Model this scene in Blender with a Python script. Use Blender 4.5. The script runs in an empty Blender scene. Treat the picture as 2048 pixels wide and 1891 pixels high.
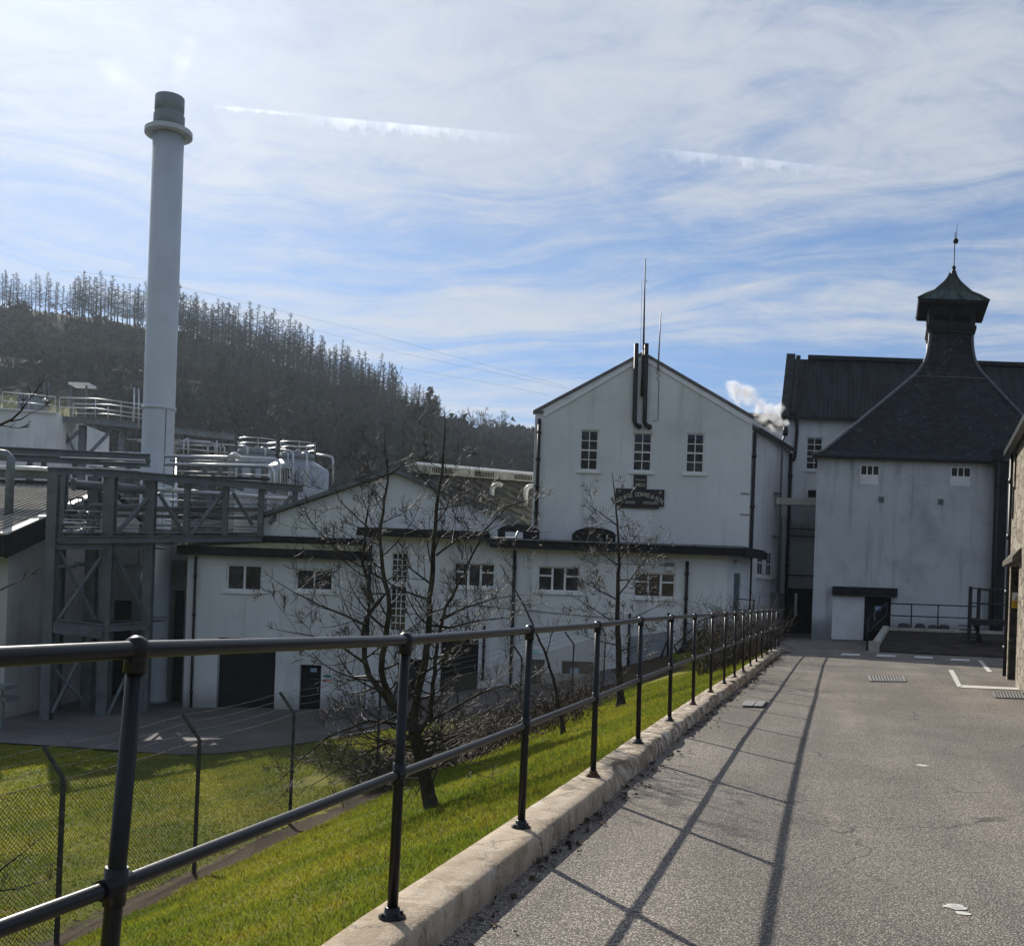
import bpy, bmesh, math, random
import numpy as np
from mathutils import Vector, Matrix, noise
random.seed(7)
rng = np.random.default_rng(7)
SC = bpy.context.scene
COL = SC.collection
rad = math.radians

# ------------------------------------------------------------------ camera, sky, sun, exposure
F, CX, CY, EYE, ROLL = 2050.0, 1024.0, 1190.0, 1.456, 0.035     # focal length in photo pixels, level camera, slight roll
CR, SR = math.cos(ROLL), math.sin(ROLL)
cam_d = bpy.data.cameras.new("camera"); cam = bpy.data.objects.new("camera", cam_d); COL.objects.link(cam)
cam.matrix_world = Matrix(((CR, -SR, 0, 0), (0, 0, -1, 0), (SR, CR, 0, EYE), (0, 0, 0, 1)))
cam_d.sensor_width = 36.0; cam_d.lens = 36.0 * F / 2048.0
cam_d.shift_y = (CY - 945.5) / 2048.0
cam_d.clip_start = 0.05; cam_d.clip_end = 6000
SC.camera = cam

SUN_EL, SUN_AZ = rad(31.5), rad(-25.8)          # azimuth from +Y, negative = to the left
SUN_DIR = Vector((math.sin(SUN_AZ) * math.cos(SUN_EL), math.cos(SUN_AZ) * math.cos(SUN_EL), math.sin(SUN_EL)))
sun_d = bpy.data.lights.new("sun", 'SUN'); sun_d.energy = 5.0; sun_d.angle = rad(0.53); sun_d.color = (1.0, 0.94, 0.84)
sun = bpy.data.objects.new("sun", sun_d); COL.objects.link(sun)
sun.rotation_euler = SUN_DIR.to_track_quat('Z', 'Y').to_euler(); sun.location = (-20, 30, 40)
SC.view_settings.view_transform = 'Standard'; SC.view_settings.look = 'None'
SC.view_settings.exposure = 0.22; SC.view_settings.gamma = 1.0; SC.view_settings.use_curve_mapping = False
try:
    SC.cycles.use_denoising = True
    SC.cycles.max_bounces = 6; SC.cycles.diffuse_bounces = 3; SC.cycles.glossy_bounces = 3; SC.cycles.transmission_bounces = 3
    SC.cycles.volume_bounces = 2; SC.cycles.transparent_max_bounces = 8
    SC.cycles.sample_clamp_indirect = 4.0; SC.cycles.volume_step_rate = 1.0; SC.cycles.volume_max_steps = 128
except Exception:
    pass

class NT:
    """small helper around a node tree"""
    def __init__(s, tree): s.t = tree; s.n = tree.nodes; s.l = tree.links
    def new(s, kind, **kw):
        nd = s.n.new(kind)
        for k, v in kw.items(): setattr(nd, k, v)
        return nd
    def put(s, sock, v):
        if hasattr(v, 'links') or isinstance(v, bpy.types.NodeSocket): s.l.new(v, sock)
        else: sock.default_value = v
    def math(s, op, a, b=None, c=None, clamp=False):
        nd = s.new('ShaderNodeMath', operation=op); nd.use_clamp = clamp
        for i, v in enumerate((a, b, c)):
            if v is not None: s.put(nd.inputs[i], v)
        return nd.outputs[0]
    def vmath(s, op, a, b=None):
        nd = s.new('ShaderNodeVectorMath', operation=op)
        s.put(nd.inputs[0], a)
        if b is not None: s.put(nd.inputs[1], b)
        return nd.outputs['Value'] if op in ('DOT_PRODUCT', 'LENGTH') else nd.outputs[0]
    def noise(s, vec, scale, detail=4, rough=0.55, dist=0.0):
        nd = s.new('ShaderNodeTexNoise'); s.put(nd.inputs['Vector'], vec)
        nd.inputs['Scale'].default_value = scale; nd.inputs['Detail'].default_value = detail
        nd.inputs['Roughness'].default_value = rough; nd.inputs['Distortion'].default_value = dist
        return nd.outputs['Fac']
    def smooth(s, v, lo, hi, a=0.0, b=1.0):
        nd = s.new('ShaderNodeMapRange', interpolation_type='SMOOTHSTEP')
        s.put(nd.inputs[0], v)
        for i, q in zip((1, 2, 3, 4), (lo, hi, a, b)): s.put(nd.inputs[i], q)
        return nd.outputs[0]
    def mix(s, fac, a, b, mode='MIX'):
        nd = s.new('ShaderNodeMix', data_type='RGBA', blend_type=mode)
        s.put(nd.inputs[0], fac)
        for sock, v in ((nd.inputs[6], a), (nd.inputs[7], b)):
            if isinstance(v, (tuple, list)): v = tuple(v) + (1.0,) * (4 - len(v))
            s.put(sock, v)
        return nd.outputs[2]
    def mapping(s, vec, loc=(0, 0, 0), rot=(0, 0, 0), scale=(1, 1, 1)):
        nd = s.new('ShaderNodeMapping'); s.put(nd.inputs[0], vec)
        nd.inputs[1].default_value = loc; nd.inputs[2].default_value = rot; nd.inputs[3].default_value = scale
        return nd.outputs[0]
    def xyz(s, vec):
        nd = s.new('ShaderNodeSeparateXYZ'); s.put(nd.inputs[0], vec); return nd.outputs
    def comb(s, x, y, z):
        nd = s.new('ShaderNodeCombineXYZ')
        for i, v in enumerate((x, y, z)): s.put(nd.inputs[i], v)
        return nd.outputs[0]

def px_dir(px, py):
    a, b = (px - CX) / F, (CY - py) / F
    return Vector((a * CR - b * SR, 1.0, a * SR + b * CR))

def make_world():
    w = bpy.data.worlds.new("World"); SC.world = w; w.use_nodes = True
    t = NT(w.node_tree); t.n.clear()
    out = t.new('ShaderNodeOutputWorld'); bg = t.new('ShaderNodeBackground')
    sky = t.new('ShaderNodeTexSky', sky_type='NISHITA')
    sky.sun_disc = False; sky.sun_elevation = SUN_EL; sky.sun_rotation = SUN_AZ
    sky.altitude = 150; sky.air_density = 1.0; sky.dust_density = 0.25; sky.ozone_density = 1.5
    d = t.vmath('NORMALIZE', t.new('ShaderNodeTexCoord').outputs['Generated'])
    x, y, z = t.xyz(d)
    zz = t.math('ADD', t.math('MAXIMUM', z, 0.0), 0.16)
    pl = t.comb(t.math('DIVIDE', x, zz), t.math('DIVIDE', y, zz), 0.0)      # the cloud layer seen from below
    # thin cirrus drawn out by the wind, plus broad sheets
    warp = t.new('ShaderNodeTexNoise'); t.put(warp.inputs['Vector'], t.mapping(pl, SEED[0])); warp.inputs['Scale'].default_value = 0.55; warp.inputs['Detail'].default_value = 3
    wv = t.vmath('MULTIPLY', t.vmath('SUBTRACT', warp.outputs['Color'], (0.5, 0.5, 0.5)), (2.2, 2.2, 0.0))
    plw = t.vmath('ADD', pl, wv)
    n1 = t.noise(t.mapping(plw, SEED[1], (0, 0, rad(-32)), (0.42, 1.15, 1)), 1.25, 7, 0.60, 0.25)
    n2 = t.noise(t.mapping(plw, SEED[2], (0, 0, rad(-26)), (0.55, 3.4, 1)), 2.6, 7, 0.66, 0.4)
    n3 = t.noise(t.mapping(pl, SEED[3], (0, 0, rad(20)), (1, 1.6, 1)), 5.5, 5, 0.7, 0.8)
    n = t.math('ADD', t.math('ADD', t.math('MULTIPLY', n1, 0.62), t.math('MULTIPLY', n2, 0.26)), t.math('MULTIPLY', n3, 0.12))
    sd = t.vmath('DOT_PRODUCT', d, tuple(SUN_DIR))
    near = t.smooth(sd, 0.60, 0.98)
    hi = t.smooth(z, 0.16, 0.50)
    lo = t.math('SUBTRACT', 0.475, t.math('ADD', t.math('MULTIPLY', near, 0.055), t.math('MULTIPLY', hi, 0.055)))
    cov = t.smooth(n, t.math('SUBTRACT', lo, 0.045), t.math('ADD', lo, 0.155))
    cov = t.math('MULTIPLY', cov, t.smooth(n3, 0.25, 0.72, 0.70, 0.97))
    base_hz = t.smooth(z, -0.02, 0.14, 0.40, 0.0)
    cov = t.math('MAXIMUM', cov, t.math('MULTIPLY', base_hz, 0.7))
    # contrails: two short stripes high up, ragged on their lower side
    tot = None
    for (pa, pb, wd, st) in CONTRAILS:
        a = px_dir(*pa).normalized(); b = px_dir(*pb).normalized()
        ax = (b - a); L = ax.length; ax.normalize(); nn = ax.cross((a + b).normalized()).normalized()
        if nn.z < 0: nn = -nn
        rel = t.vmath('SUBTRACT', d, tuple(a))
        s_ = t.math('DIVIDE', t.vmath('DOT_PRODUCT', rel, tuple(ax)), L)
        q_ = t.vmath('DOT_PRODUCT', rel, tuple(nn))
        rag = t.noise(t.comb(t.math('MULTIPLY', s_, L * 120), t.math('MULTIPLY', q_, 90.0), 0.0), 1.0, 3, 0.6)
        big = t.noise(t.comb(t.math('MULTIPLY', s_, 7.0), 0.0, 0.0), 1.0, 3, 0.7)
        up = t.smooth(q_, 0.0016, -0.0008)
        depth = t.math('MULTIPLY', wd, t.math('ADD', 0.10, t.math('MULTIPLY', t.math('MULTIPLY', rag, rag), 2.6)))
        dn = t.math('POWER', t.smooth(t.math('MULTIPLY', q_, -1.0), depth, 0.0), 0.8)
        ends = t.math('MULTIPLY', t.smooth(s_, 0.0, 0.35), t.smooth(s_, 1.0, 0.4))
        c = t.math('MULTIPLY', t.math('MULTIPLY', up, dn), t.math('MULTIPLY', ends, t.math('MULTIPLY', st, t.smooth(big, 0.35, 0.6, 0.15, 1.0))))
        tot = c if tot is None else t.math('MAXIMUM', tot, c)
    glow = t.math('POWER', t.math('MAXIMUM', sd, 0.0), 9.0)
    glow2 = t.math('POWER', t.math('MAXIMUM', sd, 0.0), 40.0)
    bright = t.math('ADD', t.math('ADD', 5.2, t.math('MULTIPLY', glow, 0.9)), t.math('MULTIPLY', glow2, 2.2))
    bright = t.math('MULTIPLY', bright, t.smooth(sd, -0.35, 0.62, 0.90, 1.0))
    cloudc = t.mix(1.0, (0.93, 1.0, 1.12), t.comb(bright, bright, bright), 'MULTIPLY')
    tint = t.mix(t.smooth(z, 0.0, 0.34), (0.24, 0.38, 0.64), (0.62, 0.72, 0.86))
    blue = t.mix(1.0, sky.outputs[0], tint, 'MULTIPLY')
    c1 = t.mix(cov, blue, cloudc)
    c2 = t.mix(tot, c1, t.mix(1.0, cloudc, (1.45, 1.45, 1.45), 'MULTIPLY'))
    t.l.new(c2, bg.inputs[0]); bg.inputs[1].default_value = 0.10
    t.l.new(bg.outputs[0], out.inputs[0])
SEED = [(8.17, 10.84, 0), (17.24, 3.53, 0), (4.5, 0.58, 0), (2.33, 0.18, 0)]
CONTRAILS = [((400, 209), (680, 236), 0.004, 0.9), ((560, 226), (1100, 276), 0.013, 1.0), ((1250, 291), (1860, 354), 0.012, 0.6)]
make_world()

# ------------------------------------------------------------------ measuring helpers
def P(px, py, Y):
    """point at depth Y metres in the direction of a photo pixel"""
    d = px_dir(px, py); return Vector((d.x * Y, Y, d.z * Y + EYE))
def PZ(px, py, z=0.0):
    d = px_dir(px, py); Y = (z - EYE) / d.z
    return Vector((d.x * Y, Y, z))
def proj(p):
    a = p[0] * CR + (p[2] - EYE) * SR; b = -p[0] * SR + (p[2] - EYE) * CR
    return (CX + F * a / p[1], CY - F * b / p[1])
def M(n, Y): return n * Y / F           # pixels to metres at depth Y
V = Vector
UP = V((0, 0, 1))

# ------------------------------------------------------------------ mesh builder
class MB:
    def __init__(s): s.v = []; s.f = []; s.sm = []
    def add(s, vs, fs, smooth=False):
        o = len(s.v); s.v.extend([tuple(p) for p in vs]); s.f.extend([tuple(i + o for i in q) for q in fs]); s.sm.extend([smooth] * len(fs)); return s
    def quad(s, *p): return s.add(p, [tuple(range(len(p)))])
    def hexa(s, b, t):
        n = len(b); fs = [tuple(range(n))[::-1], tuple(range(n, 2 * n))]
        fs += [(i, (i + 1) % n, n + (i + 1) % n, n + i) for i in range(n)]
        return s.add(list(b) + list(t), fs)
    def box(s, x0, x1, y0, y1, z0, z1):
        return s.hexa([(x0, y0, z0), (x1, y0, z0), (x1, y1, z0), (x0, y1, z0)], [(x0, y0, z1), (x1, y0, z1), (x1, y1, z1), (x0, y1, z1)])
    def prism(s, pts, vec):
        vec = V(vec); a = [V(p) for p in pts]; return s.hexa(a, [p + vec for p in a])
    def beam(s, p, q, w, h=None, side=None):
        """rectangular bar from p to q; w across, h along the up-like axis"""
        p, q = V(p), V(q); h = h or w; d = (q - p).normalized()
        ref = V(side) if side else (UP if abs(d.z) < 0.9 else V((0, 1, 0)))
        a = d.cross(ref).normalized(); b = a.cross(d).normalized()
        c = [a * (w / 2) * i + b * (h / 2) * j for i, j in ((-1, -1), (1, -1), (1, 1), (-1, 1))]
        return s.hexa([p + k for k in c], [q + k for k in c])
    def ibeam(s, p, q, w, h, side=None):
        p, q = V(p), V(q); d = (q - p).normalized()
        ref = V(side) if side else (UP if abs(d.z) < 0.9 else V((0, 1, 0)))
        a = d.cross(ref).normalized(); b = a.cross(d).normalized(); t = max(0.02, h * 0.12)
        pts = [(-w/2, -h/2), (w/2, -h/2), (w/2, -h/2 + t), (t/2, -h/2 + t), (t/2, h/2 - t), (w/2, h/2 - t), (w/2, h/2), (-w/2, h/2), (-w/2, h/2 - t), (-t/2, h/2 - t), (-t/2, -h/2 + t), (-w/2, -h/2 + t)]
        return s.hexa([p + a * x + b * y for x, y in pts], [q + a * x + b * y for x, y in pts])
    def tube(s, pts, r, n=8, cap=True, smooth=True):
        pts = [V(p) for p in pts]; m = len(pts)
        rs = list(r) if isinstance(r, (list, tuple)) else [r] * m
        vs = []; pa = None
        for i, p in enumerate(pts):
            d = (pts[min(i + 1, m - 1)] - pts[max(i - 1, 0)])
            d = d.normalized() if d.length > 1e-9 else V((0, 0, 1))
            if pa is None: pa = d.orthogonal().normalized()
            else:
                pa = pa - d * pa.dot(d); pa = pa.normalized() if pa.length > 1e-6 else d.orthogonal().normalized()
            b = d.cross(pa)
            for k in range(n):
                an = 2 * math.pi * k / n
                vs.append(p + (pa * math.cos(an) + b * math.sin(an)) * rs[i])
        fs = []
        for i in range(m - 1):
            for k in range(n):
                k2 = (k + 1) % n; fs.append((i * n + k, i * n + k2, (i + 1) * n + k2, (i + 1) * n + k))
        o = len(s.v); s.add(vs, fs, smooth)
        if cap:
            s.f.append(tuple(o + k for k in range(n))[::-1]); s.f.append(tuple(o + (m - 1) * n + k for k in range(n))); s.sm += [False, False]
        return s
    def cyl(s, p, q, r, n=12, r2=None): return s.tube([p, q], [r, r if r2 is None else r2], n)
    def lathe(s, c, prof, n=16, ang0=0.0, smooth=True):
        """prof: (radius, z) from the bottom up round a vertical axis at c"""
        c = V(c); vs = []; m = len(prof)
        for r, z in prof:
            for k in range(n):
                an = ang0 + 2 * math.pi * k / n; vs.append((c.x + r * math.cos(an), c.y + r * math.sin(an), c.z + z))
        fs = [(i * n + k, i * n + (k + 1) % n, (i + 1) * n + (k + 1) % n, (i + 1) * n + k) for i in range(m - 1) for k in range(n)]
        o = len(s.v); s.add(vs, fs, smooth)
        s.f.append(tuple(o + k for k in range(n))[::-1]); s.f.append(tuple(o + (m - 1) * n + k for k in range(n))); s.sm += [False, False]
        return s
    def ball(s, c, r, n=10):
        prof = [(max(1e-4, r * math.sin(math.pi * i / n)), -r * math.cos(math.pi * i / n)) for i in range(n + 1)]
        return s.lathe(c, prof, max(8, n))
    def strip(s, rows, smooth=False):
        """grid of points: list of equal rows"""
        n = len(rows[0]); vs = [p for r in rows for p in r]
        fs = [(i * n + k, i * n + k + 1, (i + 1) * n + k + 1, (i + 1) * n + k) for i in range(len(rows) - 1) for k in range(n - 1)]
        return s.add(vs, fs, smooth)

def build(name, mb, mat, parent=None, origin=None):
    me = bpy.data.meshes.new(name)
    if isinstance(mb, MB):
        vs = mb.v
        if origin is not None: vs = [(p[0] - origin[0], p[1] - origin[1], p[2] - origin[2]) for p in vs]
        me.from_pydata(vs, [], mb.f)
        if len(mb.sm) == len(me.polygons): me.polygons.foreach_set('use_smooth', mb.sm)
    else:
        va, fa, k = mb                                  # numpy vertices, faces, corners per face
        if origin is not None: va = va - np.array(origin)
        me.vertices.add(len(va)); me.vertices.foreach_set('co', va.astype(np.float32).ravel())
        me.loops.add(fa.size); me.loops.foreach_set('vertex_index', fa.astype(np.int32).ravel())
        me.polygons.add(len(fa)); me.polygons.foreach_set('loop_start', np.arange(0, fa.size, k, dtype=np.int32))
        me.update(calc_edges=True)
    me.update()
    o = bpy.data.objects.new(name, me); COL.objects.link(o)
    if mat is not None: me.materials.append(mat)
    if parent is not None: o.parent = parent
    return o

def add_uv(o):
    """UVs in metres: u level along the face, v up the face"""
    me = o.data; uv = me.uv_layers.new(name="UVMap").data
    for p in me.polygons:
        n = p.normal
        t = V((-n.y, n.x, 0)); t = t.normalized() if t.length > 1e-3 else V((1, 0, 0))
        b = n.cross(t)
        for li in p.loop_indices:
            co = me.vertices[me.loops[li].vertex_index].co; uv[li].uv = (co.dot(t), co.dot(b))
    return o

class Thing:
    def __init__(s, name, label, cat, loc, group=None):
        s.e = bpy.data.objects.new(name, None); COL.objects.link(s.e); s.loc = V(loc); s.e.location = s.loc
        s.e.empty_display_size = 0.3; s.e['label'] = label; s.e['category'] = cat
        if group: s.e['group'] = group
    def part(s, name, mb, mat, parent=None, label=None, uv=False):
        o = build(name, mb, mat, parent if parent is not None else s.e, s.loc)
        if label: o['label'] = label
        if uv: add_uv(o)
        return o

def tag(o, label, cat, group=None, kind=None):
    o['label'] = label; o['category'] = cat
    if group: o['group'] = group
    if kind: o['kind'] = kind
    return o
def structure(name, mb, mat, uv=False, kind='structure'):
    o = build(name, mb, mat); o['kind'] = kind
    if uv: add_uv(o)
    return o
def single(name, mb, mat, label, cat, group=None, uv=False, kind=None):
    """a thing that is one mesh, with its origin at its own base"""
    vs = mb.v if isinstance(mb, MB) else mb[0]
    a = np.array(vs); org = V((float(a[:, 0].mean()), float(a[:, 1].mean()), float(a[:, 2].min())))
    o = build(name, mb, mat, None, org); o.location = org
    if uv: add_uv(o)
    return tag(o, label, cat, group, kind)

# ------------------------------------------------------------------ materials
def new_mat(name):
    m = bpy.data.materials.new(name); m.use_nodes = True; t = NT(m.node_tree)
    bs = t.n.get('Principled BSDF'); return m, t, bs
def pos(t): return t.new('ShaderNodeNewGeometry').outputs['Position']
def bump(t, bs, h, strength=0.4, dist=0.02):
    b = t.new('ShaderNodeBump'); b.inputs['Strength'].default_value = strength; b.inputs['Distance'].default_value = dist
    t.put(b.inputs['Height'], h); t.l.new(b.outputs[0], bs.inputs['Normal'])
def basic(name, col, rough=0.75, var=0.18, scale=2.0, bmp=0.0, bscale=40, metal=0.0, spec=0.5, hue=None):
    m, t, bs = new_mat(name); p = pos(t)
    n = t.noise(p, scale, 5, 0.6)
    a = tuple(c * (1 - var) for c in col); b = tuple(min(1, c * (1 + var)) for c in col)
    if hue: b = tuple(min(1, x * y) for x, y in zip(b, hue))
    t.put(bs.inputs['Base Color'], t.mix(t.smooth(n, 0.3, 0.7), a, b))
    bs.inputs['Roughness'].default_value = rough; bs.inputs['Metallic'].default_value = metal
    bs.inputs['Specular IOR Level'].default_value = spec
    if bmp: bump(t, bs, t.noise(p, bscale, 3), bmp, 0.01)
    return m

def render_wall(name, col, dirt, streak=0.5, patch=0.3, low=None):
    """painted roughcast with rain streaks and grimy patches"""
    m, t, bs = new_mat(name); p = pos(t); x, y, z = t.xyz(p)
    c = t.mix(t.smooth(t.noise(p, 0.35, 5, 0.6), 0.35, 0.7), tuple(q * 0.94 for q in col), tuple(min(1, q * 1.05) for q in col))
    st = t.noise(t.mapping(p, (0, 0, 0), (0, 0, 0), (2.2, 2.2, 0.16)), 1.0, 6, 0.62)
    c = t.mix(t.math('MULTIPLY', t.smooth(st, 0.50, 0.78), streak), c, dirt)
    pa = t.noise(p, 0.42, 6, 0.64, 0.2)
    c = t.mix(t.math('MULTIPLY', t.smooth(pa, 0.47, 0.72), patch), c, tuple(q * 0.75 for q in dirt))
    if low is not None:                                   # splash-back band just over the ground
        lz = t.math('SUBTRACT', z, low); e = t.math('MULTIPLY', t.smooth(t.math('ADD', lz, t.math('MULTIPLY', pa, -0.9)), 0.7, -0.35), 0.7)
        c = t.mix(e, c, tuple(q * 0.7 for q in dirt))
    t.put(bs.inputs['Base Color'], c); bs.inputs['Roughness'].default_value = 0.88; bs.inputs['Specular IOR Level'].default_value = 0.25
    bump(t, bs, t.math('ADD', t.noise(p, 38, 4, 0.7), t.math('MULTIPLY', t.noise(p, 1.2, 3), 1.5)), 0.6, 0.02)
    return m

WALL = render_wall("painted_render", (0.73, 0.755, 0.765), (0.30, 0.31, 0.30), 0.45, 0.2)
WALL_LOW = render_wall("painted_render_yard", (0.73, 0.755, 0.765), (0.26, 0.27, 0.25), 0.42, 0.25, -3.75)
KILN_WALL = render_wall("kiln_render", (0.53, 0.56, 0.585), (0.17, 0.185, 0.195), 0.8, 0.42, 0.1)
SHED_WALL = render_wall("shed_render", (0.50, 0.50, 0.49), (0.25, 0.24, 0.22), 0.4, 0.4, -4.5)
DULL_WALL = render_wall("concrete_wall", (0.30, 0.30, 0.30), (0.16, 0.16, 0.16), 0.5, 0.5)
GREY_DADO = basic("grey_dado", (0.27, 0.30, 0.33), 0.85, 0.1, 1.5, 0.2, 50)
WHITE = basic("white_frame_paint", (0.78, 0.79, 0.80), 0.45, 0.06, 6)
DARKROOF = basic("dark_roof_felt", (0.035, 0.037, 0.040), 0.9, 0.3, 3, 0.4, 20, spec=0.15)
FASCIA = basic("black_fascia", (0.018, 0.019, 0.021), 0.7, 0.3, 4, spec=0.15)
BLACKPIPE = basic("black_pipe_paint", (0.018, 0.019, 0.022), 0.45, 0.3, 8, spec=0.25)
BLACKDOOR = basic("black_door_paint", (0.013, 0.015, 0.017), 0.6, 0.3, 2.5, spec=0.2)
DARKSTEEL = basic("dark_steel", (0.025, 0.025, 0.028), 0.55, 0.35, 10, spec=0.25)
FENCEPOST = basic("dull_fence_concrete", (0.060, 0.064, 0.060), 0.9, 0.3, 8, spec=0.1)
WIRE = basic("dull_wire", (0.075, 0.074, 0.070), 0.8, 0.3, 20, spec=0.2)
GALV = basic("galvanised_steel", (0.18, 0.205, 0.22), 0.5, 0.2, 3, metal=0.25)
GREYSTEEL = basic("grey_painted_steel", (0.12, 0.142, 0.155), 0.55, 0.2, 2, metal=0.1)
STAINLESS = basic("brushed_stainless", (0.30, 0.33, 0.36), 0.5, 0.12, 2, metal=0.6)
PIPEMETAL = basic("aluminium_pipe_cladding", (0.55, 0.57, 0.59), 0.36, 0.1, 4, metal=0.8)
WHITEPIPE = basic("white_clad_pipe", (0.75, 0.75, 0.74), 0.35, 0.06, 4)
VENTBODY = basic("weathered_cream_vent", (0.34, 0.33, 0.27), 0.8, 0.3, 2.5)
CREAMPIPE = basic("cream_vent_paint", (0.62, 0.61, 0.55), 0.5, 0.15, 6)
CHIM = basic("stack_pale_paint", (0.50, 0.55, 0.60), 0.55, 0.06, 0.6)
CHIMCAP = basic("stack_grey_cap", (0.20, 0.22, 0.235), 0.6, 0.1, 1.5)
MOSSROOF = basic("mossy_sheet_roof", (0.07, 0.066, 0.05), 0.9, 0.45, 1.6, 0.6, 14, hue=(0.85, 1.0, 0.62))
YELLOWMOSS = basic("yellow_moss_roof", (0.28, 0.26, 0.13), 0.9, 0.3, 4, 0.4, 30)
TIMBER = basic("dark_timber", (0.07, 0.055, 0.04), 0.85, 0.35, 4)
NOTICE_BLUE = basic("blue_notice", (0.30, 0.42, 0.62), 0.5, 0.05)
SIGN_GREEN = basic("green_sign", (0.05, 0.30, 0.17), 0.5, 0.1)
SIGN_RED = basic("red_sign", (0.5, 0.06, 0.04), 0.5, 0.1)
SIGN_YEL = basic("yellow_sign", (0.80, 0.48, 0.02), 0.5, 0.06)
SIGN_BLK = basic("sign_black", (0.012, 0.012, 0.014), 0.55, 0.2)
LETTER = basic("worn_sign_lettering", (0.50, 0.47, 0.38), 0.7, 0.25, 12)
CONC = basic("pale_concrete", (0.40, 0.38, 0.34), 0.9, 0.2, 3, 0.4, 60)
BARK = basic("dark_bark", (0.036, 0.031, 0.028), 0.85, 0.35, 9, 0.6, 60, spec=0.2)
BARK_L = basic("grey_green_bark", (0.052, 0.048, 0.038), 0.9, 0.45, 7, 0.7, 50, spec=0.15)
TWIG = basic("twig_bark", (0.030, 0.025, 0.023), 0.6, 0.3, 12, spec=0.3)
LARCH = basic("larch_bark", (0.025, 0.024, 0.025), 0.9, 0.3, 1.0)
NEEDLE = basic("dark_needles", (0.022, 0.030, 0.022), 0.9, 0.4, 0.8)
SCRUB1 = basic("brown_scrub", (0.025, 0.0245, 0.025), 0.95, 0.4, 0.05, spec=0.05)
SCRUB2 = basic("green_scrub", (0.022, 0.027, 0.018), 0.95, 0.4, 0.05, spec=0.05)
BRAMBLE = basic("bramble_stem", (0.034, 0.026, 0.022), 0.75, 0.4, 8, spec=0.2)
DEADLEAF = basic("dead_leaf", (0.060, 0.042, 0.026), 0.9, 0.5, 20, spec=0.1)
BAG = basic("black_plastic_bag", (0.016, 0.016, 0.018), 0.35, 0.2, 6)
RUST = basic("rusty_flange", (0.09, 0.045, 0.022), 0.85, 0.5, 30)
ROADPAINT = basic("worn_white_road_paint", (0.56, 0.54, 0.49), 0.8, 0.25, 14, 0.3, 80)
CAST = basic("cast_iron_grating", (0.22, 0.21, 0.20), 0.6, 0.3, 20)
DRAINDARK = basic("drain_void", (0.015, 0.015, 0.015), 0.9, 0.2)
REFL = basic("lamp_lens", (0.55, 0.57, 0.58), 0.25, 0.1, 9)
BLIND = basic("window_blind_panel", (0.70, 0.71, 0.74), 0.6, 0.06)

def glass_mat():
    m, t, bs = new_mat("window_glass"); p = pos(t)
    t.put(bs.inputs['Base Color'], t.mix(t.smooth(t.noise(p, 1.3, 2), 0.35, 0.65), (0.010, 0.012, 0.016), (0.055, 0.058, 0.066)))
    bs.inputs['Roughness'].default_value = 0.06; bs.inputs['IOR'].default_value = 1.5
    bump(t, bs, t.noise(p, 1.7, 2), 0.05, 0.05)
    return m
GLASS = glass_mat()

def railing_mat():
    m, t, bs = new_mat("black_gloss_paint"); p = pos(t)
    n = t.noise(p, 45, 4, 0.65); r = t.smooth(n, 0.66, 0.74)
    t.put(bs.inputs['Base Color'], t.mix(r, (0.011, 0.012, 0.014), (0.07, 0.035, 0.02)))
    t.put(bs.inputs['Roughness'], t.math('ADD', 0.26, t.math('MULTIPLY', n, 0.16)))
    bs.inputs['Specular IOR Level'].default_value = 0.32
    bump(t, bs, t.noise(p, 90, 2), 0.10, 0.004)
    return m
RAILBLACK = railing_mat()

def slate_mat():
    m, t, bs = new_mat("slate"); uv = t.new('ShaderNodeUVMap').outputs[0]; p = pos(t)
    b = t.new('ShaderNodeTexBrick'); t.put(b.inputs['Vector'], uv)
    b.inputs['Scale'].default_value = 1.0; b.inputs['Brick Width'].default_value = 0.30; b.inputs['Row Height'].default_value = 0.19
    b.inputs['Mortar Size'].default_value = 0.012; b.inputs['Bias'].default_value = -0.1
    b.inputs['Color1'].default_value = (0.020, 0.022, 0.028, 1); b.inputs['Color2'].default_value = (0.044, 0.046, 0.056, 1); b.inputs['Mortar'].default_value = (0.010, 0.010, 0.012, 1)
    n = t.noise(p, 0.7, 5, 0.65)
    sp = t.noise(t.mapping(p, (0, 0, 0), (0, 0, 0), (3.3, 3.3, 5.2)), 1.0, 1)
    c = t.mix(t.smooth(n, 0.42, 0.66), b.outputs[0], t.mix(0.5, b.outputs[0], (0.022, 0.026, 0.022)))
    c = t.mix(t.math('MULTIPLY', t.smooth(sp, 0.66, 0.72), 0.55), c, (0.10, 0.10, 0.11))
    t.put(bs.inputs['Base Color'], c); bs.inputs['Roughness'].default_value = 0.7; bs.inputs['Specular IOR Level'].default_value = 0.15
    bump(t, bs, t.math('ADD', b.outputs['Fac'], t.math('MULTIPLY', n, -0.6)), -0.5, 0.02)
    return m
SLATE = slate_mat()

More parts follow.
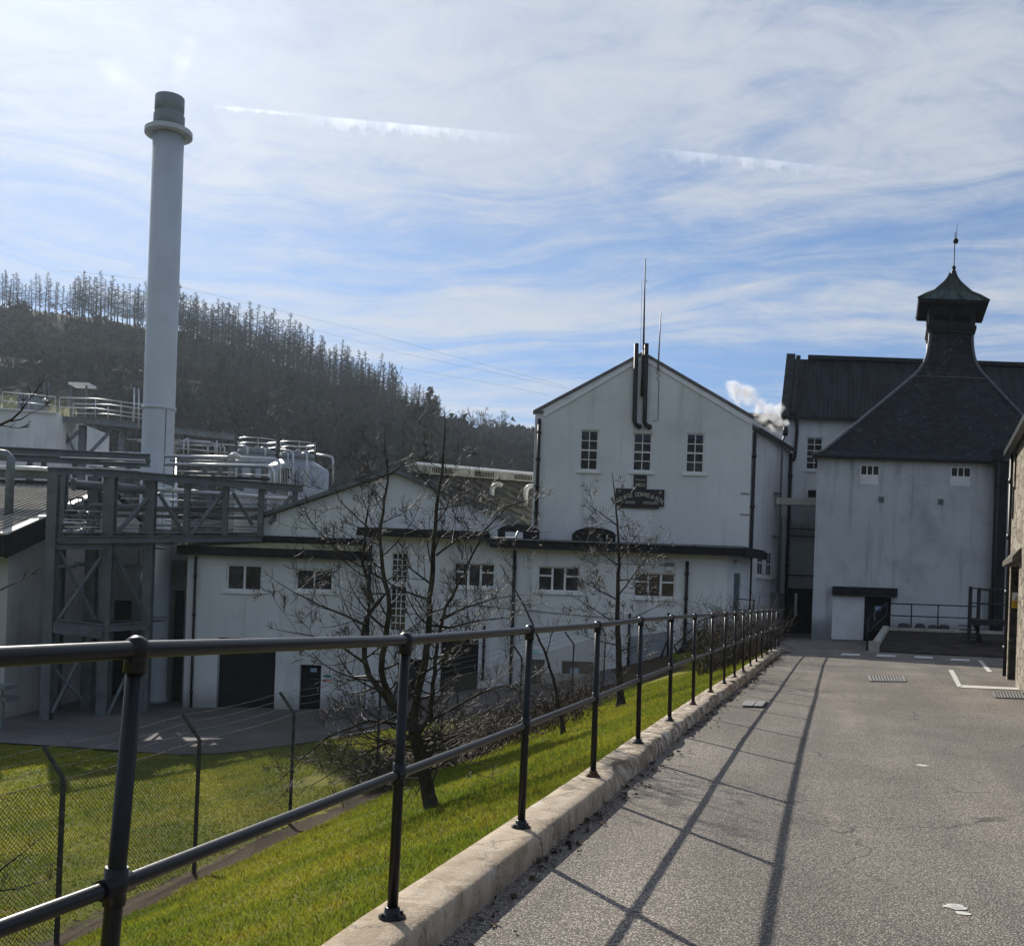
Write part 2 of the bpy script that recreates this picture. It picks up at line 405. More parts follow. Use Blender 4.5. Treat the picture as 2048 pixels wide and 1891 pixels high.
def sheet_mat(name, col, pitch, stripe=0.3, rough=0.55, moss=0.0):
    """profiled metal or fibre-cement sheeting running up the slope"""
    m, t, bs = new_mat(name); uv = t.new('ShaderNodeUVMap').outputs[0]; u, v, _ = t.xyz(uv); p = pos(t)
    w = t.math('SINE', t.math('MULTIPLY', u, 2 * math.pi / pitch))
    st = t.noise(t.comb(t.math('MULTIPLY', u, 2.2), t.math('MULTIPLY', v, 0.25), 0.0), 1.0, 5, 0.65)
    c = t.mix(t.smooth(st, 0.32, 0.7), tuple(q * (1 - stripe) for q in col), tuple(q * (1 + stripe) for q in col))
    if moss:
        c = t.mix(t.math('MULTIPLY', t.smooth(t.noise(p, 0.9, 6, 0.7), 0.48, 0.66), moss), c, (0.17, 0.16, 0.07))
    t.put(bs.inputs['Base Color'], c); bs.inputs['Roughness'].default_value = rough; bs.inputs['Specular IOR Level'].default_value = 0.18
    bump(t, bs, w, 0.8, pitch * 0.16)
    return m
BARNROOF = sheet_mat("barn_sheet_roof", (0.022, 0.025, 0.030), 0.22, 0.4, 0.75)
OLDROOF = sheet_mat("old_cement_sheet_roof", (0.085, 0.083, 0.072), 0.35, 0.4, 0.9, 0.45)
def shed_roof_mat():
    m, t, bs = new_mat("pale_profiled_sheet"); p = pos(t); x, y, z = t.xyz(p)
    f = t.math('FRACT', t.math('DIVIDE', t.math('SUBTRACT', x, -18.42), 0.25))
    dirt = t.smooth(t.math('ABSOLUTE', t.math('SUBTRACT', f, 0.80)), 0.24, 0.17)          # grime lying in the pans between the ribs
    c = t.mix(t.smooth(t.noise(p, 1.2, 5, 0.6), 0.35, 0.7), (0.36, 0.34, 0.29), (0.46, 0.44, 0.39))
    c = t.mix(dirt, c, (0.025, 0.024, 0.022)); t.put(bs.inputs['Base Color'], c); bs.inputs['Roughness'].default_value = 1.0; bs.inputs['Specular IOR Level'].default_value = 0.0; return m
SHEDROOF = shed_roof_mat(); SHEETEDGE = basic("pale_sheet_edge", (0.60, 0.57, 0.48), 0.5, 0.12, 1.5)
COPPER = sheet_mat("weathered_green_lead", (0.060, 0.078, 0.070), 0.55, 0.35, 0.5)

def stone_mat():
    m, t, bs = new_mat("rubble_stone"); p = pos(t)
    q = t.mapping(p, (0, 0, 0), (0, 0, 0), (1, 1, 1.55))
    vo = t.new('ShaderNodeTexVoronoi', feature='F1'); t.put(vo.inputs['Vector'], q); vo.inputs['Scale'].default_value = 3.1
    ve = t.new('ShaderNodeTexVoronoi', feature='DISTANCE_TO_EDGE'); t.put(ve.inputs['Vector'], q); ve.inputs['Scale'].default_value = 3.1
    j = t.smooth(ve.outputs['Distance'], 0.0, 0.07)
    c = t.mix(t.xyz(vo.outputs['Color'])[0], (0.18, 0.15, 0.11), (0.42, 0.37, 0.29))
    c = t.mix(t.math('MULTIPLY', t.smooth(t.noise(p, 9, 5, 0.7), 0.4, 0.7), 0.4), c, (0.16, 0.14, 0.12))
    c = t.mix(j, (0.13, 0.115, 0.09), c)
    t.put(bs.inputs['Base Color'], c); bs.inputs['Roughness'].default_value = 0.93
    bump(t, bs, t.math('ADD', j, t.math('MULTIPLY', t.noise(p, 20, 4), 0.7)), 0.7, 0.05)
    return m
STONE = stone_mat()

def asphalt_mat():
    m, t, bs = new_mat("chipped_asphalt"); p = pos(t); x, y, z = t.xyz(p)
    vo = t.new('ShaderNodeTexVoronoi', feature='F1'); t.put(vo.inputs['Vector'], p); vo.inputs['Scale'].default_value = 105
    vo.inputs['Randomness'].default_value = 1.0
    rnd = t.xyz(vo.outputs['Color'])
    chip = t.mix(rnd[0], (0.205, 0.180, 0.153), (0.64, 0.565, 0.48))
    chip = t.mix(t.smooth(rnd[1], 0.90, 0.93), chip, (0.75, 0.68, 0.58))
    fl = t.smooth(vo.outputs['Distance'], 0.35, 0.62)
    c = t.mix(fl, chip, (0.13, 0.115, 0.10))
    n = t.noise(p, 0.55, 5, 0.6); n2 = t.noise(p, 2.6, 5, 0.65)
    al = t.comb(t.math('ADD', t.math('MULTIPLY', x, 0.952), t.math('MULTIPLY', y, -0.305)), t.math('MULTIPLY', t.math('ADD', t.math('MULTIPLY', x, 0.305), t.math('MULTIPLY', y, 0.952)), 0.10), 0.0)
    wheel = t.noise(al, 0.9, 5, 0.6, 0.3)                # polished and stained bands along the lane
    c = t.mix(t.smooth(wheel, 0.40, 0.66), t.mix(1.0, c, (0.80, 0.80, 0.81), 'MULTIPLY'), t.mix(1.0, c, (1.12, 1.11, 1.10), 'MULTIPLY'))
    fines = t.noise(p, 26, 4, 0.7); c = t.mix(t.math('MULTIPLY', t.smooth(fines, 0.55, 0.75), 0.4), c, (0.30, 0.27, 0.23))
    c = t.mix(t.smooth(n, 0.35, 0.68), t.mix(1.0, c, (0.78, 0.77, 0.76), 'MULTIPLY'), c)
    c = t.mix(t.math('MULTIPLY', t.smooth(n2, 0.60, 0.72), 0.35), c, t.mix(1.0, c, (0.62, 0.62, 0.62), 'MULTIPLY'))
    sp = t.noise(p, 1.9, 6, 0.75, 1.0)
    c = t.mix(t.math('MULTIPLY', t.smooth(sp, 0.715, 0.75), 0.8), c, (0.55, 0.52, 0.48))       # spilt paint and lime
    wob = t.new('ShaderNodeTexNoise'); t.put(wob.inputs['Vector'], p); wob.inputs['Scale'].default_value = 1.6; wob.inputs['Detail'].default_value = 5
    ce = t.new('ShaderNodeTexVoronoi', feature='DISTANCE_TO_EDGE'); t.put(ce.inputs['Vector'], t.vmath('ADD', p, t.vmath('MULTIPLY', wob.outputs['Color'], (0.9, 0.9, 0.0)))); ce.inputs['Scale'].default_value = 0.33
    crk = t.math('MULTIPLY', t.smooth(ce.outputs['Distance'], 0.0045, 0.0015), t.smooth(n, 0.45, 0.60)); c = t.mix(t.math('MULTIPLY', crk, 0.8), c, (0.05, 0.045, 0.04))
    # a seam where two surfacings meet across the lane
    yy = t.math('ADD', y, t.math('ADD', t.math('MULTIPLY', x, 0.05), t.math('MULTIPLY', n2, 0.25)))
    seam = t.math('SUBTRACT', 1.0, t.smooth(t.math('ABSOLUTE', t.math('SUBTRACT', yy, 25.6)), 0.03, 0.14))
    c = t.mix(t.math('MULTIPLY', seam, 0.75), c, (0.05, 0.045, 0.04))
    t.put(bs.inputs['Base Color'], c); bs.inputs['Roughness'].default_value = 0.86; bs.inputs['Specular IOR Level'].default_value = 0.35
    h = t.math('SUBTRACT', t.math('MULTIPLY', rnd[2], 0.7), t.math('MULTIPLY', fl, 1.0))
    bump(t, bs, h, 0.75, 0.008)
    return m
ASPHALT = asphalt_mat()

def yard_mat():
    m, t, bs = new_mat("yard_tarmac"); p = pos(t)
    n = t.noise(p, 0.5, 6, 0.65); f = t.noise(p, 60, 3)
    c = t.mix(t.smooth(n, 0.35, 0.7), (0.085, 0.08, 0.078), (0.15, 0.14, 0.135))
    c = t.mix(t.math('MULTIPLY', f, 0.4), c, (0.06, 0.058, 0.056))
    t.put(bs.inputs['Base Color'], c); bs.inputs['Roughness'].default_value = 0.9; bump(t, bs, f, 0.3, 0.006); return m
YARD = yard_mat()

def lawn_mat():
    m, t, bs = new_mat("mossy_lawn"); p = pos(t); x, y, z = t.xyz(p)
    n = t.noise(p, 0.45, 5, 0.6); n2 = t.noise(p, 3.0, 5, 0.7); f = t.noise(p, 55, 4, 0.7)
    c = t.mix(t.smooth(n, 0.36, 0.64), (0.15, 0.175, 0.02), (0.29, 0.265, 0.03))
    c = t.mix(t.math('MULTIPLY', t.smooth(n2, 0.50, 0.68), 0.65), c, (0.25, 0.17, 0.03))
    c = t.mix(t.smooth(f, 0.38, 0.62), t.mix(1.0, c, (0.45, 0.50, 0.45), 'MULTIPLY'), c)
    soil = t.new('ShaderNodeAttribute'); soil.attribute_name = "soil"
    sf = t.math('MULTIPLY', soil.outputs['Fac'], 1.0)
    sf = t.smooth(t.math('ADD', sf, t.math('MULTIPLY', t.math('SUBTRACT', n2, 0.5), 1.5)), 0.36, 0.60)
    sc = t.mix(t.noise(p, 22, 5, 0.75), (0.028, 0.021, 0.015), (0.13, 0.092, 0.058))
    c = t.mix(sf, c, sc)
    t.put(bs.inputs['Base Color'], c); bs.inputs['Roughness'].default_value = 0.95; bs.inputs['Specular IOR Level'].default_value = 0.15
    bump(t, bs, t.math('ADD', f, t.math('MULTIPLY', n2, 2.0)), 0.9, 0.03); return m
LAWN = lawn_mat()

def kerb_mat():
    m, t, bs = new_mat("flaking_kerb_paint"); p = pos(t)
    n = t.noise(p, 4.5, 7, 0.72, 0.6); n2 = t.noise(p, 1.1, 4, 0.6); f = t.noise(p, 85, 3); px_, py_, pz_ = t.xyz(p)
    old = t.smooth(py_, 6.0, 10.5, 0.12, 1.0); fl = t.noise(p, 8.5, 6, 0.74, 0.8)
    c = t.mix(t.smooth(n2, 0.35, 0.65), (0.42, 0.33, 0.235), (0.52, 0.425, 0.31))
    c = t.mix(t.smooth(n, 0.50, 0.56), c, (0.36, 0.28, 0.19))
    c = t.mix(t.math('MULTIPLY', t.smooth(n, 0.40, 0.33), 0.8), c, (0.56, 0.54, 0.48))
    c = t.mix(t.math('MULTIPLY', t.smooth(fl, 0.515, 0.545), old), c, (0.17, 0.125, 0.085))          # paint gone, old mortar bare
    c = t.mix(t.math('MULTIPLY', t.smooth(fl, 0.455, 0.425), old), c, (0.66, 0.61, 0.52))
    drip = t.noise(t.mapping(p, (0, 0, 0), (0, 0, 0), (7, 7, 1.2)), 1.0, 5, 0.7); c = t.mix(t.math('MULTIPLY', t.smooth(drip, 0.52, 0.66), t.smooth(pz_, 0.135, 0.10, 0.0, 0.65)), c, (0.13, 0.10, 0.075))
    cr = t.new('ShaderNodeTexVoronoi', feature='DISTANCE_TO_EDGE'); t.put(cr.inputs['Vector'], t.vmath('ADD', p, t.comb(t.math('MULTIPLY', n, 0.5), t.math('MULTIPLY', n, 0.7), 0.0))); cr.inputs['Scale'].default_value = 1.35
    c = t.mix(t.math('MULTIPLY', t.smooth(cr.outputs['Distance'], 0.012, 0.0), 0.85), c, (0.06, 0.05, 0.04))
    c = t.mix(t.math('MULTIPLY', t.smooth(t.noise(p, 3.0, 4, 0.6), 0.64, 0.74), 0.7), c, (0.20, 0.10, 0.045))
    c = t.mix(t.math('MULTIPLY', t.smooth(f, 0.45, 0.65), 0.35), c, (0.24, 0.19, 0.14))
    t.put(bs.inputs['Base Color'], c); bs.inputs['Roughness'].default_value = 0.92
    bump(t, bs, t.math('ADD', t.math('MULTIPLY', n, 1.4), t.math('MULTIPLY', f, 0.5)), 0.6, 0.02); return m
KERBM = kerb_mat()

# ------------------------------------------------------------------ the kerb line and the lie of the land
POST_PX = [((784, 1834), (811.6, 1266)), ((1042, 1654), (1060, 1250)), ((1186, 1552), (1196, 1242)), ((1276, 1485.5), (1282, 1233)),
           ((1339, 1441), (1344, 1229)), ((1386, 1408.6), (1390, 1226.5)), ((1421, 1384), (1425.8, 1225)), ((1448, 1366.6), (1451.7, 1223.5)),
           ((1469, 1353.6), (1471, 1222)), ((1486, 1342), (1487, 1221.5)), ((1500.6, 1331.6), (1501.7, 1220.3)), ((1512.5, 1323), (1514.6, 1219.7)),
           ((1523.4, 1314.8), (1525.8, 1218.7)), ((1534, 1308), (1536, 1218.5)), ((1542, 1302.6), (1545, 1217.8)), ((1550, 1297.7), (1554, 1217.5)),
           ((1557, 1293), (1562, 1217))]
KT = 0.14
POSTS = [(V((-1.55, 0.62, KT)), V((-1.50, 0.62, 1.33))), (V((-0.945, 2.42, KT)), V((-0.880, 2.42, 1.325)))]
for b, t_ in POST_PX:
    B = PZ(b[0], b[1], KT); T = P(t_[0], t_[1], B.y); T.z -= 0.012 * 0; POSTS.append((B, T))
_py = np.array([p[0].y for p in POSTS]); _px = np.array([p[0].x for p in POSTS])
END_Y = float(_py[-1]) + 0.9
sl0 = (_px[1] - _px[0]) / (_py[1] - _py[0]); sl1 = (_px[-1] - _px[-4]) / (_py[-1] - _py[-4])
_ly = np.concatenate([[-30.0], _py, [END_Y, END_Y + 8, 120.0]])
_lx = np.concatenate([[_px[0] + sl0 * (-30 - _py[0])], _px, [_px[-1] + sl1 * 0.9, _px[-1] + sl1 * 0.9 + 0.5, _px[-1] + 1.2]])
def XK(y): return np.interp(y, _ly, _lx)
def sstep(t): t = np.clip(t, 0, 1); return t * t * (3 - 2 * t)
def G(X, Y):
    """height of the ground"""
    X = np.asarray(X, float); Y = np.asarray(Y, float)
    d = (XK(Y) - X) * 0.955
    k = np.interp(Y, [5, 12, 40], [0.43, 0.43, 0.31]); dF = 7.1
    dd = np.clip(d - 0.1, 0, dF - 0.1); z = 0.07 - k * dd
    base = -3.7 - 0.1 * sstep((-9 - X) / 8) * sstep((Y - 25) / 12)
    w = sstep((d - dF) / 10.0); z = z + (base - z) * w
    return np.where(d < 0.16, -0.07, z)
def g(x, y): return float(G(x, y))

def make_ground():
    xs = np.concatenate([np.arange(-140, -40, 4.0), np.arange(-40, -12, 0.8), np.arange(-12, 14, 0.25), np.arange(14, 40, 2.0), np.arange(40, 141, 10.0)])
    ys = np.concatenate([np.arange(-30, -4, 2.0), np.arange(-4, 40, 0.3), np.arange(40, 100, 2.0), [100.0, 110.0]])
    Xg, Yg = np.meshgrid(xs, ys); Z = G(Xg, Yg)
    nz = np.array([noise.noise((x * 0.9, y * 0.9, 0)) for x, y in zip(Xg.ravel(), Yg.ravel())]).reshape(Xg.shape)
    d = (XK(Yg) - Xg) * 0.955
    Z += np.where(d > 0.5, nz * 0.045, 0)
    v = np.stack([Xg, Yg, Z], -1).reshape(-1, 3); n = len(xs)
    idx = np.arange(len(ys) * n).reshape(len(ys), n)
    f = np.stack([idx[:-1, :-1], idx[:-1, 1:], idx[1:, 1:], idx[1:, :-1]], -1).reshape(-1, 4)
    o = build("lawn", (v, f, 4), LAWN); o['kind'] = 'structure'
    soil = np.exp(-((d - 7.0) / 0.5) ** 2) * np.clip((Yg + 4) / 4, 0, 1) * np.clip((26 - Yg) / 4, 0, 1) * 0.95
    soil = np.maximum(soil, np.clip((d - 5.2) / 0.6, 0, 1) * np.clip((Yg - 21.5) / 2.0, 0, 1) * np.clip((9.5 - d) / 1.5, 0, 1))
    edge = np.interp(Xg, [-40, -16, -9.5, -7, 0.0, 5], [33, 32.2, 30.6, 31.5, 33.2, 34])
    soil = np.maximum(soil, np.clip((Yg - edge) / 0.4, 0, 1) * np.clip((d - 2.2) / 1.0, 0, 1))
    soil = np.maximum(soil, np.clip((0.55 - np.abs(d - 0.4)) / 0.6, 0, 1) * np.clip((Yg - 8.0) / 3, 0, 0.5))
    a = o.data.attributes.new("soil", 'FLOAT', 'POINT'); a.data.foreach_set('value', soil.ravel().astype(np.float32))
    for p in o.data.polygons: p.use_smooth = True
    # yard tarmac lying over the low ground
    mb = MB(); rows = []
    for j in range(0, 41):
        tt = j / 40; row = []
        for i in range(0, 61):
            x = -60 + i * (64.0 / 60); e = float(np.interp(x, [-60, -40, -16, -9.5, -7, 0.0, 5], [34, 33, 32.2, 30.6, 31.5, 33.6, 36.5]))
            y = e + (96 - e) * tt ** 1.5; row.append((x, y, g(x, y) + 0.05))
        rows.append(row)
    mb.strip(rows, True); structure("yard_tarmac", mb, YARD)
make_ground()

def make_path():
    mb = MB(); rows = []
    ys = list(np.arange(-14, 40, 0.35)) + list(np.arange(40, 75, 1.0))
    offs = list(np.arange(0.08, 12, 0.35)) + [12.5, 14, 17, 22, 30, 45, 70, 110]
    for y in ys:
        xk = float(XK(y)); row = []
        for o_ in offs:
            x = xk + o_; z = 0.007 * noise.noise((x * 0.5, y * 0.5, 1.0)) + 0.003 * noise.noise((x * 1.7, y * 1.7, 2.0))
            row.append((x, y, z - 0.002))
        rows.append(row)
    mb.strip(rows, True); structure("asphalt_path", mb, ASPHALT)
make_path()

def make_kerb():
    """concrete upstand with a broken, flaking edge, under the railing"""
    mb = MB(); ys = np.arange(-6, END_Y, 0.09); rows = []
    dirn = V((0.305, 0.952, 0)); sd = V((0.952, -0.305, 0))
    for y in ys:
        c = V((float(XK(y)), y, 0)); row = []
        w0 = noise.noise((y * 2.1, 0, 5)); w1 = noise.noise((y * 1.3, 3, 7)); w2 = noise.noise((y * 6.0, 9, 1))
        far = min(1, max(0, (y - 7.2) / 1.5))
        br = max(0, w1 - 0.02) * 0.20 * far + max(0, -w0 - 0.08) * 0.13 * far + max(0, w2 - 0.25) * 0.03 * far
        if 7.9 < y < 8.7: br += 0.07 * (1 - abs(y - 8.3) / 0.4)
        e = 0.006 * w2 * (1 + far)
        for (o_, z) in ((-0.135, -0.3), (-0.135 + e, KT - 0.02), (-0.115 + e, KT), (-0.04, KT + 0.003 * w2), (0.05, KT + 0.003 * w0), (0.118 - br + e, KT - br * 0.12), (0.136 - br * 0.9 + e, KT - 0.018 - br * 0.3), (0.142 - br * 0.4 + e, KT * 0.45), (0.145 + e, -0.05), (0.145, -0.3)):
            row.append(c + sd * o_ + UP * z)
        rows.append(row)
    mb.strip(rows, True)
    mb.quad(*rows[-1]); mb.quad(*rows[0][::-1])
    single("kerb", mb, KERBM, "cracked cream painted concrete kerb with broken edges under the black railing", "kerb")
make_kerb()

# moss and grit washed into the gutter
def make_litter():
    mb = MB(); r = random.Random(3)
    for i in range(600):
        y = 3.0 + 29 * r.random() ** 1.4; off = 0.16 + abs(r.gauss(0, 0.07)) * (1 + 0.6 * (y > 7)); 
        if noise.noise((y * 0.9, 4, 4)) < -0.15 and r.random() < 0.8: continue
        x = float(XK(y)) + off; s_ = r.uniform(0.006, 0.02) * (1 + y / 25); a = r.random() * 6.28; b = r.random() * 0.02
        c, s2 = math.cos(a) * s_, math.sin(a) * s_
        mb.add([(x - c, y - s2, 0.005), (x + s2, y - c, 0.005), (x + c, y + s2, 0.006 + b), (x - s2, y + c, 0.004 + s_ * 0.7)], [(0, 1, 2, 3), (0, 3, 1), (1, 3, 2)])
    tag(build("moss_grit", mb, DEADLEAF), "dark moss and grit gathered along the foot of the kerb", "debris", kind='stuff')
make_litter()

def make_railing():
    t = Thing("metal_railing", "glossy black two-rail metal railing with ball joints along the path", "railing", POSTS[0][0])
    zf = 0.505
    tops = [T - (T - B).normalized() * 0.028 for B, T in POSTS]
    mids = [B + (T - B) * zf for B, T in POSTS]
    top = MB().tube([V((tops[0].x - 0.9, tops[0].y - 2.8, tops[0].z))] + tops, 0.021, 14); t.part("top_rail", top, RAILBLACK)
    mid = MB().tube([V((mids[0].x - 0.9, mids[0].y - 2.8, mids[0].z))] + mids, 0.019, 14); t.part("middle_rail", mid, RAILBLACK)
    for i, (B, T) in enumerate(POSTS):
        n = 14 if i < 6 else 8
        po = t.part("post", MB().tube([B, T - UP * 0.02], [0.0225, 0.0205], n), RAILBLACK)
        m = MB().ball(tops[i], 0.0335, n); d = (T - B).normalized(); m.cyl(tops[i] - d * 0.055, tops[i], 0.027, n)
        t.part("ball_joint", m, RAILBLACK, po)
        m = MB().ball(mids[i], 0.031, n); m.cyl(mids[i] - d * 0.045, mids[i] + d * 0.045, 0.027, n)
        ax = (mids[min(i + 1, len(mids) - 1)] - mids[max(i - 1, 0)]).normalized(); m.cyl(mids[i] - ax * 0.05, mids[i] + ax * 0.05, 0.025, n)
        t.part("cross_joint", m, RAILBLACK, po)
        fl = MB().lathe(B, [(0.055, 0.0), (0.056, 0.008), (0.034, 0.012), (0.031, 0.04), (0.024, 0.045)], n)
        for k in range(4):
            a = k * 1.571 + 0.6; fl.cyl(B + V((math.cos(a) * 0.043, math.sin(a) * 0.043, 0.005)), B + V((math.cos(a) * 0.043, math.sin(a) * 0.043, 0.022)), 0.008, 6)
        t.part("base_flange", fl, RUST if i in (1, 7, 8, 4) else RAILBLACK, po)
make_railing()

# ------------------------------------------------------------------ walls, windows, doors
class Plane:
    """an upright wall plane: origin o, u along it (to the viewer's right), n outward"""
    def __init__(s, o, u): s.o = V(o); s.u = V((u[0], u[1], 0)).normalized(); s.n = V((s.u.y, -s.u.x, 0))
    def at(s, u, z, d=0.0): return V((s.o.x, s.o.y, 0)) + s.u * u + UP * z + s.n * d
    def px(s, px, py):
        """(u, z) where the sight line of a photo pixel meets the wall"""
        d = px_dir(px, py); c = V((0, 0, EYE)); k = (s.o - c).dot(s.n) / d.dot(s.n); p = c + d * k
        return (p - V((s.o.x, s.o.y, 0))).dot(s.u), p.z
    def rect(s, x0, y0, x1, y1):
        """upright rectangle on the wall from a photo rectangle: (u0, z0, u1, z1)"""
        cu, cz = s.px((x0 + x1) / 2, (y0 + y1) / 2); ul = s.px(x0, (y0 + y1) / 2)[0]; ur = s.px(x1, (y0 + y1) / 2)[0]
        zt = s.px((x0 + x1) / 2, y0)[1]; zb = s.px((x0 + x1) / 2, y1)[1]
        return (ul, zb, ur, zt)
    def box(s, mb, u0, z0, u1, z1, d0, d1):
        """box between depths d0 < d1 (positive is out of the wall)"""
        b = [s.at(u0, z0, d1), s.at(u1, z0, d1), s.at(u1, z0, d0), s.at(u0, z0, d0)]
        t = [s.at(u0, z1, d1), s.at(u1, z1, d1), s.at(u1, z1, d0), s.at(u0, z1, d0)]
        return mb.hexa(b, t)

def wall_with_openings(mb, pl, u0, z0, u1, z1, ops, depth=0.16):
    us = sorted({u0, u1} | {o[0] for o in ops} | {o[2] for o in ops}); zs = sorted({z0, z1} | {o[1] for o in ops} | {o[3] for o in ops})
    us = [u for u in us if u0 - 1e-6 <= u <= u1 + 1e-6]; zs = [z for z in zs if z0 - 1e-6 <= z <= z1 + 1e-6]
    for i in range(len(us) - 1):
        for j in range(len(zs) - 1):
            cu, cz = (us[i] + us[i + 1]) / 2, (zs[j] + zs[j + 1]) / 2
            if any(o[0] < cu < o[2] and o[1] < cz < o[3] for o in ops): continue
            mb.quad(pl.at(us[i], zs[j]), pl.at(us[i + 1], zs[j]), pl.at(us[i + 1], zs[j + 1]), pl.at(us[i], zs[j + 1]))
    for a, b, c, d in ops:
        f = [pl.at(a, b), pl.at(c, b), pl.at(c, d), pl.at(a, d)]; k = [pl.at(a, b, -depth), pl.at(c, b, -depth), pl.at(c, d, -depth), pl.at(a, d, -depth)]
        for i in range(4): mb.quad(f[i], k[i], k[(i + 1) % 4], f[(i + 1) % 4])
    return mb

def window(t, pl, r, cols, rows, depth=0.12, fw=0.055, bw=0.03, sill=True, frame_mat=None, bars=None, name="window", transom=None, label=None):
    """sash or casement in an opening: frame with bars > pane, sill"""
    u0, z0, u1, z1 = r; fm = frame_mat or WHITE; m = MB(); d0, d1 = -depth - 0.05, -depth + 0.02
    if z1 - z0 < 0.05: return
    pl.box(m, u0, z0, u0 + fw, z1, d0, d1); pl.box(m, u1 - fw, z0, u1, z1, d0, d1)
    pl.box(m, u0 + fw, z0, u1 - fw, z0 + fw, d0, d1); pl.box(m, u0 + fw, z1 - fw, u1 - fw, z1, d0, d1)
    iu0, iu1, iz0, iz1 = u0 + fw, u1 - fw, z0 + fw, z1 - fw
    for i in range(1, cols):
        c = iu0 + (iu1 - iu0) * i / cols; pl.box(m, c - bw / 2, iz0, c + bw / 2, iz1, d0 + 0.01, d1 - 0.006)
    for j in range(1, rows):
        c = iz0 + (iz1 - iz0) * j / rows; w = bw * (1.9 if (rows == 4 and j == 2) else 1)
        pl.box(m, iu0, c - w / 2, iu1, c + w / 2, d0 + 0.014, d1 - 0.002)
    for (a, b, c, d) in (bars or []):
        pl.box(m, iu0 + (iu1 - iu0) * a, iz0 + (iz1 - iz0) * b, iu0 + (iu1 - iu0) * c, iz0 + (iz1 - iz0) * d, d0 + 0.01, d1 + 0.004)
    f = t.part(name, m, fm, label=label)
    g_ = MB(); g_.quad(pl.at(iu0, iz0, d0 + 0.03), pl.at(iu1, iz0, d0 + 0.03), pl.at(iu1, iz1, d0 + 0.03), pl.at(iu0, iz1, d0 + 0.03)); t.part("pane", g_, GLASS, f)
    # a dim room box behind the glass is not seen; close the opening
    if sill:
        s_ = MB(); pl.box(s_, u0 - 0.12, z0 - 0.13, u1 + 0.12, z0 - 0.003, -depth * 0.6, 0.07); t.part("sill", s_, WHITE, f)
    return f

def casement3(t, pl, r, **kw):
    """three lights: top-hung fanlights on the two outer ones"""
    return window(t, pl, r, 1, 1, bars=[(0.31, 0, 0.365, 1), (0.635, 0, 0.69, 1), (0.0, 0.60, 0.31, 0.68), (0.69, 0.60, 1.0, 0.68)], **kw)

def down_pipe(t, pts, r=0.055, mat=None, name="downpipe", collars=4):
    m = MB().tube(pts, r, 8); L = [V(p) for p in pts]
    a, b = L[0], L[-1]
    for i in range(collars):
        q = a + (b - a) * ((i + 0.5) / collars)
        if len(pts) == 2: m.cyl(q - (b - a).normalized() * 0.06, q + (b - a).normalized() * 0.06, r * 1.35, 8)
    return t.part(name, m, mat or BLACKPIPE)

def door_leaf(t, pl, r, mat, depth=0.12, name="door", panels=True, handle=True):
    u0, z0, u1, z1 = r; m = MB(); pl.box(m, u0, z0, u1, z1, -depth - 0.05, -depth); d = t.part(name, m, mat)
    if panels:
        q = MB(); w = u1 - u0
        for a, b in ((0.04, 0.055), (0.5, 0.515), (0.945, 0.96)): pl.box(q, u0 + w * a, z0 + 0.02, u0 + w * b, z1 - 0.02, -depth, -depth + 0.012)
        t.part("ledge", q, mat, d)
    if handle:
        q = MB(); pl.box(q, u1 - 0.16, (z0 + z1) / 2 - 0.1, u1 - 0.12, (z0 + z1) / 2 + 0.08, -depth, -depth + 0.05); t.part("handle", q, GALV, d)
    return d

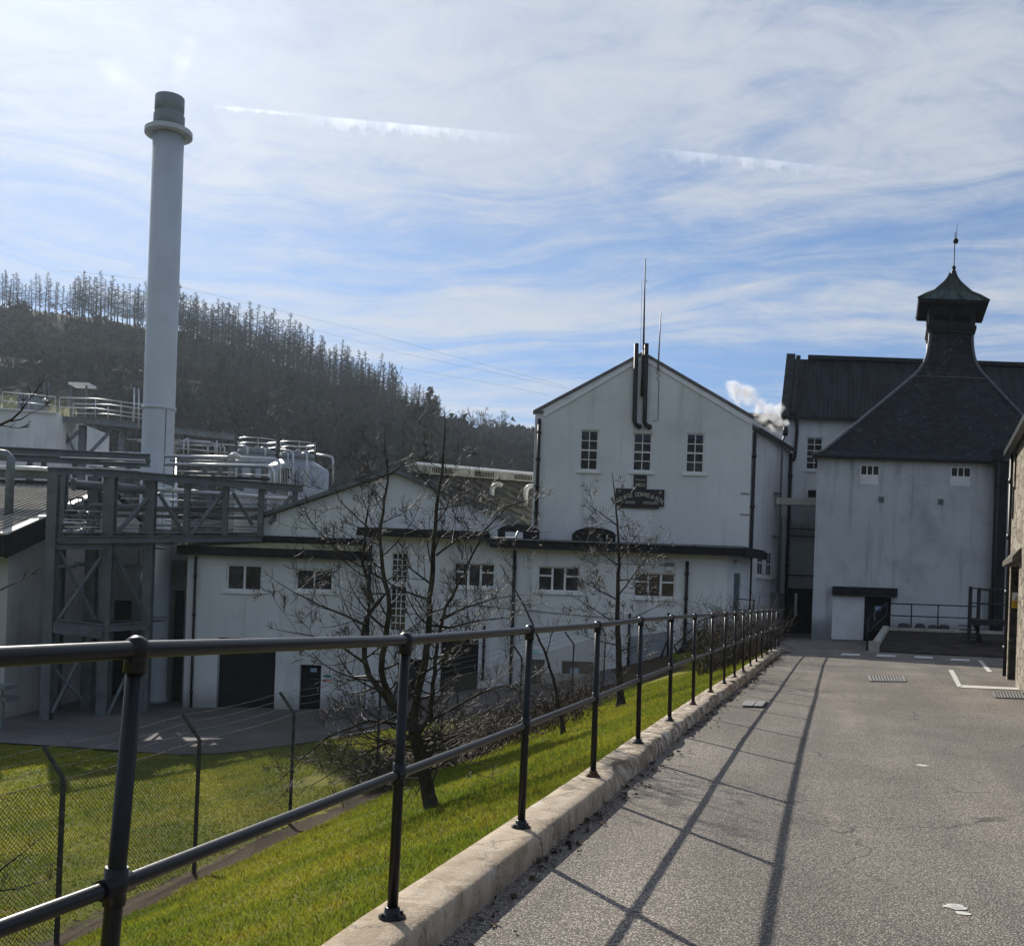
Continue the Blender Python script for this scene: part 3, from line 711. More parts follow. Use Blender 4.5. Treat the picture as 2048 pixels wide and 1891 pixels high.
# ------------------------------------------------------------------ low flat-roofed block by the yard (left)
def make_yard_block():
    Y = 43.0; pl = Plane((0, Y, 0), (1, 0, 0))
    uL = pl.px(371, 1250)[0]; uR = pl.px(733, 1250)[0]; zt = pl.px(560, 1112)[1]; zb = -4.9
    t = Thing("yard_store", "low white block with black-edged roof, wide dark roller door and two double windows", "building", (uL, Y, -3.75))
    w1 = pl.rect(452, 1128, 524, 1181); w2 = pl.rect(591, 1137, 666, 1181)
    rd = pl.rect(434, 1276, 550, 1422); sd = pl.rect(599, 1329, 641, 1428)
    m = MB(); wall_with_openings(m, pl, uL, zb, uR, zt, [w1, w2, rd, sd], 0.35)
    sidep = Plane((uL, Y + 3.0, 0), (0, -1, 0)); m.quad(V((uL, Y, zb)), V((uL, Y, zt)), V((uL, Y + 4, zt)), V((uL, Y + 4, zb)))
    m.quad(V((uR, Y, zb)), V((uR, Y + 4, zb)), V((uR, Y + 4, zt)), V((uR, Y, zt)))
    t.part("wall", m, WALL_LOW)
    window(t, pl, w1, 2, 1, bw=0.09, fw=0.08); window(t, pl, w2, 2, 1, bw=0.09, fw=0.08)
    m = MB(); n = 26
    for i in range(n):                                        # roller shutter slats
        a = rd[1] + (rd[3] - rd[1]) * i / n; b = rd[1] + (rd[3] - rd[1]) * (i + 0.88) / n; pl.box(m, rd[0], a, rd[2], b, -0.36, -0.31)
    pl.box(m, rd[0], rd[1], rd[2], rd[3], -0.40, -0.37); t.part("roller_door", m, BLACKDOOR)
    d = door_leaf(t, pl, sd, BLACKDOOR, 0.22)
    r = pl.rect(619, 1336, 632, 1344); m = MB(); pl.box(m, *r, -0.217, -0.20); t.part("notice", m, NOTICE_BLUE, d)
    # lean-to roof rising to the gabled hall behind, black fascia in front
    m = MB(); a0, a1 = uL - 0.35, uR + 0.1; zf = pl.px(560, 1103)[1]
    pl.box(m, a0, zf - 0.25, a1, zf + 0.12, 0.0, 0.38); pl.box(m, a0 - 0.003, zf - 0.25, a0 + 0.12, zf + 0.115, -2.3, -0.003); t.part("fascia", m, FASCIA)
    m = MB(); rows = []
    for j in range(5):
        rows.append([(a0 + (a1 - a0) * i / 40, Y - 0.3 + 2.3 * j / 4, zf + 0.125 + 0.36 * j / 4 + 0.03 * noise.noise((i * 0.7, j, 3))) for i in range(41)])
    m.strip(rows); t.part("roof", m, YELLOWMOSS, uv=True)
    down_pipe(t, [pl.at(pl.px(388, 1260)[0], zf - 0.3, 0.09), pl.at(pl.px(388, 1260)[0], zb + 1.0, 0.09)])
    r = pl.rect(645, 1348, 664, 1363); m = MB(); pl.box(m, r[0], r[1], r[2], r[3], 0.002, 0.02)
    s_ = single("safety_sign", m, WHITE, "small white sign with green top and red foot beside the store's narrow door", "sign")
    o = s_.location; h = r[3] - r[1]
    for nm, a, b, mt in (("green_band", 0.58, 0.94, SIGN_GREEN), ("red_band", 0.06, 0.34, SIGN_RED)):
        m = MB(); pl.box(m, r[0] + 0.02, r[1] + h * a, r[2] - 0.02, r[1] + h * b, 0.02, 0.024); build(nm, m, mt, s_, o)
make_yard_block()

# ------------------------------------------------------------------ gabled hall behind it
def make_gabled_hall():
    Y = 45.0; pl = Plane((0, Y, 0), (1, 0, 0))
    uL = pl.px(518, 1060)[0]; uR = pl.px(1030, 1060)[0]; ze = pl.px(519, 1039)[1]; au, az = pl.px(788, 946)
    t = Thing("gabled_hall", "wide white gable with mossy sheet roof behind the bare tree", "building", (uL, Y, -3.75))
    m = MB(); zr = pl.px(1022, 1048)[1]
    m.quad(pl.at(uL, -4.6), pl.at(uR, -4.6), pl.at(uR, zr), pl.at(au, az), pl.at(uL, ze)); t.part("gable_wall", m, WALL)
    m = MB(); m.quad(pl.at(uL, -4.6), pl.at(uL, ze), V((uL, 53, ze)), V((uL, 53, -4.6))); t.part("side_wall", m, DULL_WALL)
    # roof: two sheets meeting on a ridge that runs back and to the right
    A = pl.at(au, az + 0.05, 0.25); R1 = P(1090, 966, 52.0); RR = pl.at(uR + 0.2, zr - 0.02, 0.25); RR2 = RR + (R1 - A)
    L0 = pl.at(uL - 0.3, ze - 0.02, 0.25); L1 = L0 + (R1 - A)
    def sheet(p0, p1, q0, q1, nu, nv):
        rows = []
        for j in range(nv + 1):
            a, b = p0 + (q0 - p0) * (j / nv), p1 + (q1 - p1) * (j / nv); rows.append([a + (b - a) * (i / nu) + UP * 0.012 * noise.noise((i * 0.9, j * 0.7, 1)) for i in range(nu + 1)])
        return rows
    m = MB(); m.strip(sheet(RR, RR2, A, R1, 30, 12)); m.strip(sheet(L1, L0, R1, A, 12, 8)); t.part("roof", m, OLDROOF, uv=True)
    m = MB()
    for k in range(9):                                        # sheet lap lines stand proud
        q = k / 8.5 + 0.05; m.beam(RR + (RR2 - RR) * q + UP * 0.03, A + (R1 - A) * q + UP * 0.03, 0.06, 0.05)
    t.part("roof_rib", m, MOSSROOF)
    m = MB(); m.beam(L0 + UP * 0.06, A + UP * 0.06, 0.12, 0.16); m.beam(A + UP * 0.06, RR + UP * 0.06, 0.12, 0.16); t.part("verge_board", m, GREYSTEEL)
    # ridge ventilator with louvres and a white capping
    S0, S1 = A + (R1 - A) * 0.10, R1; dv = (S1 - S0).normalized(); m = MB()
    m.beam(S0 + UP * 0.17, S1 + UP * 0.17, 0.5, 0.36); v = t.part("ridge_vent", m, VENTBODY)
    m = MB(); m.tube([S0 + UP * 0.36 - dv * 0.3, S0 + UP * 0.40, S1 + UP * 0.40], 0.10, 8); t.part("ridge_cap", m, WHITEPIPE, v)
    sd = V((dv.y, -dv.x, 0))
    for a in (0.12, 0.42, 0.72):
        m = MB()
        for k in range(12):
            q = S0 + (S1 - S0) * (a + 0.012 * k) + sd * 0.262 + UP * 0.17; m.beam(q - UP * 0.12, q + UP * 0.12, 0.05, 0.02)
        t.part("louvre", m, FASCIA, v)
    m = MB(); pl.box(m, uL - 0.02, pl.px(620, 1086)[1], pl.px(733, 1080)[0], pl.px(620, 1074)[1], 0.002, 0.25); t.part("roof_flashing", m, FASCIA)
    # hooked vent pipes standing on the roof
    for k, (x0, y0, y1) in enumerate(((982, 1006, 972), (1050, 1012, 975))):
        b = P(x0, y0, 47.0); top = P(x0 + 2, y1 + 8, 47.0)
        pts = [b, top] + [top + V((0.27 * (1 - math.cos(a)), 0, 0.27 * math.sin(a))) for a in np.linspace(0.2, 2.3, 8)]
        single("vent_pipe", MB().tube(pts, 0.115, 10), CREAMPIPE, ("hooked cream vent pipe on the mossy roof, the one clear of the tall gable", "hooked cream vent pipe on the mossy roof close against the tall gable's edge")[k], "vent pipe", "hooked vent pipes on the mossy roof")
    b0, b1 = P(994, 1018, 46.2), P(1064, 1034, 46.6); single("roof_rail", MB().tube([P(990, 1022, 46.2), b0, P(1020, 1016, 46.4), b1], 0.04, 6), CREAMPIPE, "thin pale conduit bent along the low mossy roof", "conduit")
make_gabled_hall()

# ------------------------------------------------------------------ two-storey flat-roofed range in front of the tall gable
def make_front_range():
    Y = 41.5; pl = Plane((0, Y, 0), (1, 0, 0))
    uL = pl.px(738, 1200)[0]; uM = pl.px(973, 1080)[0]; uR = pl.px(1452, 1200)[0]; zb = -4.6
    zB = pl.px(840, 1070)[1]; zC = pl.px(1250, 1100)[1]
    t = Thing("front_range", "long white flat-roofed range with black fascia in front of the tall gable", "building", (0, Y, -2.5))
    w3 = pl.rect(908, 1126, 990, 1173); w4 = pl.rect(1076, 1133, 1159, 1182); w5 = pl.rect(1268, 1145, 1351, 1194)
    st = pl.rect(781, 1105, 814, 1262); bd = pl.rect(881, 1278, 956, 1385); sd = pl.rect(795, 1317, 842, 1402); gd = pl.rect(1062, 1318, 1089, 1372); lw = pl.rect(1123, 1322, 1188, 1376)
    ops = [w3, w4, w5, bd, sd, gd, lw]
    m = MB(); wall_with_openings(m, pl, uL, zb, uR, zC, ops + [st], 0.3)
    m.quad(pl.at(uL, zC), pl.at(uM, zC), pl.at(uM, zB), pl.at(uL, zB)); m.quad(pl.at(uM, zC), V((uM, Y + 3.4, zC)), V((uM, Y + 3.4, zB)), pl.at(uM, zB))
    # return wall beyond the right-hand corner, running back to the tall gable
    rp = Plane((uR, Y, 0), (0.52, 0.854)); L = 2.9
    dr = rp.rect(1467, 1146, 1480, 1230)
    wall_with_openings(m, rp, 0, zb, L, zC, [dr], 0.15)
    m.quad(pl.at(uL, zb), pl.at(uL, zB), V((uL, Y + 3.4, zB)), V((uL, Y + 3.4, zb)))
    t.part("wall", m, WALL_LOW)
    for k, r in enumerate((w3, w4, w5)): casement3(t, pl, r)
    z1 = st[1] + (st[3] - st[1]) * 0.60
    window(t, pl, (st[0], z1 + 0.06, st[2], st[3]), 3, 5, sill=False, fw=0.05); window(t, pl, (st[0], st[1], st[2], z1 - 0.06), 3, 6, sill=False, fw=0.05)
    m = MB(); pl.box(m, st[0], z1 - 0.06, st[2], z1 + 0.06, -0.2, -0.02); t.part("transom", m, WHITE)
    door_leaf(t, pl, bd, BLACKDOOR, 0.22, "loading_door"); door_leaf(t, pl, sd, BLACKDOOR, 0.22)
    d = door_leaf(t, pl, gd, BLACKDOOR, 0.15, "glazed_door", panels=False)
    m = MB(); u0, a0, u1, a1 = gd
    for i in range(1, 4): pl.box(m, u0 + (u1 - u0) * i / 4 - 0.012, a0, u0 + (u1 - u0) * i / 4 + 0.012, a1, -0.149, -0.125)
    for i in range(1, 5): pl.box(m, u0, a0 + (a1 - a0) * i / 5 - 0.012, u1, a0 + (a1 - a0) * i / 5 + 0.012, -0.148, -0.128)
    t.part("door_grille", m, GALV, d)
    w = window(t, pl, lw, 3, 2, sill=False, frame_mat=DARKSTEEL, depth=0.2)
    r = pl.rect(1140, 1336, 1158, 1356); m = MB(); pl.box(m, *r, -0.19, -0.17); t.part("notice", m, NOTICE_BLUE, w)
    door_leaf(t, rp, dr, GREYSTEEL, 0.05, panels=False)
    # roofs: felt deck with a deep black edge
    m = MB(); m.hexa([pl.at(uL - 0.5, zB - 0.02, 0.5), pl.at(uM + 0.1, zB - 0.02, 0.5), V((uM + 0.1, Y + 3.4, zB - 0.02)), V((uL - 0.5, Y + 3.4, zB - 0.02))],
                     [pl.at(uL - 0.5, zB + 0.22, 0.5), pl.at(uM + 0.1, zB + 0.22, 0.5), V((uM + 0.1, Y + 3.4, zB + 0.26)), V((uL - 0.5, Y + 3.4, zB + 0.26))]); t.part("roof", m, DARKROOF)
    m = MB(); pl.box(m, uL - 0.52, zB - 0.12, uM + 0.12, zB + 0.10, 0.503, 0.56); t.part("fascia", m, FASCIA)
    zc = pl.px(1250, 1085)[1]; C1 = rp.at(L + 0.2, 0, 0.55); C0 = rp.at(-0.1, 0, 0.55)
    poly = [pl.at(uM + 0.13, 0, 0.45), pl.at(uR + 0.5, 0, 0.45), V((C1.x, C1.y, 0)), V((C1.x - 3, Y + 3.0, 0)), V((uM + 0.13, Y + 3.0, 0))]
    m = MB(); m.hexa([p + UP * (zC - 0.02) for p in poly], [p + UP * (zc) for p in poly]); t.part("roof", m, DARKROOF)
    m = MB(); pl.box(m, uM + 0.2, zC - 0.10, uR + 0.56, zc - 0.08, 0.453, 0.51)
    e0, e1 = pl.at(uR + 0.52, 0, 0.51), V((C1.x + 0.04, C1.y, 0)); m.hexa([e0 + UP * (zC - 0.10), e0 + V((0.06, 0, zC - 0.10)), e1 + V((0.06, 0, zC - 0.10)), e1 + UP * (zC - 0.10)], [e0 + UP * (zc - 0.08), e0 + V((0.06, 0, zc - 0.08)), e1 + V((0.06, 0, zc - 0.08)), e1 + UP * (zc - 0.08)])
    t.part("fascia", m, FASCIA)
    m = MB(); pl.box(m, uM + 0.2, zc - 0.07, uR - 1.5, zc - 0.02, 0.455, 0.60); pl.box(m, uR - 1.4, zc - 0.075, uR + 0.57, zc - 0.03, 0.452, 0.53); t.part("gutter_edge", m, GALV)
    for (xa, ya, xb, yb) in ((742, 1085, 740, 1285), (1030, 1100, 1019, 1372), (1374, 1122, 1367, 1318)):
        u_, za = pl.px(xa, ya); z_ = pl.px(xb, yb)[1]; down_pipe(t, [pl.at(u_, za, 0.10), pl.at(u_, z_, 0.10)], 0.065)
    u_, za = pl.px(1259, 1226); z_ = pl.px(1256, 1346)[1]; down_pipe(t, [pl.at(u_, za, 0.10), pl.at(u_, z_, 0.10)], 0.05, name="soil_pipe")
    u_, za = pl.px(969, 1250); z_ = pl.px(964, 1360)[1]; down_pipe(t, [pl.at(u_, za, 0.10), pl.at(u_, z_, 0.10)], 0.05, name="soil_pipe")
    m = MB(); a = pl.px(1258, 1290); b = pl.px(1336, 1262); bt = pl.px(1300, 1395)[1]
    m.prism([pl.at(a[0], bt, 0.004), pl.at(b[0], bt, 0.004), pl.at(b[0], b[1], 0.004), pl.at(a[0], a[1] + 0.35, 0.004)], pl.n * 0.03); t.part("grey_dado", m, GREY_DADO)
    m = MB(); pl.box(m, a[0] - 3.5, -4.5, uR - 0.4, pl.px(1300, 1352)[1], 0.05, 0.16); t.part("plinth", m, CONC)
    m = MB(); p0 = pl.at(*pl.px(960, 1232), 0.02); m.tube([p0, pl.at(*pl.px(960, 1212), 0.02) , pl.at(*pl.px(1250, 1238), 0.02)], 0.014, 5); m.tube([pl.at(*pl.px(1225, 1126), 0.02), pl.at(*pl.px(1330, 1130), 0.02)], 0.012, 5); t.part("wall_cable", m, GREYSTEEL)
    # lamp, sign and door furniture fixed to the wall
    def bulkhead(r, lab):
        th = Thing("wall_lamp", lab, "lamp", pl.at((r[0] + r[2]) / 2, r[1], 0)); h = r[3] - r[1]
        q = MB(); pl.box(q, r[0], r[1] + h * 0.55, r[2], r[3], 0.0, 0.16); th.part("housing", q, GREYSTEEL)
        q = MB(); pl.box(q, r[0] + 0.02, r[1], r[2] - 0.02, r[1] + h * 0.548, 0.0, 0.13); th.part("lens", q, REFL)
    bulkhead(pl.rect(1330, 1125, 1347, 1141), "square grey bulkhead lamp above the right-hand three-light window")
    bulkhead(pl.rect(813, 1258, 829, 1268) if False else pl.rect(814, 1300, 824, 1308), "small pale lamp over the narrow door behind the tree")
    r = pl.rect(1427, 1210, 1447, 1225); h = r[3] - r[1]; m = MB(); pl.box(m, r[0], r[1], r[2], r[3], 0.002, 0.03)
    s_ = single("safety_sign", m, WHITE, "white and green framed notice with an orange foot near the range's corner", "sign"); o = s_.location
    for nm, a, b, mt in (("panel", 0.32, 0.9, basic("pale_green_panel", (0.45, 0.62, 0.52), 0.5, 0.05)), ("orange_band", 0.05, 0.24, basic("orange_band", (0.6, 0.25, 0.07), 0.6, 0.1))):
        q = MB(); pl.box(q, r[0] + 0.03, r[1] + h * a, r[2] - 0.03, r[1] + h * b, 0.03, 0.034); build(nm, q, mt, s_, o)
    r = pl.rect(1062, 1299, 1077, 1306); m = MB(); pl.box(m, *r, 0.002, 0.03); single("exit_sign", m, basic("pale_teal_sign", (0.35, 0.62, 0.55), 0.5, 0.05), "pale green strip sign over the grilled door", "sign")
    lp = rp.at(0.85, rp.px(1470, 1122)[1], 0.0); th = Thing("flood_lamp", "small twin floodlight on the return wall above the grey door", "lamp", lp)
    q = MB(); q.cyl(lp, lp + rp.n * 0.12, 0.03, 8); q.beam(lp + rp.n * 0.12 - rp.u * 0.15, lp + rp.n * 0.12 + rp.u * 0.15, 0.03); th.part("bracket", q, DARKSTEEL)
    for sgn in (-1, 1):
        q = MB(); c = lp + rp.n * 0.14 + rp.u * 0.15 * sgn; q.tube([c + UP * 0.02, c - UP * 0.05 + rp.n * 0.08], [0.04, 0.08], 10); th.part("lamp_head", q, REFL)
    # curved-top black roof lights
    for k, (x0, x1, y0, y1) in enumerate(((995, 1079, 1046, 1077), (1146, 1231, 1052, 1086))):
        Yd = 42.6; a, b = P(x0, y1, Yd), P(x1, y1, Yd); w = b.x - a.x; h = M(y1 - y0, Yd); z0 = min(a.z, b.z) - 0.05
        th = Thing("roof_ventilator", ("black curved-top roof ventilator with a pale panel, beside the gable's left edge", "black curved-top roof ventilator with a dull glazed panel, under the name board")[k], "roof vent", ((a.x + b.x) / 2, Yd, z0), "roof ventilators on the front range")
        prof = [(a.x, z0), (b.x, z0), (b.x, z0 + h * 0.62)] + [(a.x + w * (0.5 + 0.5 * math.cos(q)), z0 + h * (0.62 + 0.42 * math.sin(q))) for q in np.linspace(0.15, math.pi - 0.15, 12)] + [(a.x, z0 + h * 0.62)]
        q = MB(); q.prism([V((x, Yd, z)) for x, z in prof], (0, 1.0, 0)); th.part("body", q, FASCIA)
        q = MB(); q.hexa([V((a.x - 0.05, Yd - 0.05, z0 + h * 0.60)), V((b.x + 0.05, Yd - 0.05, z0 + h * 0.60)), V((b.x + 0.05, Yd - 0.004, z0 + h * 0.60)), V((a.x - 0.05, Yd - 0.004, z0 + h * 0.60))], [V((a.x - 0.05, Yd - 0.05, z0 + h * 0.66)), V((b.x + 0.05, Yd - 0.05, z0 + h * 0.66)), V((b.x + 0.05, Yd - 0.004, z0 + h * 0.66)), V((a.x - 0.05, Yd - 0.004, z0 + h * 0.66))]); th.part("drip_edge", q, BLACKPIPE)
        q = MB(); q.box(a.x + w * (0.18 if k == 0 else 0.40), a.x + w * (0.60 if k == 0 else 0.64), Yd - 0.03, Yd - 0.003, z0 + h * 0.12, z0 + h * 0.55); th.part("panel", q, BLIND if k == 0 else GLASS)
    q = MB(); a = P(1036, 1060, 42.2); q.tube([P(965, 1085, 41.2), P(967, 1077, 41.2), P(1030, 1076, 41.3), P(1037, 1062, 41.4)], 0.05, 7); single("roof_pipe", q, GALV, "bent grey pipe lying along the black roof edge below the pale-panelled ventilator", "pipe")
make_front_range()

# ------------------------------------------------------------------ tall gable with the name board
def make_tall_gable():
    Y = 44.0; pl = Plane((0, Y, 0), (1, 0, 0))
    uL = pl.px(1067, 930)[0]; uR = pl.px(1501, 960)[0]; zeL = pl.px(1072, 826)[1]; zeR = pl.px(1505, 838)[1]; au, az = pl.px(1286, 709); zb = -1.5
    t = Thing("tall_gable_house", "tall white gabled building with three sash windows and a black name board", "building", (0, Y, zb))
    ws = [pl.rect(1160, 859, 1197, 940), pl.rect(1266, 865, 1304, 942), pl.rect(1372, 866, 1409, 945)]
    ze = min(zeL, zeR); m = MB(); wall_with_openings(m, pl, uL, zb, uR, ze, ws, 0.14)
    m.quad(pl.at(uL, ze), pl.at(uR, ze), pl.at(uR, zeR), pl.at(au, az), pl.at(uL, zeL))
    SD = V((0.478, 0.878, 0)); sp = Plane((uR, Y, 0), SD); L = 6.9
    # side wall facing the lane, with two sashes low down
    sw = [sp.rect(1520, 1108, 1526, 1152), sp.rect(1531, 1104, 1537, 1146)]
    wall_with_openings(m, sp, 0, zb, L, zeR - 0.45, [], 0.1)
    BL, BR = V((uL, Y, 0)) + SD * L, V((uR, Y, 0)) + SD * L
    m.quad(pl.at(uL, zb), pl.at(uL, zeL), BL + UP * zeL, BL + UP * zb)
    m.quad(BR + UP * zb, BL + UP * zb, BL + UP * zeL, V((pl.at(au, 0).x, Y, 0)) + SD * L + UP * az, BR + UP * zeR)
    t.part("wall", m, WALL)
    for r in ws: window(t, pl, r, 2, 4, 0.08, 0.06, 0.035)
    for k in range(2):
        u0 = 1.35 + k * 1.45; z0 = sp.px(1526, 1152)[1]; m = MB(); r = (u0, z0, u0 + 0.9, z0 + 1.15)
        sp.box(m, r[0] - 0.1, r[1] - 0.12, r[2] + 0.1, r[1] - 0.002, 0.0, 0.10); sp.box(m, r[0], r[1], r[2], r[3], 0.004, 0.03); f = t.part("window", m, WHITE)
        q = MB()
        for i in range(2):
            for j in range(2): sp.box(q, r[0] + 0.08 + 0.40 * i, r[1] + 0.08 + 0.53 * j, r[0] + 0.42 + 0.40 * i, r[1] + 0.55 + 0.53 * j, 0.03, 0.036)
        t.part("pane", q, GLASS, f)
    # roof slopes behind the raked parapet
    A0, A1 = pl.at(au, az - 0.02), pl.at(au, az - 0.02) + SD * L; R0 = pl.at(uR, zeR - 0.35) + sp.n * 0.25; R1 = R0 + SD * L; L0 = pl.at(uL, zeL); L1 = L0 + SD * L
    A0 = A0 + SD * 0.25; R0 = R0 + SD * 0.25; L0 = L0 + SD * 0.25
    m = MB(); m.quad(R0, R1, A1, A0); m.quad(L1, L0, A0, A1); t.part("roof", m, SLATE, uv=True)
    m = MB(); m.beam(R0 - UP * 0.06, R1 - UP * 0.06, 0.14, 0.12); t.part("gutter", m, BLACKPIPE)
    # coping stones along the rake
    m = MB()
    for a, b in ((pl.at(uL - 0.06, zeL + 0.02), pl.at(au, az + 0.02)), (pl.at(au, az + 0.02), pl.at(uR + 0.06, zeR + 0.02))):
        m.beam(a + V((0, 0.12, 0.05)), b + V((0, 0.12, 0.05)), 0.36, 0.10)
    m.beam(pl.at(uL - 0.10, zeL + 0.05) + V((0, 0.1, 0)), pl.at(uL + 0.35, zeL + 0.06) + V((0, 0.1, 0)), 0.36, 0.12)
    t.part("coping", m, basic("dark_coping_stone", (0.15, 0.15, 0.15), 0.85, 0.3, 5))
    m = MB()
    for a, b in ((pl.at(uL + 0.35, zeL - 0.05), pl.at(au, az - 0.10)), (pl.at(au, az - 0.10), pl.at(uR - 0.1, zeR - 0.10))): m.beam(a + V((0, -0.02, -0.06)), b + V((0, -0.02, -0.06)), 0.06, 0.12)
    t.part("raked_band", m, WHITE)
    u_, za = pl.px(1079, 838); z_ = pl.px(1072, 1052)[1]; down_pipe(t, [pl.at(u_, za, 0.09), pl.at(u_, z_, 0.09)], 0.075)
    u_ = 0.12; down_pipe(t, [sp.at(u_, zeR - 0.5, 0.10), sp.at(u_, 0.2, 0.10)], 0.075)
    down_pipe(t, [sp.at(L - 0.3, zeR - 0.55, 0.10), sp.at(L - 0.3, 0.1, 0.10)], 0.085)
    # flues bent out of the wall and up past the ridge
    m = MB(); pl.box(m, pl.px(1266, 850)[0], pl.px(1285, 866)[1], pl.px(1305, 850)[0], pl.px(1285, 836)[1], 0.002, 0.03); t.part("flue_plate", m, WALL)
    for (x, xb, yb) in ((1273, 1269, 842), (1293, 1289, 843)):
        a = P(xb, yb, Y - 0.16); b = P(x, 687, Y - 0.16); e = P(xb + 9, yb + 10, Y - 0.16)
        m = MB().tube([e + V((0.06, 0.16, 0)), e, P(xb + 3, yb + 7, Y - 0.16), a, b], 0.10, 10); m.cyl(e + V((0.0, 0.0, -0.01)), e + V((0.07, 0, -0.03)), 0.125, 10)
        t.part("flue", m, DARKSTEEL)
    m = MB(); a, b, c = P(1283, 792, Y - 0.1), P(1287, 700, Y - 0.1), P(1290.6, 517, Y - 0.1); m.cyl(a, b, 0.055, 8); m.tube([b, b + (c - b) * 0.5, c], [0.045, 0.03, 0.022], 8)
    mast = t.part("mast", m, DARKSTEEL); m = MB(); q = P(1290, 560, Y - 0.1); m.tube([q, q + V((0.12, 0, -0.08))], 0.012, 5); m.tube([P(1284, 560, Y - 0.1), P(1281, 700, Y - 0.1)], 0.008, 4); t.part("stay", m, DARKSTEEL, mast)
    m = MB(); a, c = P(1316, 740, Y - 0.08), P(1322, 624, Y - 0.08); m.tube([a, a + (c - a) * 0.45, c], [0.035, 0.03, 0.02], 6); t.part("aerial", m, GALV)
    m = MB(); pts = [P(1317, 733, Y - 0.05)] + [P(1317 + 4 * math.sin(i * 1.3), 735 + i * 2.6, Y - 0.05) for i in range(10)] + [P(1318, 760, Y - 0.02), P(1316, 840, Y - 0.02), P(1305, 842, Y - 0.02)]; m.tube(pts, 0.014, 5); t.part("aerial_cable", m, GREYSTEEL)
    # lightning-conductor brackets on the right corner
    for yy in (986, 1028): a = pl.px(1481, yy); b = pl.px(1499, yy + 1); t.part("bracket", MB().beam(pl.at(*a, 0.03), pl.at(*b, 0.03), 0.03, 0.03), GREYSTEEL)
    # steam vent pipes on the lane wall
    th = Thing("steam_pipe", "slim steel steam vent running up the lane side wall of the tall gable", "pipe", sp.at(4.6, 0.9, 0.2))
    zt = sp.px(1556, 866)[1]
    q = MB(); u_ = sp.px(1555, 900)[0]; u_ = min(max(u_, 3.0), L - 0.8)
    q.tube([sp.at(u_, 0.9, 0.22), sp.at(u_, zeR - 0.3, 0.22), sp.at(u_, zeR + 0.02, 0.34)], 0.06, 8); th.part("riser", q, GALV)
    q = MB(); q.cyl(sp.at(u_, zeR - 0.05, 0.34), sp.at(u_, zeR + 0.35, 0.34), 0.12, 10); th.part("cap", q, DARKSTEEL)
    q = MB(); q.tube([sp.at(u_ + 0.5, 0.9, 0.18), sp.at(u_ + 0.5, 5.4, 0.18), sp.at(u_ + 0.42, 5.6, 0.18)], 0.05, 8); th.part("riser", q, GALV)
    q = MB(); sp.box(q, u_ - 0.35, 0.8, u_ + 0.75, 2.0, 0.002, 0.35); th.part("valve_box", q, GREYSTEEL)
    q = MB()
    for z_ in (2.6, 4.6, 6.6): sp.box(q, u_ - 0.5, z_, u_ + 0.2, z_ + 0.05, 0.002, 0.2)
    th.part("pipe_clip", q, GALV)
    STEAM_AT.append(sp.at(u_, zeR + 0.4, 0.34))
    return pl
STEAM_AT = []
GPL = make_tall_gable()

def text_obj(name, body, mat, loc, size, parent, origin, rot=0.0, extr=0.012, width=None):
    """raised lettering standing on an upright board that faces the viewer"""
    cu = bpy.data.curves.new(name, 'FONT'); cu.body = body; cu.size = size; cu.extrude = extr; cu.align_x = 'CENTER'; cu.align_y = 'CENTER'; cu.resolution_u = 3; cu.offset = size * 0.012
    tmp = bpy.data.objects.new(name, cu); me = bpy.data.meshes.new_from_object(tmp); me.name = name; bpy.data.objects.remove(tmp); me.materials.clear(); me.materials.append(mat)
    o = bpy.data.objects.new(name, me); COL.objects.link(o); o.parent = parent
    o.location = V(loc) - V(origin); o.rotation_euler = (rad(90), rot, 0)
    if width: o.scale = (width, 1, 1)
    return o

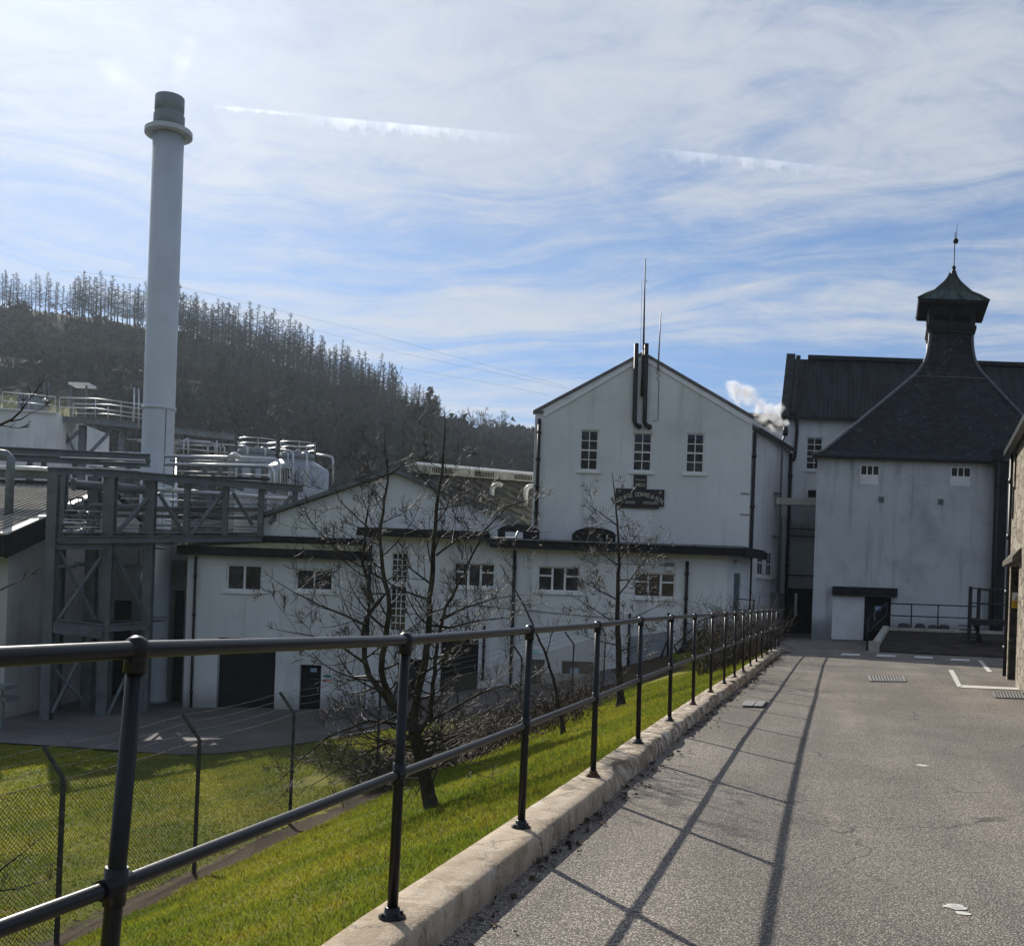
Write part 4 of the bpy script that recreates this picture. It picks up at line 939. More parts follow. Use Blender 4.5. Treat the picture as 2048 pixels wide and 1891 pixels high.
def make_name_board():
    Y = 44.0; pl = GPL; t = None
    r1 = pl.rect(1231, 978, 1328, 1011); r0 = pl.rect(1267, 950, 1293, 979); r2 = pl.rect(1240, 1008, 1317, 1015)
    c = pl.at((r1[0] + r1[2]) / 2, r1[1], 0)
    t = Thing("name_board", "black wooden name board with worn arched cream lettering below the middle window", "sign", c)
    m = MB(); pl.box(m, *r1, 0.004, 0.09); pl.box(m, r0[0], r1[3] + 0.001, r0[2], r0[3], 0.004, 0.085); pl.box(m, r2[0], r2[1] - 0.02, r2[2], r1[1] - 0.001, 0.004, 0.10); t.part("board", m, SIGN_BLK)
    m = MB()
    for a in (0, 1): pl.box(m, r1[0], r1[1] if a == 0 else r1[3] - 0.04, r1[2], r1[1] + 0.04 if a == 0 else r1[3], 0.091, 0.115)
    t.part("edge_moulding", m, SIGN_BLK)
    s_ = "GEORGE  COWIE·&·SON."; W = (r1[2] - r1[0]) * 0.98; H = r1[3] - r1[1]; adv = {'I': 0.5, ' ': 0.42, '·': 0.35, '.': 0.35, 'W': 1.3, '&': 1.1}
    ws = [adv.get(ch, 0.92) for ch in s_]; tot = sum(ws); x = 0
    cu_ = (r1[0] + r1[2]) / 2; R = W * 0.86; span = 2 * math.asin(0.5 * W / R)
    lets = []
    for ch, w in zip(s_, ws):
        q = ((x + w / 2) / tot - 0.5) * span; x += w
        if ch == ' ': continue
        p = pl.at(cu_ + R * math.sin(q), r1[1] + H * 0.66 - R * (1 - math.cos(q)), 0.09); lets.append((ch, p, q))
    # one lettering mesh for the arch
    verts, faces = [], []
    for ch, p, q in lets:
        cu = bpy.data.curves.new("letter", 'FONT'); cu.body = ch; cu.size = H * 0.36; cu.extrude = 0.012; cu.align_x = 'CENTER'; cu.align_y = 'CENTER'; cu.resolution_u = 2; cu.offset = 0.004
        tmp = bpy.data.objects.new("letter", cu); me = tmp.to_mesh(); Mx = Matrix.Translation(p) @ Matrix.Rotation(rad(90), 4, 'X') @ Matrix.Rotation(-q, 4, 'Z') @ Matrix.Diagonal((0.86, 1.0, 1.0, 1.0))
        o = len(verts); verts += [tuple(Mx @ v.co) for v in me.vertices]; faces += [tuple(i + o for i in f.vertices) for f in me.polygons]
        tmp.to_mesh_clear(); bpy.data.objects.remove(tmp)
    m = MB(); m.v = verts; m.f = faces; m.sm = [False] * len(faces); t.part("arched_lettering", m, LETTER)
    for wd, sx in (("LICENSED", -0.235), ("DISTILLERS", 0.215)): text_obj("lettering", wd, LETTER, pl.at(cu_ + sx * (r1[2] - r1[0]), r1[1] + H * 0.17, 0.105), H * 0.215, t.e, t.loc, width=0.88)
    text_obj("lettering", "·1823·", LETTER, pl.at((r0[0] + r0[2]) / 2, r0[1] + (r0[3] - r0[1]) * 0.30, 0.087), 0.20, t.e, t.loc)
    text_obj("lettering", "ESTABLISHED", LETTER, pl.at((r0[0] + r0[2]) / 2, r0[1] + (r0[3] - r0[1]) * 0.66, 0.087), 0.085, t.e, t.loc, width=0.85)
    for a in (0.065, 0.915):
        p = pl.at(r1[0] + (r1[2] - r1[0]) * a, r1[1] + H * 0.82, 0.09); m = MB().cyl(p, p + pl.n * 0.02, 0.055, 14); b = t.part("boss", m, LETTER); m = MB().cyl(p + pl.n * 0.019, p + pl.n * 0.026, 0.028, 10); t.part("boss_centre", m, SIGN_BLK, b)
make_name_board()

# ------------------------------------------------------------------ kiln with its pagoda roof
def skew(t, k, Y):
    """the plan is a parallelogram: its flanks follow the slanting lane"""
    for o in t.e.children_recursive:
        for v in o.data.vertices: v.co.x += k * (v.co.y + t.loc.y - Y)
def make_kiln():
    Y = 45.0; pl = Plane((0, Y, 0), (1, 0, 0))
    uL = pl.px(1629, 1090)[0]; uR = uL + 11.1; ze = pl.px(1800, 914)[1]; D = 11.1
    t = Thing("kiln", "stained white kiln house with slate pagoda roof and topped with a finial", "building", (uL, Y, 0))
    w = [pl.rect(1720, 929, 1759, 968), pl.rect(1901, 933, 1942, 971)]; dr = pl.rect(1728, 1193, 1781, 1285); dr = (dr[0], -0.05, dr[2], dr[3])
    m = MB(); wall_with_openings(m, pl, uL, -0.3, uR, ze, w + [dr], 0.25)
    m.quad(pl.at(uL, -0.3), pl.at(uL, ze), V((uL, Y + D, ze)), V((uL, Y + D, -0.3))); m.quad(pl.at(uR, -0.3), V((uR, Y + D, -0.3)), V((uR, Y + D, ze)), pl.at(uR, ze)); t.part("wall", m, KILN_WALL)
    for r in w:
        zm = r[1] + (r[3] - r[1]) * 0.44; f = window(t, pl, (r[0], zm, r[2], r[3]), 3, 1, 0.06, 0.05, 0.05, sill=False)
        m = MB(); pl.box(m, r[0], r[1], r[2], zm - 0.002, -0.16, -0.05); t.part("blind_panel", m, BLIND, f)
    # door, sliding leaf, timber head
    m = MB(); pl.box(m, *dr, -0.24, -0.2); d = t.part("door", m, BLACKDOOR)
    r = pl.rect(1750, 1212, 1762, 1220); m = MB(); pl.box(m, *r, -0.199, -0.18); t.part("notice", m, NOTICE_BLUE, d)
    m = MB(); pl.box(m, pl.px(1750, 1200)[0], 0.9, pl.px(1751.5, 1200)[0], 1.5, -0.199, -0.16); t.part("handle", m, GALV, d)
    sl = pl.rect(1664, 1192, 1728, 1280); m = MB(); pl.box(m, sl[0], 0.03, sl[2] - 0.01, sl[3], 0.004, 0.07); t.part("sliding_leaf", m, basic("pale_leaf_paint", (0.64, 0.66, 0.68), 0.8, 0.1, 1.2), label="pale sliding door leaf under the dark timber head")
    hd = pl.rect(1665, 1174, 1795, 1191); m = MB(); pl.box(m, hd[0], hd[1], hd[2], hd[3], 0.003, 0.28); t.part("door_head", m, BLACKDOOR)
    for x, y in ((1763, 998), (1882, 1003), (1996, 1006)):
        c = pl.at(*pl.px(x, y), 0.0); m = MB().cyl(c, c + pl.n * 0.05, 0.11, 14)
        for a in (0.78, 2.35): q = pl.u * math.cos(a) * 0.17 + UP * math.sin(a) * 0.17; m.beam(c - q + pl.n * 0.06, c + q + pl.n * 0.06, 0.05, 0.04)
        t.part("wall_tie", m, GREYSTEEL)
    # roof: square pyramid sweeping up to the neck
    SH = 0.36; cx, cy = uL + D / 2, Y + D / 2; kx = (P(1899, 700, cy).x - SH * D / 2 - cx)
    hN = M(41, cy - 1.0); zn = lambda y, d=0: P(1900, y, cy - 1.0).z
    prof = [(D / 2 + 0.22, ze - 0.06), (D / 2 - 0.25, ze + 0.18)]
    zA = zn(762); prof += [(M(74, cy - 1.9), zA), (M(62, cy - 1.6), zn(747)), (M(52, cy - 1.4), zn(730)), (M(46.5, cy - 1.2), zn(712)), (M(43.5, cy - 1.1), zn(695)), (hN, zn(655))]
    def ring(h, z, k): ox = cx + kx * k; return [V((ox - h, cy - h, z)), V((ox + h, cy - h, z)), V((ox + h, cy + h, z)), V((ox - h, cy + h, z))]
    n = len(prof); rings = [ring(h, z, 0 if i < 2 else 1) for i, (h, z) in enumerate(prof)]
    m = MB()
    for i in range(n - 1):
        for k in range(4): m.quad(rings[i][k], rings[i][(k + 1) % 4], rings[i + 1][(k + 1) % 4], rings[i + 1][k])
    m.quad(*rings[0][::-1]); t.part("slate_roof", m, SLATE, uv=True)
    m = MB()
    for k in range(4): m.tube([rings[i][k] + UP * 0.03 for i in range(n)], 0.085, 6)
    for k in range(4): m.beam(rings[2][k] + UP * 0.02, rings[2][(k + 1) % 4] + UP * 0.02, 0.06, 0.05)
    t.part("hip_flashing", m, basic("lead_flashing", (0.085, 0.092, 0.105), 0.5, 0.25, 3))
    m = MB(); m.box(uL - 0.2, uR + 0.2, Y - 0.24, Y - 0.12, ze - 0.18, ze - 0.06); t.part("eaves_board", m, FASCIA)
    # lantern under the cap
    ox = cx + kx; z0, z1 = zn(666), zn(633); zq = P(1903, 600, cy - 1.6).z - 0.13; h = M(47, cy - 1.0); m = MB()
    m.box(ox - h, ox + h, cy - h, cy + h, z0, z1 - 0.25); m.box(ox - h * 1.02, ox + h * 1.02, cy - h * 1.02, cy + h * 1.02, z1 + 0.05, zq + 0.01)
    for sx in (-1, 1):
        for sy in (-1, 1): m.box(ox + sx * h - 0.14 * (sx + 1), ox + sx * h + 0.14 * (1 - sx), cy + sy * h - 0.14 * (sy + 1), cy + sy * h + 0.14 * (1 - sy), z1 - 0.248, zq)
    m.box(ox - 0.07, ox + 0.07, cy - h + 0.003, cy - h + 0.14, z1 - 0.248, zq)
    m.box(ox - 0.07, ox + 0.07, cy + h - 0.14, cy + h - 0.003, z1 - 0.248, zq); m.box(ox - h - 0.06, ox + h + 0.06, cy - h - 0.06, cy + h + 0.06, z1 - 0.62, z1 - 0.44)
    t.part("lantern", m, FASCIA)
    ox2 = P(1903.5, 600, cy).x - SH * D / 2; he = M(71.5, cy - 1.6); zc, zs = P(1903, 600, cy - 1.6).z, P(1903, 600, cy - 1.6).z - 0.14
    m = MB(); a = [V((ox2 - he * 0.97, cy - he * 0.97, zs)), V((ox2 + he * 0.97, cy - he * 0.97, zs)), V((ox2 + he * 0.97, cy + he * 0.97, zs)), V((ox2 - he * 0.97, cy + he * 0.97, zs))]; b = [V((ox2 - he, cy - he, zc)), V((ox2 + he, cy - he, zc)), V((ox2 + he, cy + he, zc)), V((ox2 - he, cy + he, zc))]
    m.hexa(a, b); sk = t.part("cap_skirt", m, FASCIA)
    prof = [(he, zc + 0.01), (M(53, cy - 1), zn(592)), (M(37, cy - 0.8), zn(581)), (M(26, cy - 0.5), zn(568)), (M(16, cy - 0.3), zn(556)), (M(9.5, cy), zn(545)), (M(5.5, cy), zn(535))]
    m = MB(); rr = [[V((ox2 - q, cy - q, z)), V((ox2 + q, cy - q, z)), V((ox2 + q, cy + q, z)), V((ox2 - q, cy + q, z))] for q, z in prof]
    for i in range(len(rr) - 1):
        for k in range(4): m.quad(rr[i][k], rr[i][(k + 1) % 4], rr[i + 1][(k + 1) % 4], rr[i + 1][k])
    cap = t.part("pagoda_cap", m, COPPER, uv=True)
    m = MB()
    for fr in (-0.88, -0.37, 0.28, 0.9):
        m.tube([V((ox2 + fr * q, cy - q - 0.01, z + 0.015)) for q, z in prof], 0.035, 5)
    for k in range(4): m.tube([r[k] + UP * 0.02 for r in rr], 0.05, 5)
    t.part("cap_roll", m, COPPER, cap)
    zf = zn(536); m = MB(); fx = P(1908, 530, cy).x - SH * D / 2
    m.lathe((fx, cy, zf), [(0.16, -0.1), (0.20, 0.0), (0.13, 0.06), (0.15, 0.14), (0.09, 0.22), (0.09, 0.36), (0.11, 0.40), (0.05, 0.44), (0.028, 0.5), (0.024, 1.6), (0.02, 2.1)], 12)
    m.ball((P(1911.5, 482, cy).x - SH * D / 2, cy, P(1911, 482, cy).z), M(5.6, cy), 12); q = P(1912, 482, cy) - V((SH * D / 2, 0, 0)); m.tube([q, q + V((0.03, 0, 0.85))], [0.02, 0.012], 6); t.part("finial", m, BLACKPIPE)
    # dark strip painting in the shadowed gap at the right end, plus pipes
    m = MB(); a, b = P(2001, 925, 44.5), P(2026, 925, 44.5); m.box(a.x, b.x, 44.55, 44.96, 0.0, a.z - 0.02); t.part("shadow_gap_strip", m, BLACKDOOR)
    down_pipe(t, [P(2016, 925, 43.9), V((P(2016, 925, 43.9).x - 0.05, 43.9, 0.05))], 0.06)
    m = MB(); q = P(2009, 912, 44.3); m.hexa([q + V((-0.25, -0.2, -0.2)), q + V((0.2, -0.2, -0.2)), q + V((0.2, 0.2, -0.2)), q + V((-0.25, 0.2, -0.2))], [q + V((-0.35, -0.3, 0.25)), q + V((0.3, -0.3, 0.25)), q + V((0.3, 0.3, 0.25)), q + V((-0.35, 0.3, 0.25))]); t.part("rain_hopper", m, DARKSTEEL)
    skew(t, SH, Y)
make_kiln()

# ------------------------------------------------------------------ long dark-roofed barn behind
def make_barn():
    Y = 53.0; pl = Plane((0, Y, 0), (1, 0, 0)); ze = pl.px(1640, 832)[1]; Yr = 58.5; zr = P(1800, 725, Yr).z
    uL = pl.px(1563, 900)[0]; uR = uL + 42
    t = Thing("long_barn", "long white malt barn with dark sheet roof behind the kiln", "building", (uL, Y, 0))
    w = pl.rect(1612, 874, 1645, 939); m = MB(); wall_with_openings(m, pl, uL - 1.0, -0.5, uR, ze, [w], 0.14)
    m.quad(V((uL, Y, -0.5)), V((uL, Y, ze)), V((uL, Yr, zr)), V((uL, Yr + 5.5, ze)), V((uL, Yr + 5.5, -0.5))); t.part("wall", m, WALL)
    window(t, pl, w, 2, 5, 0.08, 0.06, 0.04)
    m = MB(); E0, E1 = V((uL + 0.2, Y - 0.3, ze - 0.12)), V((uR, Y - 0.3, ze - 0.12)); A0, A1 = V((uL + 0.2, Yr, zr)), V((uR, Yr, zr)); m.quad(E0, E1, A1, A0)
    B0, B1 = V((uL + 0.2, Yr + 5.8, ze - 0.12)), V((uR, Yr + 5.8, ze - 0.12)); m.quad(B1, B0, A0, A1); t.part("roof", m, BARNROOF, uv=True)
    m = MB(); m.beam(A0 + V((0.9, 0, 0.10)), A1 + UP * 0.10, 0.5, 0.22); t.part("ridge_cap", m, DARKROOF)
    m = MB(); m.prism([V((uL - 0.12, Y - 0.35, ze - 0.1)), V((uL - 0.12, Yr, zr + 0.30)), V((uL - 0.12, Yr + 0.2, zr - 0.1)), V((uL - 0.12, Y, ze - 0.4))], (0.5, 0, 0)); m.beam(V((uL + 0.55, Y - 0.3, ze + 0.06)), V((uL + 0.55, Yr, zr + 0.16)), 0.25, 0.12); t.part("verge_coping", m, DARKROOF)
    m = MB(); m.beam(E0 - UP * 0.05, E1 - UP * 0.05, 0.16, 0.14); t.part("gutter", m, BLACKPIPE)
    p = lambda x, y: pl.at(*pl.px(x, y), 0.12)
    m = MB().tube([p(1589, 836), p(1594, 845), p(1594, 862), p(1590, 912), p(1588, 919), p(1578, 922)], 0.085, 8); t.part("downpipe", m, BLACKPIPE)
    r = pl.rect(1616, 980, 1632, 994); m = MB(); pl.box(m, *r, 0.003, 0.05); t.part("louvre", m, FASCIA)
    r = pl.rect(1569, 1176, 1625, 1285); m = MB(); pl.box(m, r[0], 0.0, r[2] + 0.3, r[3], 0.004, 0.08); d = t.part("double_door", m, BLACKDOOR)
    r = pl.rect(1589, 1186, 1594, 1230); m = MB(); pl.box(m, *r, 0.081, 0.10); t.part("glazing_strip", m, REFL, d)
    # black sheet lower storey recess, rails
    m = MB(); a = pl.rect(1572, 1010, 1632, 1060); pl.box(m, a[0] - 0.3, pl.px(1600, 1176)[1], a[2] + 0.3, pl.px(1600, 1003)[1], 0.003, 0.03); t.part("grey_panel", m, GREY_DADO)
    m = MB()
    for y in (1058, 1073, 1150): pl.box(m, a[0] - 0.3, pl.px(1600, y)[1] - 0.03, a[2] + 0.3, pl.px(1600, y)[1] + 0.03, 0.25 if y < 1100 else 0.06, 0.30 if y < 1100 else 0.12)
    t.part("wall_rail", m, DARKSTEEL)
    m = MB()
    for k in range(3): q = pl.rect(1584 + 15 * k, 1048, 1596 + 15 * k, 1070); pl.box(m, *q, 0.05, 0.22)
    t.part("meter_box", m, GALV)
    skew(t, 0.30, Y)
    # low dark roof to the left, closing the gap behind the tall gable
    th = Thing("rear_roof_block", "dark low roof showing between the tall gable and the long barn", "building", P(1480, 1200, 51.5))
    a, b = P(1440, 812, 51.5), P(1571, 812, 51.5); m = MB(); m.box(a.x, b.x, 51.6, 57, -0.5, a.z - 0.9); th.part("wall", m, WALL)
    m = MB(); m.hexa([V((a.x - 0.2, 51.3, a.z - 0.95)), V((b.x, 51.3, a.z - 0.95)), V((b.x, 57.2, a.z - 0.95)), V((a.x - 0.2, 57.2, a.z - 0.95))], [V((a.x - 0.2, 53, a.z)), V((b.x, 53, a.z)), V((b.x, 57.2, a.z)), V((a.x - 0.2, 57.2, a.z))]); th.part("roof", m, DARKROOF)
    # beam across the passage
    a, b = P(1561, 1000, 47.5), P(1640, 1003, 47.5); single("passage_beam", MB().box(a.x - 0.2, b.x + 0.2, 47.5, 47.9, a.z - 0.18, a.z + 0.12), basic("cream_steel_beam", (0.50, 0.49, 0.42), 0.6, 0.15, 4), "cream painted beam bridging the narrow passage beside the kiln", "beam")
make_barn()

# ------------------------------------------------------------------ rubble-stone building at the right edge
def make_stone_house():
    B = V((10.95, 22.6, 0)); d = V((-0.37, -0.929, 0)); pl = Plane(B, d)          # u runs toward the viewer; outward to the left
    if pl.n.x > 0: pl.n = -pl.n
    ze = EYE + 320 * 22.6 / F
    t = Thing("stone_house", "rough rubble-stone building with a dark deep-set doorway at the right edge of the lane", "building", B)
    op = (0.27, -0.05, 2.3, EYE + (1190 - (1062 + 35)) * 22.3 / F - 0.0)
    m = MB(); L = 9.0; wall_with_openings(m, pl, 0, -0.2, L, ze, [op], 0.55)
    R = B + V((9, -3.5, 0)); m.quad(B + UP * -0.2, B + UP * ze, R + UP * ze, R - UP * 0.2)
    t.part("stone_wall", m, STONE)
    m = MB(); u0, z0, u1, z1 = op; pl.box(m, u0, z0, u1, z1, -0.62, -0.553); t.part("door", m, BLACKDOOR)
    m = MB(); pl.box(m, u0 + 0.002, z0 + 0.06, u0 + 0.010, z1 - 0.01, -0.552, -0.02); t.part("recess_shade_overlay", m, basic("dirty_shaded_stone", (0.05, 0.047, 0.044), 0.95, 0.5, 6, 0.8, 18))  # overlay on the far jamb: dirt plus the recess's shade in its colour
    m = MB(); m.prism([pl.at(u0 - 0.14, z1, 0.16), pl.at(u0 - 0.14, z1 + 0.10, 0.16), pl.at(u0 - 0.14, z1 + 0.28, 0.003), pl.at(u0 - 0.14, z1, 0.003)], pl.u * 2.6); t.part("door_hood", m, TIMBER)
    m = MB(); E0, E1 = B + UP * (ze + 0.02) + pl.n * 0.06 - pl.u * 0.1, B + UP * (ze + 0.02) + pl.n * 0.06 + pl.u * (L + 0.2)
    back = -pl.n * 5.5 + UP * 3.4
    m.hexa([E0, E1, E1 + back, E0 + back], [E0 + UP * 0.12, E1 + UP * 0.12, E1 + back + UP * 0.12, E0 + back + UP * 0.12]); t.part("roof", m, SLATE, uv=True)
    m = MB(); m.beam(E0 - UP * 0.03 + pl.n * 0.07, E1 - UP * 0.03 + pl.n * 0.07, 0.13, 0.12); t.part("gutter", m, BLACKPIPE)
    down_pipe(t, [B + pl.n * 0.02 - pl.u * 0.10 + UP * ze, B + pl.n * 0.02 - pl.u * 0.10 + UP * 0.05], 0.05)
    m = MB()
    for (u_, za, zb_) in ((0.75, ze - 0.1, ze - 0.9), (0.45, ze - 0.8, ze - 1.5)): pl.box(m, u_, zb_, u_ + 0.04, za, 0.003, 0.03)
    t.part("slot_vent", m, BLACKDOOR)
    # yellow warning sign fixed to the door recess, facing the lane
    c = pl.at(0.282, P(2040, 1200, 22.3).z, -0.19); sp = Plane(c, (0.929, -0.37)); w, h = 0.30, 0.34
    th = Thing("warning_sign", "yellow and white warning sign with black triangle at the stone doorway", "sign", c)
    q = MB(); sp.box(q, -w / 2, c.z - h / 2, w / 2, c.z + h / 2, 0, 0.02); th.part("plate", q, SIGN_YEL)
    q = MB(); sp.box(q, -w / 2 + 0.008, c.z - h * 0.02, w / 2 - 0.008, c.z + h / 2 - 0.008, 0.02, 0.023); th.part("white_panel", q, WHITE)
    q = MB(); tr = [sp.at(-0.10, c.z + 0.01, 0.0235), sp.at(0.10, c.z + 0.01, 0.0235), sp.at(0, c.z + h / 2 - 0.02, 0.0235)]; q.prism(tr, sp.n * 0.003); tri = th.part("triangle", q, SIGN_BLK)
    q = MB(); tr = [sp.at(-0.076, c.z + 0.022, 0.027), sp.at(0.076, c.z + 0.022, 0.027), sp.at(0, c.z + h / 2 - 0.045, 0.027)]; q.prism(tr, sp.n * 0.002); th.part("triangle_fill", q, SIGN_YEL, tri)
    q = MB(); sp.box(q, -0.035, c.z + 0.035, 0.035, c.z + 0.065, 0.0295, 0.032); sp.box(q, -0.02, c.z + 0.065, 0.01, c.z + 0.085, 0.0295, 0.032); th.part("pictogram", q, SIGN_BLK, tri)
    q = MB()
    for k in range(4): sp.box(q, -w * 0.38, c.z - 0.035 - 0.032 * k, w * (0.38 - 0.08 * (k % 2)), c.z - 0.024 - 0.032 * k, 0.02, 0.022)
    th.part("text_line", q, SIGN_BLK)
    pass
make_stone_house()

# ------------------------------------------------------------------ earth terrace with kerbs, rail and steel steps in front of the kiln
def make_terrace():
    z1 = 0.53
    F0 = PZ(1746, 1303, 0.0); F1 = PZ(1965, 1318, 0.0); T0 = P(1772, 1258, 43.0); T1 = P(2030, 1276, 42.4); F1 = V((T1.x, F1.y - 0.2, 0)); T0.z = T1.z = z1
    mb = MB(); rows = []
    for j in range(9):
        a = F0 + (T0 - F0) * (j / 8); b = F1 + (T1 - F1) * (j / 8); rows.append([a + (b - a) * (i / 24) + UP * (0.03 + 0.05 * noise.noise((i * 0.5, j * 0.6, 2)) * math.sin(math.pi * j / 8)) for i in range(25)])
    mb.strip(rows, True); top = [p for p in rows[-1]]; mb.strip([top, [V((p.x, 44.99, p.z)) for p in top]])
    st = structure("earth_bank", mb, basic("trodden_earth", (0.046, 0.037, 0.030), 0.95, 0.5, 2.5, 0.8, 30, spec=0.1))
    for p in st.data.polygons: p.use_smooth = True
    m = MB(); n = 9
    for i in range(n):
        a = F0 + (T0 - F0) * (i / n); b = F0 + (T0 - F0) * ((i + 0.96) / n); m.hexa([a + V((-0.13, 0, -0.1)), a + V((0.13, 0, -0.1)), b + V((0.13, 0, -0.1)), b + V((-0.13, 0, -0.1))], [a + V((-0.12, 0, 0.20)), a + V((0.12, 0, 0.20)), b + V((0.12, 0, 0.20)), b + V((-0.12, 0, 0.20))])
    m.beam(T0 + UP * 0.06, T1 + UP * 0.06, 0.24, 0.18); m.box(F0.x - 0.15, F0.x + 0.15, F0.y - 0.16, F0.y - 0.005, -0.05, 0.36)
    single("terrace_kerb", m, CONC, "pale block kerb edging the earth terrace in front of the kiln", "kerb")
    t = Thing("terrace_railing", "thin black two-rail fence along the terrace kerb by the kiln", "railing", T0)
    h = 1.0; q0 = T0 + UP * 0.14; q1 = V((P(1936, 1222, 42.6).x + 0.5, 42.7, q0.z)); posts = [q0 + (q1 - q0) * k for k in (0.0, 0.27, 0.56, 0.9)]
    for p in posts: t.part("post", MB().cyl(p, p + UP * h, 0.028, 8), RAILBLACK)
    t.part("rail", MB().tube([F0 + V((0, 0.6, h + 0.1)), q0 + UP * h, q1 + UP * h], 0.026, 8), RAILBLACK); t.part("rail", MB().tube([F0 + V((0, 0.6, h * 0.5 + 0.1)), q0 + UP * h * 0.5, q1 + UP * h * 0.5], 0.024, 8), RAILBLACK)
    p = F0 + V((0, 0.6, 0)); t.part("post", MB().cyl(p, p + UP * (h + 0.1), 0.028, 8), RAILBLACK)
    for k, x in enumerate((1807, 1840, 1865, 1888)):
        b = P(x, 1262, 44.2); b.z = z1; w = M((24, 21, 20, 21)[k], 44.2); m = MB(); n = 12
        prof = [(w * 0.46, 0.0), (w * 0.52, 0.08), (w * 0.50, 0.2), (w * 0.40, 0.29), (w * 0.22, 0.32)]
        m.lathe(b, prof, n); m.v = [(q[0] + 0.05 * noise.noise((q[0] * 3, q[1] * 3, q[2] * 5)), b.y + (q[1] - b.y) * 0.7, q[2] + 0.04 * noise.noise((q[0] * 4, 7, q[2] * 3))) for q in m.v]
        single("bag", m, BAG, ("black bag slumped at the kiln wall, next to the terrace fence's end", "grey-topped black bag between two fence posts on the terrace", "smaller black bag in the middle of the row against the kiln", "black bag at the steel steps' end of the row against the kiln")[k], "bag", "black bags along the kiln wall")
    # steel landing with a ladder stair
    Y0, Y1 = 37.2, 38.6; a = P(1938, 1237, Y0); b = P(2024, 1240, Y0); zd = a.z
    t = Thing("steel_landing", "black steel landing with handrails and open steps beside the stone building", "platform", (a.x, Y0, 0))
    m = MB(); m.prism([V((a.x, Y0, zd - 0.1)), V((b.x, Y0, zd - 0.1)), V((b.x, Y1, zd - 0.1)), V((a.x + 0.9, Y1, zd - 0.1))], (0, 0, 0.1)); t.part("deck", m, TIMBER)
    m = MB(); m.box(a.x - 0.02, b.x, Y0 - 0.06, Y0 - 0.002, zd - 0.22, zd - 0.02); t.part("deck_beam", m, DARKSTEEL)
    pz = P(1938, 1172, Y0).z
    for x_, y_ in ((a.x + 0.04, Y0 + 0.04), (a.x + 0.95, Y1 - 0.04)): t.part("post", MB().box(x_ - 0.05, x_ + 0.05, y_ - 0.05, y_ + 0.05, 0.0, pz), DARKSTEEL)
    x2 = P(1981, 1172, Y0).x; t.part("post", MB().box(x2 - 0.025, x2 + 0.025, Y0 + 0.01, Y0 + 0.06, zd, pz - 0.08), RAILBLACK)
    for z_ in (pz - 0.06, (pz + zd) / 2): t.part("handrail", MB().tube([(a.x, Y0 + 0.04, z_), (b.x, Y0 + 0.04, z_ - 0.04)], 0.022, 8), RAILBLACK)
    for z_ in (pz - 0.1, (pz + zd) / 2 - 0.02): t.part("handrail", MB().tube([(a.x + 0.95, Y1 - 0.04, z_), (b.x, Y1 - 0.04, z_)], 0.022, 8), RAILBLACK)
    for k in range(6):
        f = k / 6; z_ = 0.2 + f * (zd - 0.35); y_ = Y0 + 0.35 + f * 0.7; t.part("step", MB().box(a.x + 0.12, P(1976, 1270, Y0).x, y_, y_ + 0.2, z_, z_ + 0.04), DARKSTEEL)
    m = MB(); m.beam((P(1976, 1270, Y0).x, Y0 + 0.35, 0.1), (P(1976, 1270, Y0).x, Y0 + 1.15, zd - 0.1), 0.05, 0.16); t.part("stringer", m, DARKSTEEL)
make_terrace()

